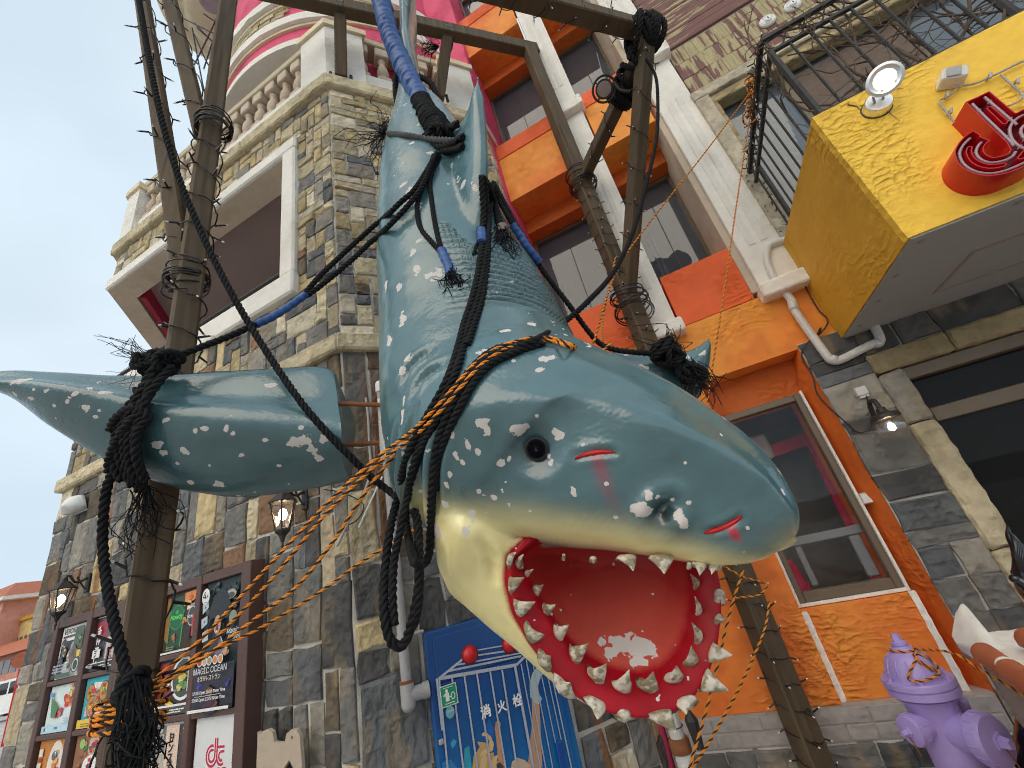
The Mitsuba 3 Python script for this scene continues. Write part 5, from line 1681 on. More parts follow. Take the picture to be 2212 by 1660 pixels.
class Sheet:
    """flat print laid on a plane: coloured shapes a fraction of a millimetre apart"""

    def __init__(self, p, n, ux):
        self.p, self.n, self.ux = np.asarray(p, float), nrm(n), nrm(ux)
        self.uz = np.cross(self.n, self.ux) * (1 if np.cross(self.n, self.ux)[2] > 0 else -1)
        self.ms, self.cs, self.k = [], [], 0

    def xy(self, u, v):
        q = PN(u, v, self.p, self.n) - self.p
        return q @ self.ux, q @ self.uz

    def poly(self, pts, col, step=1):
        g = pts if hasattr(pts, 'geom_type') else Polygon(pts)
        if not g.is_valid:
            g = g.buffer(0)
        if g.is_empty or g.area < 1e-7:
            return
        self.k += step
        h = .0006 + .0004 * self.k
        m = prism(g, h - .0003, h)
        self.ms.append(xf(m, [self.ux, self.uz, self.n], self.p))
        self.cs.append(np.broadcast_to(np.asarray(col, float), (len(m[0]), 3)))

    def rect(self, x, y, w, h, col, **k):
        self.poly(sbox(x, y, x + w, y + h), col, **k)

    def ell(self, x, y, rx, ry, col, **k):
        a = np.linspace(0, 2 * math.pi, 25)[:-1]
        self.poly(np.c_[x + rx * np.cos(a), y + ry * np.sin(a)], col, **k)

    def line(self, pts, w, col, **k):
        self.poly(LineString(pts).buffer(w / 2, cap_style=2, resolution=3), col, **k)

    def text(self, s, x, y, h, col, centre=False, bold=False, shear=0.0):
        m = fromtm(meshkit.text_mesh(s, h, .0003, bold))
        v = m[0].copy()
        if centre:
            v[:, 0] -= (v[:, 0].min() + v[:, 0].max()) / 2
        v[:, 0] += shear * v[:, 1]
        self.k += 1
        v = v + [x, y, .0006 + .0004 * self.k]
        self.ms.append(xf((v, m[1]), [self.ux, self.uz, self.n], self.p))
        self.cs.append(np.broadcast_to(np.asarray(col, float), (len(v), 3)))

    def strokes(self, segs, x, y, s, w, col):
        self.poly(unary_union([LineString([(x + a * s, y + b * s) for a, b in q]).buffer(w / 2, resolution=2) for q in segs]), col)

    def food(self, x, y, r, seed, cols, n=9, plate=None):
        g = random.Random(seed)
        if plate is not None:
            self.ell(x, y, r, r, plate)
        for i in range(n):
            a, d = g.uniform(0, 6.28), g.uniform(0, .62) * r
            e = np.linspace(0, 2 * math.pi, 11)[:-1]
            rr = r * g.uniform(.16, .38)
            self.poly(np.c_[x + d * math.cos(a) + rr * np.cos(e) * (1 + .25 * np.sin(3 * e + i)), y + d * math.sin(a) + rr * .7 * np.sin(e)], np.array(g.choice(cols)) * g.uniform(.6, 1.3))

    def bars(self, x, y, w, n, dy, h, col, seed=1):
        g = random.Random(seed)
        for i in range(n):
            xx = x
            while xx < x + w * g.uniform(.7, 1):
                l = g.uniform(.012, .035)
                self.rect(xx, y - i * dy, l, h, col, step=0 if xx > x else 1)
                xx += l + .005

    def done(self, name, parent, mat='m_print', **k):
        return add(name, cat(self.ms), mat, parent, color=np.vstack(self.cs), smooth=False, **k)


W_, K_, G_ = (.72, .72, .70), (.015, .015, .018), (.30, .30, .30)
RED, DRED, GRN, ORG, YEL, PNK = (.50, .02, .03), (.20, .015, .02), (.06, .22, .05), (.62, .20, .03), (.70, .48, .05), (.62, .25, .28)
FOOD = [RED, ORG, YEL, GRN, (.45, .12, .06), (.68, .55, .40), (.10, .05, .03)]
# kanji, drawn stroke by stroke in a unit box
KAN = {'sho': [[(.08, .92), (.2, .82)], [(.03, .66), (.15, .57)], [(.05, .02), (.2, .38)], [(.63, 1), (.63, .66)], [(.38, .92), (.47, .74)], [(.88, .92), (.79, .74)], [(.36, .66), (.36, .0)], [(.36, .64), (.92, .64), (.92, .03), (.8, .03)], [(.36, .45), (.92, .45)], [(.36, .26), (.92, .26)]],
       'ka': [[(.5, .97), (.5, .62), (.4, .3), (.06, .02)], [(.5, .62), (.62, .28), (.95, .02)], [(.16, .72), (.24, .48)], [(.82, .76), (.7, .52)]],
       'sen': [[(.02, .72), (.42, .72)], [(.22, 1), (.22, 0)], [(.21, .68), (.02, .3)], [(.24, .6), (.4, .42)], [(.68, 1), (.4, .62)], [(.68, 1), (.98, .62)], [(.5, .56), (.86, .56)], [(.5, .32), (.86, .32)], [(.42, .04), (.96, .04)], [(.68, .56), (.68, .04)]]}
KATA = {'re': [[(.2, .95), (.2, .08), (.85, .5)]], 'su': [[(.1, .9), (.8, .9), (.5, .45), (.05, .05)], [(.55, .45), (.9, .08)]], 'to': [[(.3, .98), (.3, .02)], [(.32, .62), (.8, .42)]], 'ra': [[(.2, .92), (.8, .92)], [(.08, .65), (.88, .65), (.75, .3), (.3, .02)]], 'n': [[(.1, .85), (.35, .7)], [(.12, .08), (.5, .22), (.9, .75)]],
        'i1': [[(.1, .7), (.5, .9)], [(.5, .95), (.5, .02)], [(.1, .4), (.9, .45)], [(.2, .1), (.8, .12)]], 'i2': [[(.1, .9), (.9, .9)], [(.2, .6), (.8, .6)], [(.5, .9), (.5, 0)], [(.15, .1), (.85, .25)]], 'i3': [[(.15, .95), (.2, .1)], [(.4, .8), (.85, .8), (.7, .1)], [(.35, .45), (.9, .5)]]}

# ================================================================== notice board and posters on the tower
BY = 1.985
SCL = lambda x: x * .985
board = thing('notice_board', 'large brown framed notice board of posters on the stone tower', 'notice board')
add('back', cbox((-5.47, 2.03, .1), (-2.915, 2.105, 1.925)), 'm_brown_frame', board)
vx = [(-5.49, -5.42), (-4.95, -4.875), (-4.47, -4.40), (-3.975, -3.905), (-3.49, -3.435), (-3.0, -2.905)]
hz_ = [(1.875, 1.94), (1.44, 1.475), (1.075, 1.11), (.70, .74), (.1, .15)]
for i, (a, b) in enumerate(vx):
    add('upright', cbox((a, BY, .1), (b, 2.03 if i < 5 else 2.105, 1.94), .004), 'm_brown_frame', board)
for i in range(5):
    for k, (a, b) in enumerate(hz_):
        if i == 4 and k == 1:
            continue
        add('rail', cbox((vx[i][1] + .001, BY + .004, a), (vx[i + 1][0] - .001, 2.028, b), .004), 'm_brown_frame', board)
PYL = 2.022


def poster(col, row, label, paper=W_):
    x0, x1 = vx[col][1] + .02, vx[col + 1][0] - .012
    z1, z0 = hz_[row][0] - .008, hz_[row + 1][1] + .006
    if col == 4:
        z1, z0 = ((1.87, 1.115) if row == 0 else (1.07, .745))
    t = thing('poster', label, 'poster', 'posters in the notice board')
    add('sheet', cbox((x0, PYL, z0), (x1, PYL + .004, z1)), 'm_vertex', t, color=paper)
    s = Sheet((x0, PYL, z0), (0, -1, 0), (1, 0, 0))
    return t, s, x1 - x0, z1 - z0


t, s, w, h = poster(0, 0, 'white restaurant poster headed VERONA, top left in the notice board')
s.text('VERONA', .02, h - .055, .038, K_, bold=True)
s.rect(.02, h - .085, .23, .018, (.08, .05, .1))
s.rect(.02, .12, .23, h - .23, K_)
for k in range(7):
    s.food(.055 + .15 * (k % 2) + .02 * (k % 3), h - .13 - k * .033, .042, k, FOOD, 7, (.35, .33, .30) if k % 2 else (.05, .07, .12))
s.rect(.27, h - .19, w - .30, .17, (.06, .08, .05)); s.food(.35, h - .10, .06, 9, [(.05, .2, .04), (.3, .3, .3), (.02, .02, .03)], 10)
s.rect(.27, h - .23, .07, .022, K_); s.rect(.36, h - .25, .05, .05, YEL); s.ell(.30, .16, .05, .07, (.12, .09, .07)); s.food(.30, .16, .045, 4, FOOD, 6)
s.ell(w - .06, .08, .055, .055, (.03, .06, .03)); s.ell(w - .06, .08, .046, .046, (.5, .5, .48)); s.ell(w - .06, .08, .034, .034, (.02, .03, .02))
s.bars(.03, .095, .26, 3, .022, .010, (.35, .38, .5)); s.rect(.03, .008, .05, .03, K_); s.rect(.09, .008, w - .20, .03, (.05, .1, .06))
s.done('print', t)
t, s, w, h = poster(1, 0, 'dark poster with a red band of upright white characters beside a food picture')
s.rect(0, .055, .17, h - .06, (.03, .02, .025)); s.poly([(.02, h - .04), (.17, h - .02), (.17, .22), (.02, .26)], (.30, .015, .03))
s.rect(.175, .055, w - .18, h - .06, (.10, .06, .05)); s.poly([(.19, .07), (w - .01, .07), (w - .01, .24), (.19, .22)], (.48, .46, .47)); s.food(.28, .15, .07, 5, [RED, ORG, PNK, (.6, .5, .4)], 9); s.food(.27, .09, .035, 8, [RED, GRN], 5); s.food(.32, .32, .08, 3, [(.12, .07, .05), (.45, .40, .36), (.3, .25, .22)], 8)
for k, q in enumerate(('i1', 'i3', 'i2', 're')):
    s.strokes(KATA[q], .055, h - .13 - k * .075, .06, .011, (.75, .70, .70))
s.rect(.03, .09, .11, .06, W_); s.strokes(KATA['i2'], .05, .095, .05, .007, K_)
s.rect(0, .0, w, .05, K_); s.rect(0, .052, w, .005, W_); s.bars(.16, .028, .18, 2, .014, .007, W_, 4)
s.done('print', t)
t, s, w, h = poster(0, 1, 'pale blue poster of strawberries and fruit, second row at the left', (.62, .72, .72))
s.food(.30, .20, .10, 11, [RED, ORG, (.6, .1, .05)], 14); s.food(.20, .12, .07, 12, [RED, (.35, .03, .05), PNK], 9); s.food(.35, .27, .07, 13, [ORG, YEL, (.5, .35, .2)], 8)
for k in range(7):
    s.poly([(.10 + k * .01, .10), (.06 + k * .02, .24 - k * .01), (.075 + k * .02, .24 - k * .012), (.115 + k * .01, .10)], (.08, .20, .08))
s.rect(.03, h - .07, .05, .03, (.1, .3, .6)); s.rect(0, 0, w, .05, (.45, .62, .72)); s.rect(.04, .015, .02, .022, K_); s.rect(.2, .02, .05, .016, (.1, .2, .35)); s.bars(.3, .08, .10, 3, .016, .008, (.4, .5, .6), 6)
s.done('print', t)
t, s, w, h = poster(1, 1, 'turquoise poster of noodle bowls with a yellow strip, beside the orange rope turns', (.05, .38, .48))
s.poly([(.03, .07), (w, .07), (w, h - .05), (.12, h - .03), (.06, h - .12)], (.74, .72, .66))
for k, (a, b, r) in enumerate(((.08, .22, .055), (.13, .13, .065), (.22, .17, .055), (.30, .22, .06))):
    s.ell(a, b, r * 1.08, r * 1.08, K_); s.food(a, b, r, 20 + k, [ORG, YEL, GRN, RED], 10, (.45, .22, .06))
s.rect(.14, h - .10, .06, .03, RED); s.text('FAIR', .08, .075, .035, PNK, bold=True); s.rect(.23, .09, .09, .02, RED); s.rect(0, 0, w, .055, YEL); s.bars(.06, .022, .26, 2, .014, .008, (.25, .15, .02), 3)
s.done('print', t)
t, s, w, h = poster(0, 2, 'orange poster with a white oval plate of food, lowest row at the left', (.52, .20, .05))
s.ell(w * .62, h * .48, .11, .16, (.72, .66, .58)); s.food(w * .62, h * .42, .10, 31, [ORG, RED, (.6, .3, .08)], 16); s.ell(w * .60, h * .68, .035, .03, (.1, .1, .12)); s.food(w * .68, h * .70, .04, 8, [W_, YEL, (.2, .15, .3)], 5)
for k in range(3):
    s.rect(.03, h - .10 - k * .09, .06, .05, (.70, .62, .5)); s.rect(.04, h - .13 - k * .09, .045, .02, (.2, .06, .02))
s.done('print', t)
t, s, w, h = poster(1, 2, 'brown poster of meat dishes with a green strip at its foot, left of the post', (.28, .14, .08))
s.food(.12, .24, .09, 41, [GRN, (.25, .1, .05), (.5, .2, .1)], 12); s.ell(.10, .27, .035, .03, (.3, .5, .15)); s.food(.26, .25, .07, 42, [RED, ORG, (.2, .1, .08)], 9, (.5, .4, .35)); s.ell(.25, .13, .10, .07, W_); s.food(.25, .14, .06, 43, [RED, DRED], 7); s.food(.12, .12, .05, 44, [(.15, .06, .04), ORG], 6)
s.rect(0, .05, w, .018, W_); s.rect(0, 0, w, .05, (.03, .33, .2)); s.bars(.05, .02, .2, 1, .02, .012, W_, 5)
s.done('print', t)
for row, lb, cc in ((0, 'top-row poster mostly hidden behind the left post', (.3, .25, .2)), (1, 'second-row poster mostly hidden behind the left post', (.4, .3, .25)), (2, 'third-row poster mostly hidden behind the left post', (.35, .3, .3))):
    t, s, w, h = poster(2, row, lb, cc)
    s.food(w / 2, h / 2, .14, 50 + row, FOOD, 12); s.rect(0, 0, w, .04, K_)
    s.done('print', t)
t, s, w, h = poster(3, 0, 'dark green and orange beer poster with a glass of stout, right of the post', (.05, .035, .02))
s.poly([(0, .1), (.05, .06), (.04, h - .02), (0, h - .01)], (.30, .15, .04)); s.poly([(.06, .04), (.20, .02), (.22, h - .02), (.06, h - .03)], (.012, .05, .02)); s.line([(.20, .03), (.215, h - .12)], .008, (.05, .45, .08)); s.line([(.05, .03), (.055, h - .10)], .008, (.03, .30, .06))
s.ell(.135, h - .16, .085, .085, (.01, .20, .05)); s.ell(.135, h - .16, .074, .074, (.005, .10, .03)); s.text('Howdy', .135, h - .172, .032, (.10, .75, .12), True, True); s.ell(.135, h - .125, .02, .014, (.03, .3, .08)); s.food(.135, .09, .045, 61, [(.4, .05, .03), (.5, .2, .08)], 8)
s.poly([(.22, h - .10), (w, h - .06), (w, h - .005), (.22, h - .01)], (.70, .22, .03)); s.food(.30, h - .05, .07, 62, [(.8, .3, .05), (.9, .45, .1), (.5, .1, .02)], 9); s.food(.25, .20, .045, 63, [(.6, .2, .02), (.8, .35, .05)], 6)
s.poly([(.285, .07), (w - .06, .07), (w - .03, h - .12), (.27, h - .12)], (.012, .008, .008)); s.poly([(.27, h - .13), (w - .03, h - .12), (w - .03, h - .095), (.272, h - .10)], (.72, .58, .42)); s.ell(.335, .21, .05, .065, (.45, .45, .44)); s.ell(.335, .21, .043, .057, (.05, .05, .05)); s.text('Howdy', .335, .20, .022, W_, True, True); s.rect(w - .04, .08, .03, .14, (.5, .02, .02))
s.rect(0, 0, w, .012, W_); s.bars(.07, .035, .10, 2, .014, .007, (.2, .3, .15), 2)
s.done('print', t)
t, s, w, h = poster(3, 1, 'dark red poster with a white bowl of greens and yellow chopsticks', (.045, .04, .04))
s.poly([(.01, .07), (.16, .07), (.17, h - .01), (.01, h - .01)], (.20, .012, .02)); s.poly([(.02, h - .12), (.10, h - .1), (.11, h - .01), (.03, h - .01)], (.35, .02, .03))
for k, q in enumerate(('i3', 'su', 'i1')):
    s.strokes(KATA[q], .02 + .042 * k, h - .155, .036, .007, W_)
s.ell(.28, .20, .135, .13, (.72, .72, .74)); s.ell(.28, .20, .115, .112, (.05, .07, .05)); s.food(.28, .20, .10, 71, [(.10, .25, .08), (.16, .32, .12), (.55, .48, .12), (.05, .12, .06)], 22)
s.line([(.06, .11), (.21, .055)], .014, YEL); s.line([(.05, .095), (.20, .045)], .012, (.75, .55, .06)); s.rect(w - .035, .12, .022, .15, (.6, .58, .5))
s.rect(0, 0, w, .042, (.05, .06, .055)); s.rect(0, .044, w, .012, W_); s.bars(.11, .022, .24, 2, .013, .007, W_, 7); s.rect(.02, .01, .025, .025, W_)
s.done('print', t)
t, s, w, h = poster(3, 2, 'cream and black poster with brush characters between two food pictures', (.60, .58, .55))
s.rect(.01, .17, .15, h - .18, (.15, .16, .18)); s.food(.08, .25, .07, 81, [(.1, .1, .12), (.4, .38, .36), (.25, .12, .08)], 9); s.rect(.01, .02, .15, .14, (.4, .38, .33)); s.food(.08, .09, .06, 82, [RED, GRN, YEL, W_], 12)
s.rect(.17, .02, .14, h - .03, (.68, .50, .40)); s.rect(.32, .02, w - .33, h - .03, (.04, .035, .035)); s.poly([(.36, .10), (.39, .09), (.40, .26), (.35, .27)], (.62, .10, .08)); s.poly([(.365, .10), (.378, .10), (.385, .25), (.365, .26)], (.72, .45, .4)); s.food(.375, h - .03, .04, 84, [GRN, (.6, .5, .4)], 5)
for k, q in enumerate(('i3', 'n', 'su', 'i2')):
    s.strokes(KATA[q], .215, h - .10 - k * .055, .05, .009, K_)
s.done('print', t)
t, s, w, h = poster(4, 0, 'tall dark magic show poster of a shouting man in a black hat, marked 4F', (.035, .05, .06))
g = random.Random(5)
for k in range(16):
    s.food(g.uniform(.05, w - .05), g.uniform(.42, h - .04), g.uniform(.04, .09), 90 + k, [(.04, .08, .10), (.02, .05, .06), (.12, .15, .15), (.015, .02, .025)], 5)
s.ell(w * .78, h - .11, .055, .03, (.35, .32, .26)); s.ell(w * .78, h - .118, .038, .018, (.06, .06, .05))
s.poly([(.07, .53), (.30, .50), (.33, .56), (.28, .66), (.22, .70), (.14, .66)], (.012, .012, .014))
s.ell(.19, .475, .036, .058, (.50, .30, .22)); s.ell(.177, .495, .010, .005, K_); s.ell(.203, .495, .010, .005, K_); s.ell(.19, .45, .014, .017, (.12, .03, .03)); s.ell(.19, .468, .020, .004, (.1, .06, .05)); s.ell(.19, .436, .010, .004, W_); s.ell(.19, .48, .006, .012, (.42, .24, .18))
s.poly([(.10, .30), (.16, .42), (.22, .42), (.30, .28)], (.02, .02, .03)); s.poly([(.17, .27), (.24, .40), (.28, .33), (.22, .25)], (.16, .13, .20)); s.line([(.24, .40), (.285, .33), (.22, .25)], .004, W_)
for (a, b, c) in ((.03, .56, .3), (.03, .47, .1), (.05, .385, -.2)):
    s.poly([(a, b), (a + .06, b + .02 + c * .05), (a + .055, b + .075), (a - .008, b + .06)], (.42, .50, .54)); s.ell(a + .026, b + .04, .008, .008, (.08, .09, .1))
s.text('Magic', .30, .405, .030, W_, shear=.35); s.text('Illusion', .315, .370, .026, W_, shear=.35); s.ell(.36, .50, .04, .04, (.22, .26, .16))
s.ell(.055, h - .085, .042, .052, W_); s.text('4', .042, h - .10, .046, K_, True, True); s.text('F', .074, h - .10, .024, K_, True, True); s.rect(.035, h - .125, .035, .006, G_)
s.rect(0, .0, w, .245, (.02, .018, .035)); s.food(.06, .13, .05, 101, [(.03, .03, .25), (.05, .04, .35)], 6); s.food(.36, .13, .05, 102, [(.04, .03, .30), (.08, .03, .25)], 6); s.food(.2, .06, .12, 103, [(.06, .02, .05), (.2, .08, .03), (.03, .02, .06)], 14)
s.food(.31, .31, .06, 104, [(.45, .25, .15), (.3, .1, .08), (.5, .4, .3)], 9)
for k, a in enumerate((.075, .125, .175, .235, .29)):
    s.ell(a, .272, .026, .026, W_); s.ell(a, .272, .020, .020, [RED, (.5, .35, .25), (.35, .25, .15), (.6, .2, .05), (.6, .25, .08)][k])
s.text('MAGIC OCEAN', w / 2 - .01, .205, .034, W_, True)
for k, q in enumerate(('i1', 'i2', 'i3', 're', 'su', 'to', 'ra', 'n')):
    s.strokes(KATA[q], .07 + .030 * k, .165, .027, .004, (.62, .55, .40))
s.text('17:00 Open 18:00 Show Time', w / 2, .095, .0165, W_, True, True); s.line([(.06, .083), (w - .08, .083)], .002, W_); s.text('20:00 Open 21:00 Show Time', w / 2, .058, .0165, W_, True, True)
s.rect(0, 0, w, .016, W_)
s.done('print', t)


def dt(s, x, y, k, col, wd):
    """the red d-t sign: two tall stems, the bowls curving out of their feet"""
    A = lambda c, r, a0, a1: [(c[0] + r * math.cos(math.radians(a)), c[1] + r * math.sin(math.radians(a))) for a in np.linspace(a0, a1, 20)]
    L = [[(-.10, 1.0), (-.10, .05)] , [(.10, 1.0), (.10, .05)], A((-.40, .10), .30, 60, 360) , A((-.40, .10), .52, 75, 335), [(.10, .52), (.80, .52)], [(.42, .28), (.80, .28)], A((.52, .05), .42, 180, 300), A((.52, .05), .22, 120, 300)]
    return unary_union([LineString([(x + a * k, y + b * k) for a, b in q]).buffer(wd / 2, cap_style=2) for q in L])


t, s, w, h = poster(4, 1, 'white poster with the red DEPOT lettering and emblem', (.66, .67, .68))
s.poly(dt(s, w / 2 + .01, .115, .098, (.5, .02, .06), .013), (.50, .02, .07))
s.text('DEPOT', w / 2, .015, .05, (.50, .02, .07), True, True)
s.done('print', t)

# ================================================================== hydrant cabinet with its painted mural
CP = CORN + NG * .10
cab = thing('hydrant_cabinet', 'blue steel fire hose cabinet painted with a shark cage and diver', 'cabinet')


def cabbox(s0, s1, z0, z1, d0, d1, ch=.004):
    return xf(cbox((s0, d0, z0), (s1, d1, z1), ch), [DG, NG, (0, 0, 1)], CORN)


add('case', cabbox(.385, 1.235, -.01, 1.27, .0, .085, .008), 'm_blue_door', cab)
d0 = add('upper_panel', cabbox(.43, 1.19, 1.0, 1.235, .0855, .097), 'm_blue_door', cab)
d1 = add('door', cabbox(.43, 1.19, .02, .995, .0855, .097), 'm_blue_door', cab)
D3 = lambda x, y: ((1150 + x * .25782) * .7875, (1680 + y * .25782) * .7875)
s = Sheet(CORN + NG * .0972, NG, DG)
X3 = lambda pts: [s.xy(*D3(*q)) for q in pts]
GR = (.40, .42, .50)
for (pts, c) in (([(330, 1400), (360, 1345), (400, 1370), (380, 1420), (350, 1450)], (.03, .32, .48)), ([(480, 1450), (530, 1420), (560, 1660), (470, 1660)], (.03, .30, .42)), ([(690, 1260), (740, 1130), (790, 1240), (770, 1420), (700, 1500)], (.015, .12, .42)), ([(240, 1600), (330, 1560), (440, 1700), (250, 1700)], (.02, .2, .45))):
    s.poly(X3(pts), c)
# the diver: leg with a pale fin, raised arm, hair
s.poly(X3([(1195, 900), (1275, 900), (1285, 1150), (1300, 1420), (1310, 1700), (1150, 1700), (1175, 1400), (1200, 1150)]), (.50, .30, .20))
s.poly(X3([(1345, 560), (1260, 570), (1200, 650), (1172, 760), (1178, 900), (1225, 960), (1275, 978), (1305, 925), (1270, 860), (1262, 780), (1290, 690), (1350, 610)]), (.40, .50, .52))
s.poly(X3([(965, 1700), (985, 1590), (1040, 1545), (1120, 1570), (1200, 1640), (1240, 1700)]), (.55, .40, .28))
s.poly(X3([(800, 1240), (812, 1160), (845, 1148), (868, 1190), (850, 1260), (875, 1450), (905, 1600), (920, 1700), (850, 1700), (830, 1500), (815, 1330)]), (.50, .27, .17))
HR, HL = (.52, .33, .14), (.62, .44, .22)
s.poly(X3([(560, 1700), (575, 1530), (640, 1440), (690, 1380), (740, 1420), (700, 1500), (790, 1490), (800, 1560), (850, 1590), (900, 1700)]), HR)
s.poly(X3([(590, 1520), (640, 1430), (612, 1375), (680, 1380), (690, 1430), (640, 1500), (620, 1580)]), HR)
s.poly(X3([(660, 1300), (680, 1272), (715, 1280), (760, 1320), (792, 1400), (780, 1470), (720, 1500), (640, 1540), (660, 1480), (730, 1440), (740, 1370), (700, 1315), (672, 1318)]), HL)
s.poly(X3([(640, 1700), (650, 1560), (700, 1500), (720, 1560), (700, 1700)]), HL)
s.poly(X3([(740, 1700), (760, 1580), (800, 1530), (835, 1510), (820, 1600), (800, 1700)]), HL)
s.poly(X3([(820, 1610), (850, 1590), (890, 1630), (900, 1700), (830, 1700)]), (.05, .05, .07))
# cage
for a, b, wd in (((205, 705), (1030, 560), .018), ((1030, 560), (1135, 455), .015), ((205, 705), (470, 490), .013), ((300, 625), (1080, 465), .011), ((390, 560), (1090, 430), .008), ((600, 460), (1000, 400), .009), ((600, 405), (1000, 335), .007)):
    s.line(X3([a, b]), wd, GR)
for a, b, wd in (((345, 690), (470, 1700), .010), ((475, 670), (620, 1700), .010), ((608, 650), (765, 1700), .010), ((748, 625), (920, 1700), .010), ((875, 610), (1040, 1700), .011), ((1010, 565), (1215, 1700), .016), ((1075, 545), (1290, 1700), .007),
                 ((1130, 500), (1345, 1700), .007), ((1190, 485), (1420, 1700), .006), ((1265, 545), (1440, 1380), .006), ((1345, 620), (1500, 1350), .006), ((1405, 690), (1620, 1700), .008), ((180, 700), (240, 1250), .012), ((205, 700), (300, 1700), .010)):
    s.line(X3([a, b]), wd, GR)
# lettering and stickers
for q, (x, y), k in (('sho', (660, 1130), .058), ('ka', (832, 1068), .055), ('sen', (1000, 1005), .056)):
    a, b = s.xy(*D3(x, y))
    s.strokes(KAN[q], a, b, k, .0085, (.78, .78, .78))
a, b = s.xy(*D3(240, 1010)); c, d = s.xy(*D3(395, 960))
s.rect(a - .004, b - .004, .098, .102, W_); s.rect(a, b, .09, .094, (.01, .26, .14))
s.ell(a + .034, b + .070, .008, .009, W_); s.poly([(a + .024, b + .02), (a + .046, b + .02), (a + .046, b + .06), (a + .03, b + .062), (a + .012, b + .052), (a + .012, b + .046), (a + .025, b + .048)], W_); s.line([(a + .046, b + .04), (a + .058, b + .036)], .004, W_); s.ell(a + .068, b + .040, .013, .018, W_); s.ell(a + .068, b + .040, .009, .013, (.01, .26, .14)); s.rect(a + .02, b + .008, .055, .004, W_); s.rect(a + .012, b + .084, .06, .003, W_)
a, b = s.xy(*D3(320, 1055))
s.ell(a, b, .026, .03, (.15, .35, .42)); s.bars(a - .015, b, .03, 1, .01, .010, (.3, .45, .5), 2)
a, b = s.xy(*D3(1440, 1390))
s.rect(a, b - .4, .035, .4, (.01, .06, .30)); s.line([(a, b - .4), (a, b), (a + .035, b)], .004, (.02, .16, .5))
s.done('mural', d1)
hg = add('hinge', cabbox(.40, .428, .72, .745, .086, .10), 'm_steel', cab)
for q, lb in (((1014, 1414), 'round red lamp lens on the left of the cabinet'), ((1100, 1392), 'red lamp lens on the right, half hidden by the jaw')):
    p = PN(*q, CORN + NG * .10, NG)
    A = axes_to(NG)
    lm = add('lamp', lathe([(0, 0), (.044, 0), (.046, .012), (.043, .022), (.038, .030), (.026, .040), (.012, .046), (0, .047)], 28, A, p - NG * .002), 'm_red', cab, smooth=40, label=lb)
    add('lamp_ring', lathe([(.044, -.002), (.052, -.002), (.052, .012), (.046, .016)], 28, A, p - NG * .001), 'm_red_inside', lm, smooth=40)

# grey downpipe beside the cabinet
W2 = lambda u, v, d=.07: PN(u, v, CORN + NG * d, NG)
gp = thing('grey_downpipe', 'grey steel pipe down the stone wall, elbowing into the blue cabinet', 'pipe')
pz = [W2(822, 835), W2(840, 1100), W2(855, 1250), W2(879, 1490)]
pz = [np.array([pz[0][0], pz[0][1], q[2]]) * .5 + np.array([pz[-1][0], pz[-1][1], q[2]]) * .5 for q in pz]
add('pipe', tube(pz, .030, 16, smooth=False), 'm_steel', gp, smooth=True)
add('cap', cat([tube([pz[0] - [0, 0, .05], pz[0] + [0, 0, .005]], .038, 16, smooth=False), ball(pz[0] + [0, 0, .01], .038, 2)]), 'm_white', gp, smooth=40)
add('tee', cat([tube([pz[-1] + [0, 0, .03], pz[-1] - [0, 0, .07]], .040, 16, smooth=False), tube([pz[-1] - [0, 0, .03], pz[-1] - [0, 0, .03] + DG * .105], .038, 16, smooth=False), ball(pz[-1] - [0, 0, .07], .040, 2)]), 'm_steel', gp, smooth=40)
add('tee_ring', tube([pz[-1] - [0, 0, .03] + DG * .085, pz[-1] - [0, 0, .03] + DG * .12], .043, 16, smooth=False), 'm_steel', gp, smooth=40)
add('collar', tube([pz[-1] + [0, 0, .03], pz[-1] + [0, 0, .045]], .041, 16, smooth=False), 'm_rust', gp, smooth=40)
add('clamp', cat([tube([pz[2] * .45 + pz[3] * .55 + [0, 0, k] for k in (-.012, .012)], .034, 16, smooth=False), beam(pz[2] * .45 + pz[3] * .55 + DG * .03, pz[2] * .45 + pz[3] * .55 + DG * .13, .02, .02)]), 'm_steel', gp, smooth=40)
cd = thing('loose_conduits', 'two thin grey conduits dangling on the wall left of the grey pipe', 'conduit')
add('conduit', tube([W2(790, 860, .05), W2(795, 900, .05), W2(798, 960, .05), W2(800, 1020, .06), W2(780, 1080, .08), W2(752, 1130, .1), W2(728, 1180, .12)], .009, 8), 'm_steel', cd, smooth=True)
add('conduit', tube([W2(826, 1030, .05), W2(800, 1085, .07), W2(775, 1140, .09)], .006, 8), 'm_white', cd, smooth=True)
add('wire', tube([W2(700, 1058, .06), W2(740, 1065, .08), W2(785, 1090, .1), W2(770, 1125, .1), W2(735, 1140, .1)], .004, 6), 'm_black', cd, smooth=True)
# plywood cut-out at the foot of the wall
fm = lambda q: [PY(*k, 1.99)[[0, 2]] for k in q]
sil = Polygon(fm([(560, 1580), (566, 1584), (572, 1578), (582, 1574), (592, 1580), (596, 1602), (618, 1604), (622, 1584), (632, 1575), (645, 1576), (651, 1590), (653, 1620), (660, 1700), (556, 1700)]))
zmin = sil.bounds[1]
sil = unary_union([sil, sbox(sil.bounds[0] + .02, 0, sil.bounds[2], zmin + .02)]).difference(Polygon(fm([(612, 1665), (628, 1640), (640, 1665)]))).difference(Point(*PY(634, 1592, 1.99)[[0, 2]]).buffer(.008))
m = prism(sil, 0, .02)
one('plywood_cutout', 'grey-beige plywood cut-out with two rounded ears at the wall foot', 'cut-out', (np.c_[m[0][:, 0], 1.98 + m[0][:, 2], m[0][:, 1]], m[1][:, ::-1]), 'm_render', uv=(9, .75))

# ================================================================== wall lanterns
scene['m_lamp_glass'] = {'type': 'thindielectric', 'int_ior': 1.5}


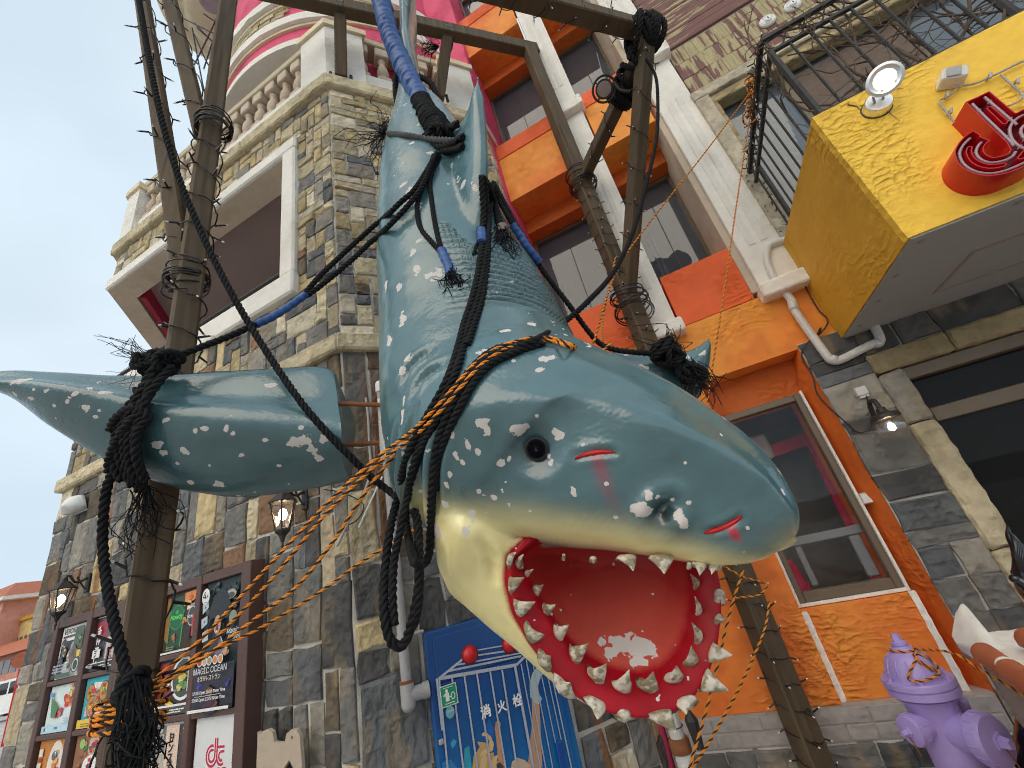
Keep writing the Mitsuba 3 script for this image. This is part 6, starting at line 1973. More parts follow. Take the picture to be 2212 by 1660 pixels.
def emit(c):
    return {'type': 'area', 'radiance': {'type': 'rgb', 'value': list(c)}}


def lantern(u, v, y, label, k=1.0):
    t = thing('wall_lantern', label, 'lantern', 'lit lanterns on the tower')
    c = PY(u, v, y)
    N6 = np.linspace(0, 2 * math.pi, 7)[:-1] + .3
    ring = lambda r, z: c + k * np.stack([r * np.cos(N6), r * np.sin(N6), np.full(6, z)], 1)
    add('roof', sweep_rings([ring(.094, .085), ring(.096, .092), ring(.060, .125), ring(.038, .150), ring(.020, .158), ring(.018, .185)]), 'm_iron', t)
    add('base', sweep_rings([ring(.010, -.165), ring(.024, -.125), ring(.050, -.10), ring(.052, -.088), ring(.044, -.082)]), 'm_iron', t)
    add('finial', lathe([(0, -.235), (.006, -.225), (.005, -.20), (.012, -.192), (.006, -.183), (.008, -.168), (0, -.16)], 10, np.eye(3) * k, c), 'm_iron', t, smooth=True)
    T, B = ring(.082, .086), ring(.046, -.086)
    for i in range(6):
        add('glazing_bar', tube([B[i], T[i]], .0055 * k, 5, smooth=False), 'm_iron', t)
        j = (i + 1) % 6
        q = np.array([B[i], B[j], T[j], T[i]]) * .97 + .03 * c
        add('pane', (q, np.array([[0, 1, 2], [0, 2, 3]])), 'm_lamp_glass', t)
    add('bulb', ball(c + [0, 0, .01 * k], .026 * k, 2, (1, 1, 1.5)), 'm_white', t, smooth=True, emitter=emit((11, 7.5, 4)))
    w = np.array([c[0] + .02, TF - .03, c[2] + .17 * k])
    add('bracket', tube([c + [0, 0, .17 * k], c + [0, .02, .21 * k], (c + w) / 2 + [0, 0, .05 * k], w], .010 * k, 7), 'm_iron', t, smooth=True)
    add('scroll', tube([w + [0, -.01, -.10 * k], (c + w) / 2 + [0, .03, .05 * k], (c + w) / 2 + [0, 0, .10 * k]], .007 * k, 6), 'm_iron', t, smooth=True)
    add('wall_plate', cbox(w + [-.025, -.006, -.13 * k], w + [.025, .012, .04 * k], .006), 'm_iron', t)


lantern(611, 1115, 1.93, 'lit black lantern on the stone wall under the near fin')
lantern(131, 1298, 1.93, 'lit black lantern near the left edge of the tower', 1.0)
# vent hood
vh = PY(170, 1095, 2.07)
one('vent_hood', 'white rounded vent hood high on the left of the stone wall', 'vent', hullpts([vh + np.array([.12 * math.cos(a) * math.cos(b), -.13 * math.sin(b) * (1 if True else 0), .12 * math.sin(a) * math.cos(b)]) for a in np.linspace(0, math.pi, 13) for b in np.linspace(0, 1.57, 7)] +
                           [vh + [.12 * s, 0.03, -.06] for s in (-1, 1)] + [vh + [.115 * s, -.075, -.06] for s in (-1, 1)]), 'm_white', smooth=50)
# ================================================================== right-hand side: hydrant, coping, lamps, balcony
hy = thing('fire_hydrant', 'lilac-painted fire hydrant with an orange rope tied round its bonnet', 'hydrant')
HX = np.array([.60, 3.08, 0.0])
ZB = lambda pr: [(r, .595 + (z - .61) * .72 if z > .609 else z - .015) for r, z in pr]
Lz = lambda pr, n=32: lathe(ZB(pr), n, np.eye(3), HX)
add('barrel', Lz([(0, 0), (.155, 0), (.155, .03), (.112, .045), (.105, .10), (.10, .40), (.105, .50), (.125, .535), (0, .536)]), 'm_purple', hy, smooth=40)
add('flange', Lz([(0, .536), (.135, .536), (.147, .545), (.147, .572), (.140, .577), (.150, .582), (.150, .605), (.146, .610), (0, .611)], 40), 'm_purple', hy, smooth=40)
bn = add('bonnet', Lz([(0, .610), (.112, .610), (.110, .63), (.104, .68), (.090, .725), (.070, .757), (.050, .772), (.046, .790), (.036, .792), (.034, .800), (0, .800)], 36), 'm_purple', hy, smooth=40)
for k in range(12):
    a = k * math.pi / 6 + .2
    pr = [(.113, .612), (.109, .66), (.099, .70), (.084, .735)]
    add('rib', tube([HX + [r * math.cos(a) * 1.0, r * math.sin(a) * 1.0, z] for r, z in ZB(pr)], .0042, 6), 'm_purple', bn, smooth=True)
add('collar', Lz([(0, .80), (.030, .80), (.034, .806), (.034, .822), (.026, .828), (0, .829)], 20), 'm_purple', bn, smooth=40)
add('operating_nut', lathe(ZB([(0, .828), (.022, .828), (.018, .872), (0, .874)]), 5, np.eye(3), HX), 'm_purple', bn)
for k in range(6):
    a = k * math.pi / 3 + .35
    add('flange_bolt', lathe([(0, .590), (.012, .590), (.012, .606), (0, .607)], 6, np.eye(3), HX + [.131 * math.cos(a), .131 * math.sin(a), 0]), 'm_purple', hy)


def nozzle(d, z, r, L, name, drip=True):
    d = nrm(d)
    A = axes_to(d)
    o = HX + [0, 0, z]
    nz_ = add(name, lathe([(0, .05), (r * .82, .05), (r * .80, L * .55), (r * .86, L * .60), (r * .86, L * .66), (0, L * .66)], 32, A, o), 'm_purple', hy, smooth=40)
    add('cap', lathe([(0, L * .66), (r, L * .66), (r * 1.03, L * .68), (r * 1.03, L * .86), (r * .95, L * .92), (r * .5, L * .95), (0, L * .96)], 32, A, o), 'm_purple', nz_, smooth=35)
    add('cap_nut', lathe([(0, L * .95), (r * .36, L * .95), (r * .36, L * .985), (r * .25, L * .99), (r * .21, L * 1.14), (0, L * 1.145)], 5, A, o), 'm_purple', nz_)
    for k in range(14):
        a = k * 2 * math.pi / 14
        e = o + (math.cos(a) * A[0] + math.sin(a) * A[1]) * r * 1.025
        add('knurl', beam(e + d * L * .70, e + d * L * .84, .006, .006), 'm_purple', nz_)
    if drip:
        p = o + d * L * 1.0 + [0, 0, -r * .25]
        add('chain_stub', tube([p, p + [.006, -.004, -.03], p + [.012, 0, -.075]], .003, 5), 'm_rust', nz_)


nozzle((.62, -.78, 0), .385, .098, .235, 'pumper_nozzle')
nozzle((-.80, -.55, 0), .415, .062, .20, 'hose_nozzle')
nozzle((.72, .62, 0), .445, .06, .19, 'hose_nozzle', False)
bt = HX + [0, 0, .715]
rp = [bt + .052 * np.array([math.cos(a), math.sin(a), .05 * math.sin(2 * a)]) for a in np.linspace(0, 2 * math.pi, 16)]
orange(rp, .0055, 'orange rope looped round the neck of the hydrant bonnet', world=True)
orange([bt + [.05, -.03, 0], bt + [.02, -.085, -.025], bt + [-.03, -.11, -.062], bt + [-.055, -.105, -.095], bt + [-.02, -.125, -.104], bt + [.06, -.115, -.092], bt + [.075, -.10, -.08], bt + [.03, -.10, -.036], bt + [.02, -.07, -.008]], .0055, 'orange rope bow hanging over the hydrant bonnet', world=True)
orange([bt + [.03, -.05, -.01], bt + [.075, -.07, -.03], bt + [.085, -.085, -.07], bt + [.06, -.095, -.075], bt + [.02, -.09, -.04]], .0055, 'small orange rope loop on the right of the hydrant bonnet', world=True)
orange([bt + [.05, -.03, 0], PY(2055, 1410, 2.85), PY(2120, 1448, 2.75), PY(2225, 1510, 2.6), PY(2330, 1570, 2.4)], .0055, 'orange rope running from the hydrant to the right', world=True)

# tiled garden wall at the right edge
gw = thing('tiled_wall', 'low beige wall with white mortar coping and terracotta barrel tiles', 'wall')
ga, gb = PY(2086, 1372, 3.05), PY(2330, 1520, 2.15)
gd = nrm((gb - ga) * [1, 1, 0]); gn = np.array([gd[1], -gd[0], 0]); gn = gn if gn[0] < 0 else -gn
L = 2.2
zt_ = ga[2] - .07
A = np.array([gd, -gn, [0, 0, 1]])
og_ = np.array([ga[0], ga[1], 0]) + gd * .03
add('wall', xf(relief(cbox((0, 0, -.02), (L, .30, zt_), .01), .012, .08), A, og_), 'm_paint', gw, uv=(9, .55))
add('coping', xf(relief(cbox((-.03, -.035, zt_), (L, .34, zt_ + .075), .02), .02, .05, 16), A, og_), 'm_render', gw, uv=(4, 1))
add('ridge_horn', hullpts(np.vstack([og_ + gd * .06 + np.array([0, 0, zt_ + .06]) + e for e in NP.normal(0, .034, (40, 3))] + [og_ + gd * .24 + np.array([0, 0, zt_ + .05]) + e for e in NP.normal(0, .022, (30, 3))] + [og_ + gd * -.02 + [0, 0, zt_ + .12] + e for e in NP.normal(0, .018, (20, 3))] +
                                    [PY(2080, 1310, 3.05) + e for e in NP.normal(0, .008, (12, 3))] + [og_ + gd * .02 + [0, 0, zt_ + .0] + e for e in NP.normal(0, .02, (20, 3))])), 'm_render', gw, smooth=60, uv=(4, 1))
for k in range(9):
    x = .30 + k * .235
    for j, (y, zz, tl) in enumerate(((-.035, zt_ + .085, .22), (.12, zt_ + .13, .22))):
        th_ = np.linspace(-.15, math.pi + .15, 13)
        rr = []
        for xx_, r in ((0, .045), (tl, .040)):
            rr.append(np.c_[np.full(13, x + xx_ + j * .03), y + r * np.cos(th_), zz + r * np.sin(th_) - .012])
        rr = np.array(rr)
        inn = rr.copy(); inn[..., 2] -= .01
        q = np.concatenate([rr, inn[:, ::-1]], 1)
        add('barrel_tile', xf(sweep_rings(q), A, og_), 'm_terracotta', gw)
        if k % 2 == 0:
            add('mortar_knob', xf(ball((x + tl + .005 + j * .03, y, zz + .0), .036, 2), A, og_), 'm_render', gw, smooth=True, uv=(4, 1))
# glossy black statue at the door, only its edge in view
stt = thing('black_statue', 'glossy black animal statue with an upright ear, cut by the right edge', 'statue')
sc_ = PY(2262, 1230, 2.9)


def blob(pts, rs, n=16):
    return cat([tube(pts, rs, n, step=.012)])


e0_ = PY(2176, 1136, 2.9)
add('mane', cat([tube([e0_, PY(2182, 1160, 2.88), PY(2200, 1185, 2.87), PY(2215, 1215, 2.87), PY(2228, 1262, 2.88), PY(2250, 1300, 2.9)], [.004, .018, .035, .05, .055, .05], 14, step=.012)] +
                [tube([PY(2180 + k * 5, 1150 + k * 6, 2.86), PY(2193 + k * 5, 1176 + k * 5, 2.83), PY(2196 + k * 4, 1208 + k * 3, 2.83), PY(2205 + k * 4, 1236, 2.84)], [.003, .010, .010, .004], 8, step=.01) for k in range(5)]), 'm_gloss_black', stt, smooth=True)
add('neck', tube([PY(2195, 1235, 2.92), PY(2215, 1258, 2.88), PY(2240, 1285, 2.9), PY(2285, 1350, 2.95), PY(2300, 1480, 3.0), PY(2300, 1700, 3.0)], [.02, .055, .085, .11, .14, .15], 20, step=.02), 'm_gloss_black', stt, smooth=True)
add('muzzle', cat([tube([PY(2188, 1246, 2.86), PY(2204, 1256, 2.85), PY(2230, 1270, 2.85)], [.014, .028, .05], 14, step=.01), ball(PY(2193, 1251, 2.85), .02, 2)]), 'm_gloss_black', stt, smooth=True)

# wall lamp with a glass globe on the slate, its junction box and cable
scene['m_globe_glass'] = {'type': 'thindielectric', 'int_ior': 1.9}
gl = thing('globe_lamp', 'black wall lamp with a lit clear glass globe on the slate wall', 'lamp')
c = PY(1920, 913, Y0 - .20)
add('globe', ball(c + [0, 0, -.035], .085, 3, (1, 1, .92)), 'm_globe_glass', gl, smooth=True)
add('bulb', ball(c + [0, 0, -.03], .020, 2, (1, 1, 1.4)), 'm_white', gl, smooth=True, emitter=emit((13, 9.5, 5.5)))
add('holder', lathe([(0, .105), (.026, .105), (.03, .075), (.078, .055), (.086, .03), (.078, .026), (0, .03)], 24, np.eye(3), c), 'm_iron', gl, smooth=40)
w = np.array([c[0], Y0 - .02, c[2] + .03])
add('arm', tube([c + [0, 0, .10], c + [0, .02, .165], c + [0, .11, .17], w + [0, -.02, .05], w], .015, 8), 'm_iron', gl, smooth=True)
add('scroll', tube([c + [0, .03, .05], c + [0, .08, .08], w + [0, -.02, -.01]], .008, 6), 'm_iron', gl, smooth=True)
add('wall_plate', lathe([(0, 0), (.045, 0), (.045, .012), (.02, .02), (0, .021)], 24, axes_to((0, -1, 0)), w + [0, .015, -.02]), 'm_iron', gl, smooth=40)
jb = PY(1860, 846, Y0 - .05)
one('junction_box', 'small white junction box on the slate wall', 'box', cat([cbox(jb + [-.035, -.02, -.032], jb + [.035, .05, .032], .005), cbox(jb + [-.028, -.012, -.05], jb + [.03, .05, -.033], .003)]), 'm_gutter')
one('box_cable', 'black cable from the white junction box to the globe lamp', 'cable', tube([jb + [.01, -.012, -.04], PY(1878, 880, Y0 - .05), PY(1886, 905, Y0 - .05), PY(1868, 935, Y0 - .05), PY(1840, 930, Y0 - .05)], .005, 6), 'm_black', smooth=True)
F = lambda u, v, d=.03: PY(u, v, Y0 - d)
one('wall_cable', 'black cable along the edge of the yellow box and down the slate', 'cable', tube([F(1692, 480), F(1700, 530), F(1730, 600), F(1765, 665), F(1787, 690), F(1785, 705), F(1770, 722), F(1738, 748), F(1733, 775), F(1755, 812), F(1765, 850), F(1790, 880), F(1815, 902), F(1845, 930)], .0055, 6), 'm_black', smooth=True)
pk = F(1770, 716, .045)
one('cable_plug', 'black in-line plug on the wall cable below the yellow box', 'plug', beam(pk + [-.02, 0, -.022], pk + [.022, 0, .024], .018, .018), 'm_black')
cm = PY(1872, 1080, Y0 + .10)
one('sensor_box', 'small white wedge-shaped sensor on the orange window jamb', 'sensor', hullpts([cm + [-.035, -.05, -.02], cm + [.02, -.05, -.02], cm + [-.03, -.045, .035], cm + [.0, -.045, .045], cm + [-.03, .03, -.03], cm + [.03, .03, -.03], cm + [-.02, .03, .05], cm + [.02, .03, .05]]), 'm_gutter')
# PVC downpipe
pv = thing('white_downpipe', 'white plastic drain pipe bending down past the pilaster to the slate corner', 'pipe')
pp = [F(*q, .06) for q in ((1706, 517), (1690, 520), (1662, 531), (1656, 552), (1660, 575), (1678, 611), (1710, 650), (1716, 670), (1785, 768), (1797, 778), (1815, 778), (1884, 744), (1900, 742), (1900, 728), (1886, 700))]
add('pipe', tube(pp, .030, 14, step=.02), 'm_gutter', pv, smooth=True)
for (a, b) in ((5, 5.35), (6, 7), (8.6, 9.6), (11.2, 12.2)):
    q = lambda t: pp[int(t)] * (1 - t % 1) + pp[min(int(t) + 1, len(pp) - 1)] * (t % 1)
    add('coupling', tube([q(t) for t in np.linspace(a, b, 4)], .035, 14, step=.02), 'm_gutter', pv, smooth=True)
# pale pipe standing in the corner with a brown collar
cp_ = thing('corner_pipe', 'pale standing pipe with a brown collar in the wall corner under the jaw', 'pipe')
cb = PY(1478, 1640, 3.25); cb[2] = 0
add('pipe', tube([cb, cb + [0, 0, .30]], .052, 16, smooth=False), 'm_gutter', cp_, smooth=True)
add('upper_pipe', tube([cb + [0, 0, .36], cb + [0, 0, .75]], .045, 16, smooth=False), 'm_gutter', cp_, smooth=True)
add('collar', lathe([(0, .29), (.060, .29), (.064, .30), (.064, .35), (.055, .365), (0, .366)], 20, np.eye(3), cb), 'm_rust', cp_, smooth=40)
for z in (.42, .50, .58):
    add('wire_hoop', tube([cb + [.052 * math.cos(a), .052 * math.sin(a), z] for a in np.linspace(0, 6.3, 20)], .003, 5), 'm_iron', cp_)
lt = PY(1500, 1578, 3.2)
one('small_lantern', 'small black lantern beside the standing pipe', 'lantern', cat([hullpts([lt + [.04 * math.cos(a) * k, .04 * math.sin(a) * k, z] for a in np.linspace(0, 6.28, 7) for k, z in ((.6, -.09), (1, .05), (.3, .10))]), tube([lt + [0, 0, .1], lt + [0, 0, .3]], .01, 6, smooth=False)]), 'm_iron')

# ------------------------------------------------------------------ lit spotlight, its neighbours, the red channel letter
sp_ = thing('sign_spotlight', 'lit silver spotlight on a round base on the yellow sign box', 'spotlight')
b = PY(1893, 234, YF - .0)
A = axes_to((0, -1, 0))
add('base', lathe([(0, -.01), (.066, -.01), (.064, .035), (.058, .045), (0, .046)], 32, A, b), 'm_silver', sp_, smooth=40)
add('gasket', lathe([(0, -.012), (.071, -.012), (.071, .002), (0, .003)], 32, A, b), 'm_black', sp_, smooth=40)
hc = PY(1911, 172, YF - .135)
hd = nrm(np.array([-.40, -.80, -.50]))
A = axes_to(hd)
add('head', lathe([(0, -.03), (.045, -.03), (.075, -.012), (.080, .0), (.078, .010), (.066, .014), (.050, .004), (0, .004)], 36, A, hc), 'm_silver', sp_, smooth=40)
add('lens', lathe([(0, .0045), (.048, .0045), (.040, .010), (0, .013)], 32, A, hc), 'm_white', sp_, smooth=40, emitter=emit((.46, .38, .26)))
for s_ in (-1, 1):
    add('yoke', tube([b + [.02 * s_, -.045, 0], b + [.024 * s_, -.085, .03], hc - hd * .02 + A[0] * .03 * s_ - [0, 0, .05]], .006, 7), 'm_steel', sp_, smooth=True)
jx = PY(2055, 172, YF - .03)
jt = thing('cable_box', 'beige junction box with cables on the yellow sign front', 'box')
JA = axes_to((0, -1, 0), x=(.88, 0, -.47))
add('box', xf(cbox((-.05, -.035, -.03), (.05, .035, .045), .006), JA, jx), 'm_gutter', jt)
add('lid', xf(cbox((-.035, -.03, .0455), (.02, .03, .052), .003), JA, jx), 'm_steel', jt)
G = lambda x, y, d=.012: PY((2100 + x * .3205) * .7875, (0 + y * .3205) * .7875, YF - d)
for lb, pts, r in (('grey cable looping from the junction box to the left stem of the red sign', [(1650, 740), (1600, 800), (1540, 840), (1485, 862), (1500, 900), (1560, 975), (1610, 1040), (1680, 1068), (1760, 1050), (1825, 1020)], .0045),
                   ('grey cable from the junction box off to the right', [(1690, 735), (1800, 715), (1900, 670), (2010, 620), (2120, 565), (2260, 500)], .0055),
                   ('grey cable bending down to the right stem of the red sign', [(2010, 640), (2110, 730), (2180, 790), (2200, 830), (2150, 880), (2060, 912)], .0045)):
    one('sign_cable', lb, 'cable', tube([G(*q, .02) for q in pts], r, 6, step=.02), 'm_steel', smooth=True)
for k, q in enumerate(((1530, 850), (1560, 985), (2120, 735), (1890, 690))):
    p = G(*q, .0)
    one('cable_clip', ('grey clip on the left sign cable, upper one', 'grey clip on the left sign cable, lower one', 'grey clip on the right sign cable', 'grey clip on the long sign cable')[k], 'clip', tube([p, p + [0, -.04, 0], p + [-.02, -.045, -.03]], .006, 6), 'm_steel')
dp = .135
Q = lambda x, y: tuple(PY((2590 + x * .17464) * .7875, (230 + y * .17464) * .7875, YF - dp)[[0, 2]])
lt_ = thing('red_sign_letter', 'red channel letter sign with glass neon tubes on the yellow box', 'sign letter')
ctr = {'stemL': [(420, 250), (640, 470), (900, 720), (1080, 900), (1135, 1000)], 'stemR': [(625, 155), (840, 340), (1100, 560), (1200, 640)],
       'bowl_in': [(1160, 1000), (1100, 1110), (960, 1180), (760, 1215), (600, 1165), (520, 1060), (560, 940), (650, 860)],
       'bowl_out': [(520, 770), (400, 850), (290, 980), (262, 1100), (330, 1240), (480, 1340), (700, 1385), (950, 1350), (1180, 1260), (1420, 1140), (1640, 960)],
       't_out': [(1320, 430), (1150, 530), (1060, 650), (1070, 800), (1170, 930), (1330, 1000), (1500, 960)], 't_in': [(1400, 560), (1260, 640), (1230, 740), (1300, 840), (1450, 850)]}
crv = {k: spline(np.array([Q(*q) for q in v]), n=40) for k, v in ctr.items()}
wd = .021
shp = unary_union([LineString(v).buffer(wd, cap_style=2, join_style=1) for v in crv.values()])
shp = shp.buffer(.006).buffer(-.006)
wall_ = shp.difference(shp.buffer(-.004))
toY = lambda m, y: (np.c_[m[0][:, 0], y + m[0][:, 2], m[0][:, 1]], m[1][:, ::-1])
add('return', toY(prism(wall_, 0, dp), YF - dp), 'm_red', lt_)
add('back', toY(prism(shp.buffer(-.0042), 0, .006), YF - .06), 'm_red_inside', lt_)
for k, v in crv.items():
    q = np.c_[v[:, 0], np.full(len(v), YF - dp + .012), v[:, 1]]
    tb = add('neon_tube', tube(q[2:-2], .0062, 8, step=.012), 'm_tube_glass', lt_, smooth=True)
    for i in (8, 30):
        add('tube_support', cat([beam(q[i] - [.012, 0, .006], q[i] + [.012, 0, .006], .006, .006), tube([q[i], q[i] + [0, .05, 0]], .003, 5, smooth=False)]), 'm_tube_glass', tb)

# ------------------------------------------------------------------ iron balcony on the yellow box
bal_ = thing('iron_balcony', 'black wrought iron balcony railing with ring frieze above the yellow box', 'railing')
BXL, BYF, BZ0, BZ1, BZ2 = 1.40, 2.44, 3.535, 4.20, 4.335
fr0, fr1, sd1 = np.array([BXL, BYF, 0]), np.array([4.4, BYF, 0]), np.array([BXL, Y0 - .02, 0])
for a, b in ((fr0, fr1), (fr0, sd1)):
    for z, r in ((BZ0, .022), (BZ1, .016), (BZ2, .020)):
        if z == BZ0 and b is sd1:
            r = .016
        add('rail', beam(a + [0, 0, z], b + [0, 0, z], r * 1.7, r * 1.7, ch=.004), 'm_iron', bal_)
    L = np.linalg.norm(b - a); t = nrm(b - a)
    n = int(L / .115)
    for i in range(n + 1):
        p = a + t * (L * i / n)
        thick = .022 if i % 8 == 0 else .0085
        add('baluster_bar', tube([p + [0, 0, BZ0], p + [0, 0, BZ1]], thick, 6, smooth=False), 'm_iron', bal_)
    for i in range(n):
        p = a + t * (L * (i + .5) / n) + [0, 0, (BZ1 + BZ2) / 2]
        w_ = np.linspace(0, 2 * math.pi, 17)
        add('ring', tube(p + .052 * (np.cos(w_)[:, None] * t + np.sin(w_)[:, None] * np.array([0, 0, 1.])), .006, 5, step=.02), 'm_iron', bal_)
fairy('fairy lights wound on the side top rail of the iron balcony', fr0 + [0, 0, BZ2], sd1 + [0, 0, BZ2], .03, 14, .2)
fairy('fairy lights wound on the wall post of the iron balcony', sd1 + [0, -.02, BZ0], sd1 + [0, -.02, BZ2], .03, 10, .2)
# bare creeper
vn_ = thing('bare_creeper', 'leafless brown creeper tangled through the iron balcony', 'plant')
rv = random.Random(21)


def creep(p, d, L, r, depth_, out):
    pts = [np.array(p)]
    d = np.array(d, float)
    n = max(4, int(L / .07))
    for i in range(n):
        d = nrm(d + np.array([rv.gauss(0, .30), rv.gauss(0, .12), rv.gauss(0, .30)]))
        q = pts[-1] + d * L / n
        q[1] = min(max(q[1], BYF - .06), BYF + .16)
        q[0] = max(q[0], BXL - .05)
        pts.append(q)
        if depth_ < 3 and rv.random() < (.42 if depth_ < 2 else .3):
            creep(q, d + np.array([rv.gauss(0, .9), rv.gauss(0, .3), rv.gauss(0, .9)]), L * rv.uniform(.3, .6), r * .6, depth_ + 1, out)
    out[min(depth_, 1)].append(tube(np.array(pts), [r, r * .5], 5, step=.035))


oo = ([], [])
for i in range(26):
    x = BXL + .02 + i * .095
    creep((x, BYF + rv.uniform(-.02, .05), BZ0 + .02), (rv.gauss(0, .25), 0, 1), rv.uniform(.5, .95), rv.uniform(.006, .012), 0, oo)
for i in range(14):
    creep((BXL + rv.uniform(0, 2.4), BYF, rv.uniform(4.1, 4.4)), (rv.choice([-1, 1]), 0, rv.gauss(-.1, .3)), rv.uniform(.5, .9), .007, 1, oo)
for m in oo[0]:
    add('stem', m, 'm_twig', vn_, smooth=True)
add('twigs', cat(oo[1]), 'm_twig', vn_, kind='stuff')

# ------------------------------------------------------------------ floodlight on the gallows arm
fl = thing('floodlight', 'round dark floodlight with a ring frame on the gallows arm', 'floodlight')
fc = PY(1305, 193, 2.70)
A = axes_to(nrm(EYE - fc + np.array([.2, 0, .3])))
ww_ = np.linspace(0, 2 * math.pi, 33)
add('ring', tube(fc + .098 * (np.cos(ww_)[:, None] * A[0] + np.sin(ww_)[:, None] * A[1]), .010, 8, step=.02), 'm_iron', fl, smooth=True)
add('body', lathe([(0, -.05), (.05, -.05), (.076, -.01), (.076, .006), (.066, .010), (0, .010)], 32, A, fc), 'm_iron', fl, smooth=40)
add('lens', lathe([(0, .0105), (.060, .0105), (.054, .014), (0, .016)], 32, A, fc), 'm_mauve', fl, smooth=40)
for k in range(4):
    a = k * math.pi / 2 + .5
    e = math.cos(a) * A[0] + math.sin(a) * A[1]
    add('spoke', tube([fc + e * .072, fc + e * .098], .006, 6, smooth=False), 'm_iron', fl)
add('bracket', tube([fc + A[0] * .09, PY(1340, 195, 2.72), PY(1358, 198, 2.74)], .014, 8), 'm_iron', fl, smooth=True)

# ------------------------------------------------------------------ ship hull on the tower roof, with rigging
hl = thing('ship_hull', 'cream plank hull of a mock ship high above the tower, with dark rigging', 'ship')
h0 = P(512, -42, 9.0)
hm = trimesh.creation.icosphere(subdivisions=4)
v = np.array(hm.vertices)
v = v * np.array([1.9, 1.25, 1.45]) * (1 - .05 * np.abs(np.sin(v[:, 2:3] * 14)) ** 8)
add('hull', (v + h0, np.array(hm.faces)), 'm_render', hl, smooth=True, uv=(5, 1.0))
for k, (a, b) in enumerate((((420, 50, 8.0), (560, 190, 8.2)), ((475, 25, 7.6), (415, 150, 7.6)), ((395, 40, 7.6), (520, 95, 7.6)), ((415, 60, 7.6), (450, 240, 7.8)), ((440, 150, 7.7), (500, -40, 7.4)), ((500, 0, 7.4), (590, 50, 7.9)), ((440, 30, 7.5), (560, 110, 7.8)), ((425, 60, 7.6), (545, 160, 8)), ((460, 160, 7.7), (420, 75, 7.6)))):
    add('rigging_line', tube([P(*a), (P(*a) + P(*b)) / 2 - [0, 0, .04], P(*b)], .012, 5), 'm_black', hl)
add('porthole', lathe([(.14, -.02), (.19, 0), (.19, .04), (.15, .05), (.14, .02)], 24, axes_to(nrm(EYE - P(455, 2, 7.62))), P(455, 2, 7.62)), 'm_steel', hl, smooth=40)

# ------------------------------------------------------------------ far buildings and cars at the left edge


def fbox(u0, v0, u1, v1, y, dp_, ch=0.0):
    a, b = PY(u0, v0, y), PY(u1, v1, y)
    return cbox((min(a[0], b[0]), y, min(a[2], b[2])), (max(a[0], b[0]), y + dp_, max(a[2], b[2])), ch)


fh = thing('far_salmon_house', 'distant salmon stucco restaurant with a terracotta roof beyond the tower', 'building')
add('wall', cbox((-85, 22, -.2), (-63.2, 30, 4.6)), 'm_paint', fh, uv=(12, 1))
for k in range(14):
    x = -84.5 + k * 1.5
    add('window', cbox((x, 21.95, 2.9), (x + 1.1, 22.02, 4.1)), 'm_dark_pane', fh)
add('roof', hullpts([(-86, 21.0, 4.55), (-62.8, 21.0, 4.55), (-86, 24.5, 6.2), (-62.8, 24.5, 6.2), (-86, 24.5, 4.7), (-62.8, 24.5, 4.7)]), 'm_terracotta', fh)
add('awning', hullpts([(-84, 20.2, 2.2), (-72, 20.2, 2.2), (-84, 21.9, 2.9), (-72, 21.9, 2.9), (-84, 21.9, 2.85), (-72, 21.9, 2.85)]), 'm_render', fh, uv=(4, 1))
fy = thing('far_yellow_house', 'distant yellow house with small arched windows beside a pink one', 'building')
add('wall', cbox((-81.5, 26, 3), (-74, 34, 8.6)), 'm_paint', fy, uv=(14, 1))
add('cornice', cbox((-81.8, 25.7, 8.6), (-73.8, 34.2, 9.0)), 'm_paint', fy, uv=(7, .8))
for k in range(4):
    add('window', cbox((-81 + k * 1.1, 25.95, 5.4), (-80.4 + k * 1.1, 26.02, 6.8)), 'm_dark_pane', fy)
fp = thing('far_pink_house', 'distant pink house under a pale slanting canopy roof', 'building')
add('wall', cbox((-110, 30, -.2), (-90, 40, 8.9)), 'm_paint', fp, uv=(13, 1))
add('canopy_roof', hullpts([(-100, 28, 10.4), (-86, 28, 12.3), (-100, 38, 10.8), (-86, 38, 12.8), (-100, 28, 10.7), (-86, 28, 12.7), (-100, 38, 11.2), (-86, 38, 13.2)]), 'm_render', fp, uv=(6, 1))
for k in range(4):
    add('roof_post', cbox((-98 + k * 3, 29, 8.9), (-97.8 + k * 3, 29.2, 11.0)), 'm_render', fp, uv=(6, .9))
for k in range(6):
    add('window', cbox((-108 + k * 3, 29.95, 5), (-106 + k * 3, 30.02, 7.4)), 'm_dark_pane', fp)
ft_ = thing('far_tile_roof_tower', 'distant pinkish tower with a white-edged eave at the far left edge', 'building')
add('wall', cbox((-92, 24, -.2), (-80.6, 29, 11.2)), 'm_paint', ft_, uv=(12, 1.05))
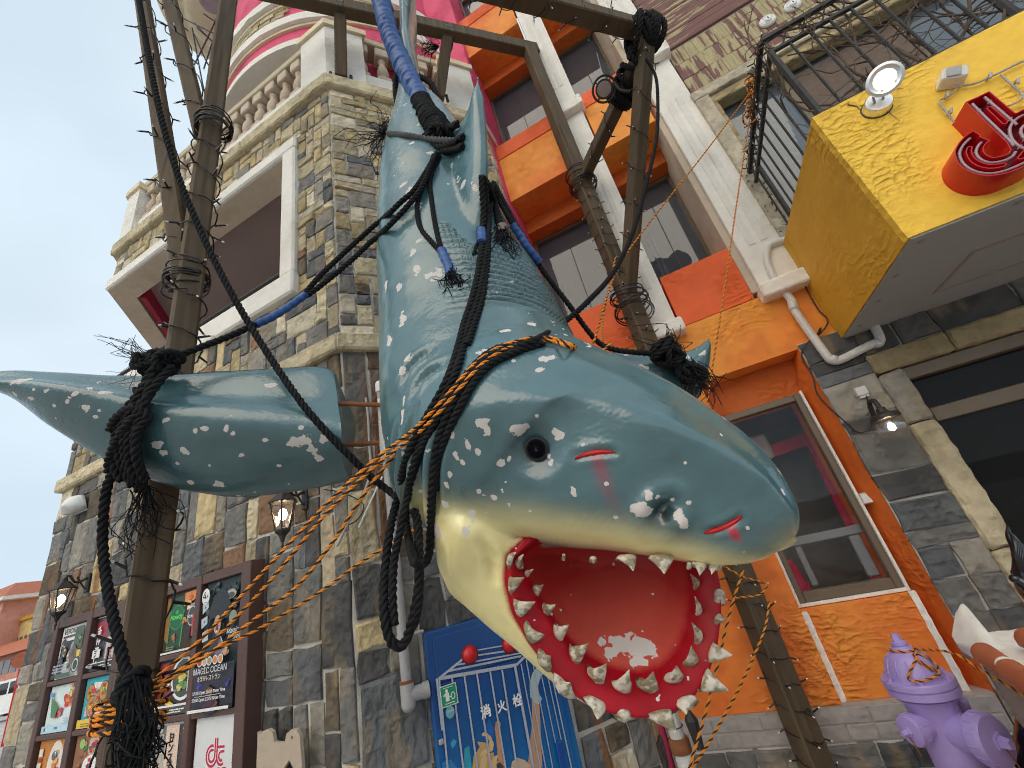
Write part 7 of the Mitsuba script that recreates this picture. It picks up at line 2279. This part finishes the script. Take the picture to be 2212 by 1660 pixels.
add('eave', hullpts([(-93, 23.4, 11.2), (-79.2, 23.4, 11.2), (-93, 30, 11.2), (-79.2, 30, 11.2), (-93, 23.4, 11.6), (-79.2, 23.4, 11.6), (-93, 30, 11.6), (-79.2, 30, 11.6)]), 'm_render', ft_, uv=(4, .95))
add('roof', hullpts([(-92.5, 23.6, 11.6), (-79.6, 23.6, 11.6), (-92.5, 29.6, 11.6), (-79.6, 29.6, 11.6), (-90, 25.5, 13.6), (-83.5, 25.5, 13.6), (-90, 28, 13.6), (-83.5, 28, 13.6)]), 'm_terracotta', ft_)


def car(x, y, L, label, mat, name='parked_car', tall=1.0):
    t = thing(name, label, 'van' if tall > 1.2 else 'car')
    H = 1.5 * tall
    prof = [(0, .35), (0, .8 * tall), (.25, .95 * tall), (.9 if tall > 1.2 else 1.4, H), (L - .3, H), (L - .05, .9 * tall), (L, .4)]
    m = prism(Polygon(prof), 0, 1.7)
    add('body', (np.c_[x + m[0][:, 0], y + m[0][:, 2], m[0][:, 1]], m[1][:, ::-1]), mat, t)
    for k in range(3):
        a = x + L * (.25 + .24 * k)
        add('window', cbox((a, y - .01, .98 * tall), (a + L * .2, y + .02, H - .12), .01), 'm_black_pane', t)
    for a in (.18, .8):
        w = add('wheel', lathe([(0, 0), (.32, 0), (.34, .05), (.34, .2), (0, .2)], 20, axes_to((0, 1, 0)), (x + L * a, y - .04, .34)), 'm_black', t, smooth=40)
        add('rim', lathe([(0, 0), (.2, 0), (.18, .03), (0, .02)], 16, axes_to((0, 1, 0)), (x + L * a, y - .06, .34)), 'm_steel', w, smooth=40)


car(-38.5, 11.8, 4.8, 'white van parked beyond the tower at the left edge', 'm_white', 'parked_van', 1.28)
car(-47.5, 14.4, 4.4, 'silver car parked behind the white van', 'm_steel')
rs = thing('red_sign_pole', 'thin red pole with a round red sign at the left edge', 'sign')
a = PY(18, 1560, 7.0); bq = PY(44, 1445, 7.0); a[0] = bq[0]
add('pole', tube([[bq[0], 7.0, 0], [bq[0], 7.0, bq[2]]], .035, 8, smooth=False), 'm_red', rs)
add('disc', lathe([(0, -.01), (.22, -.01), (.22, .01), (0, .011)], 28, axes_to((.8, -.6, 0)), [bq[0], 6.97, bq[2] + .25]), 'm_terracotta', rs, smooth=40)
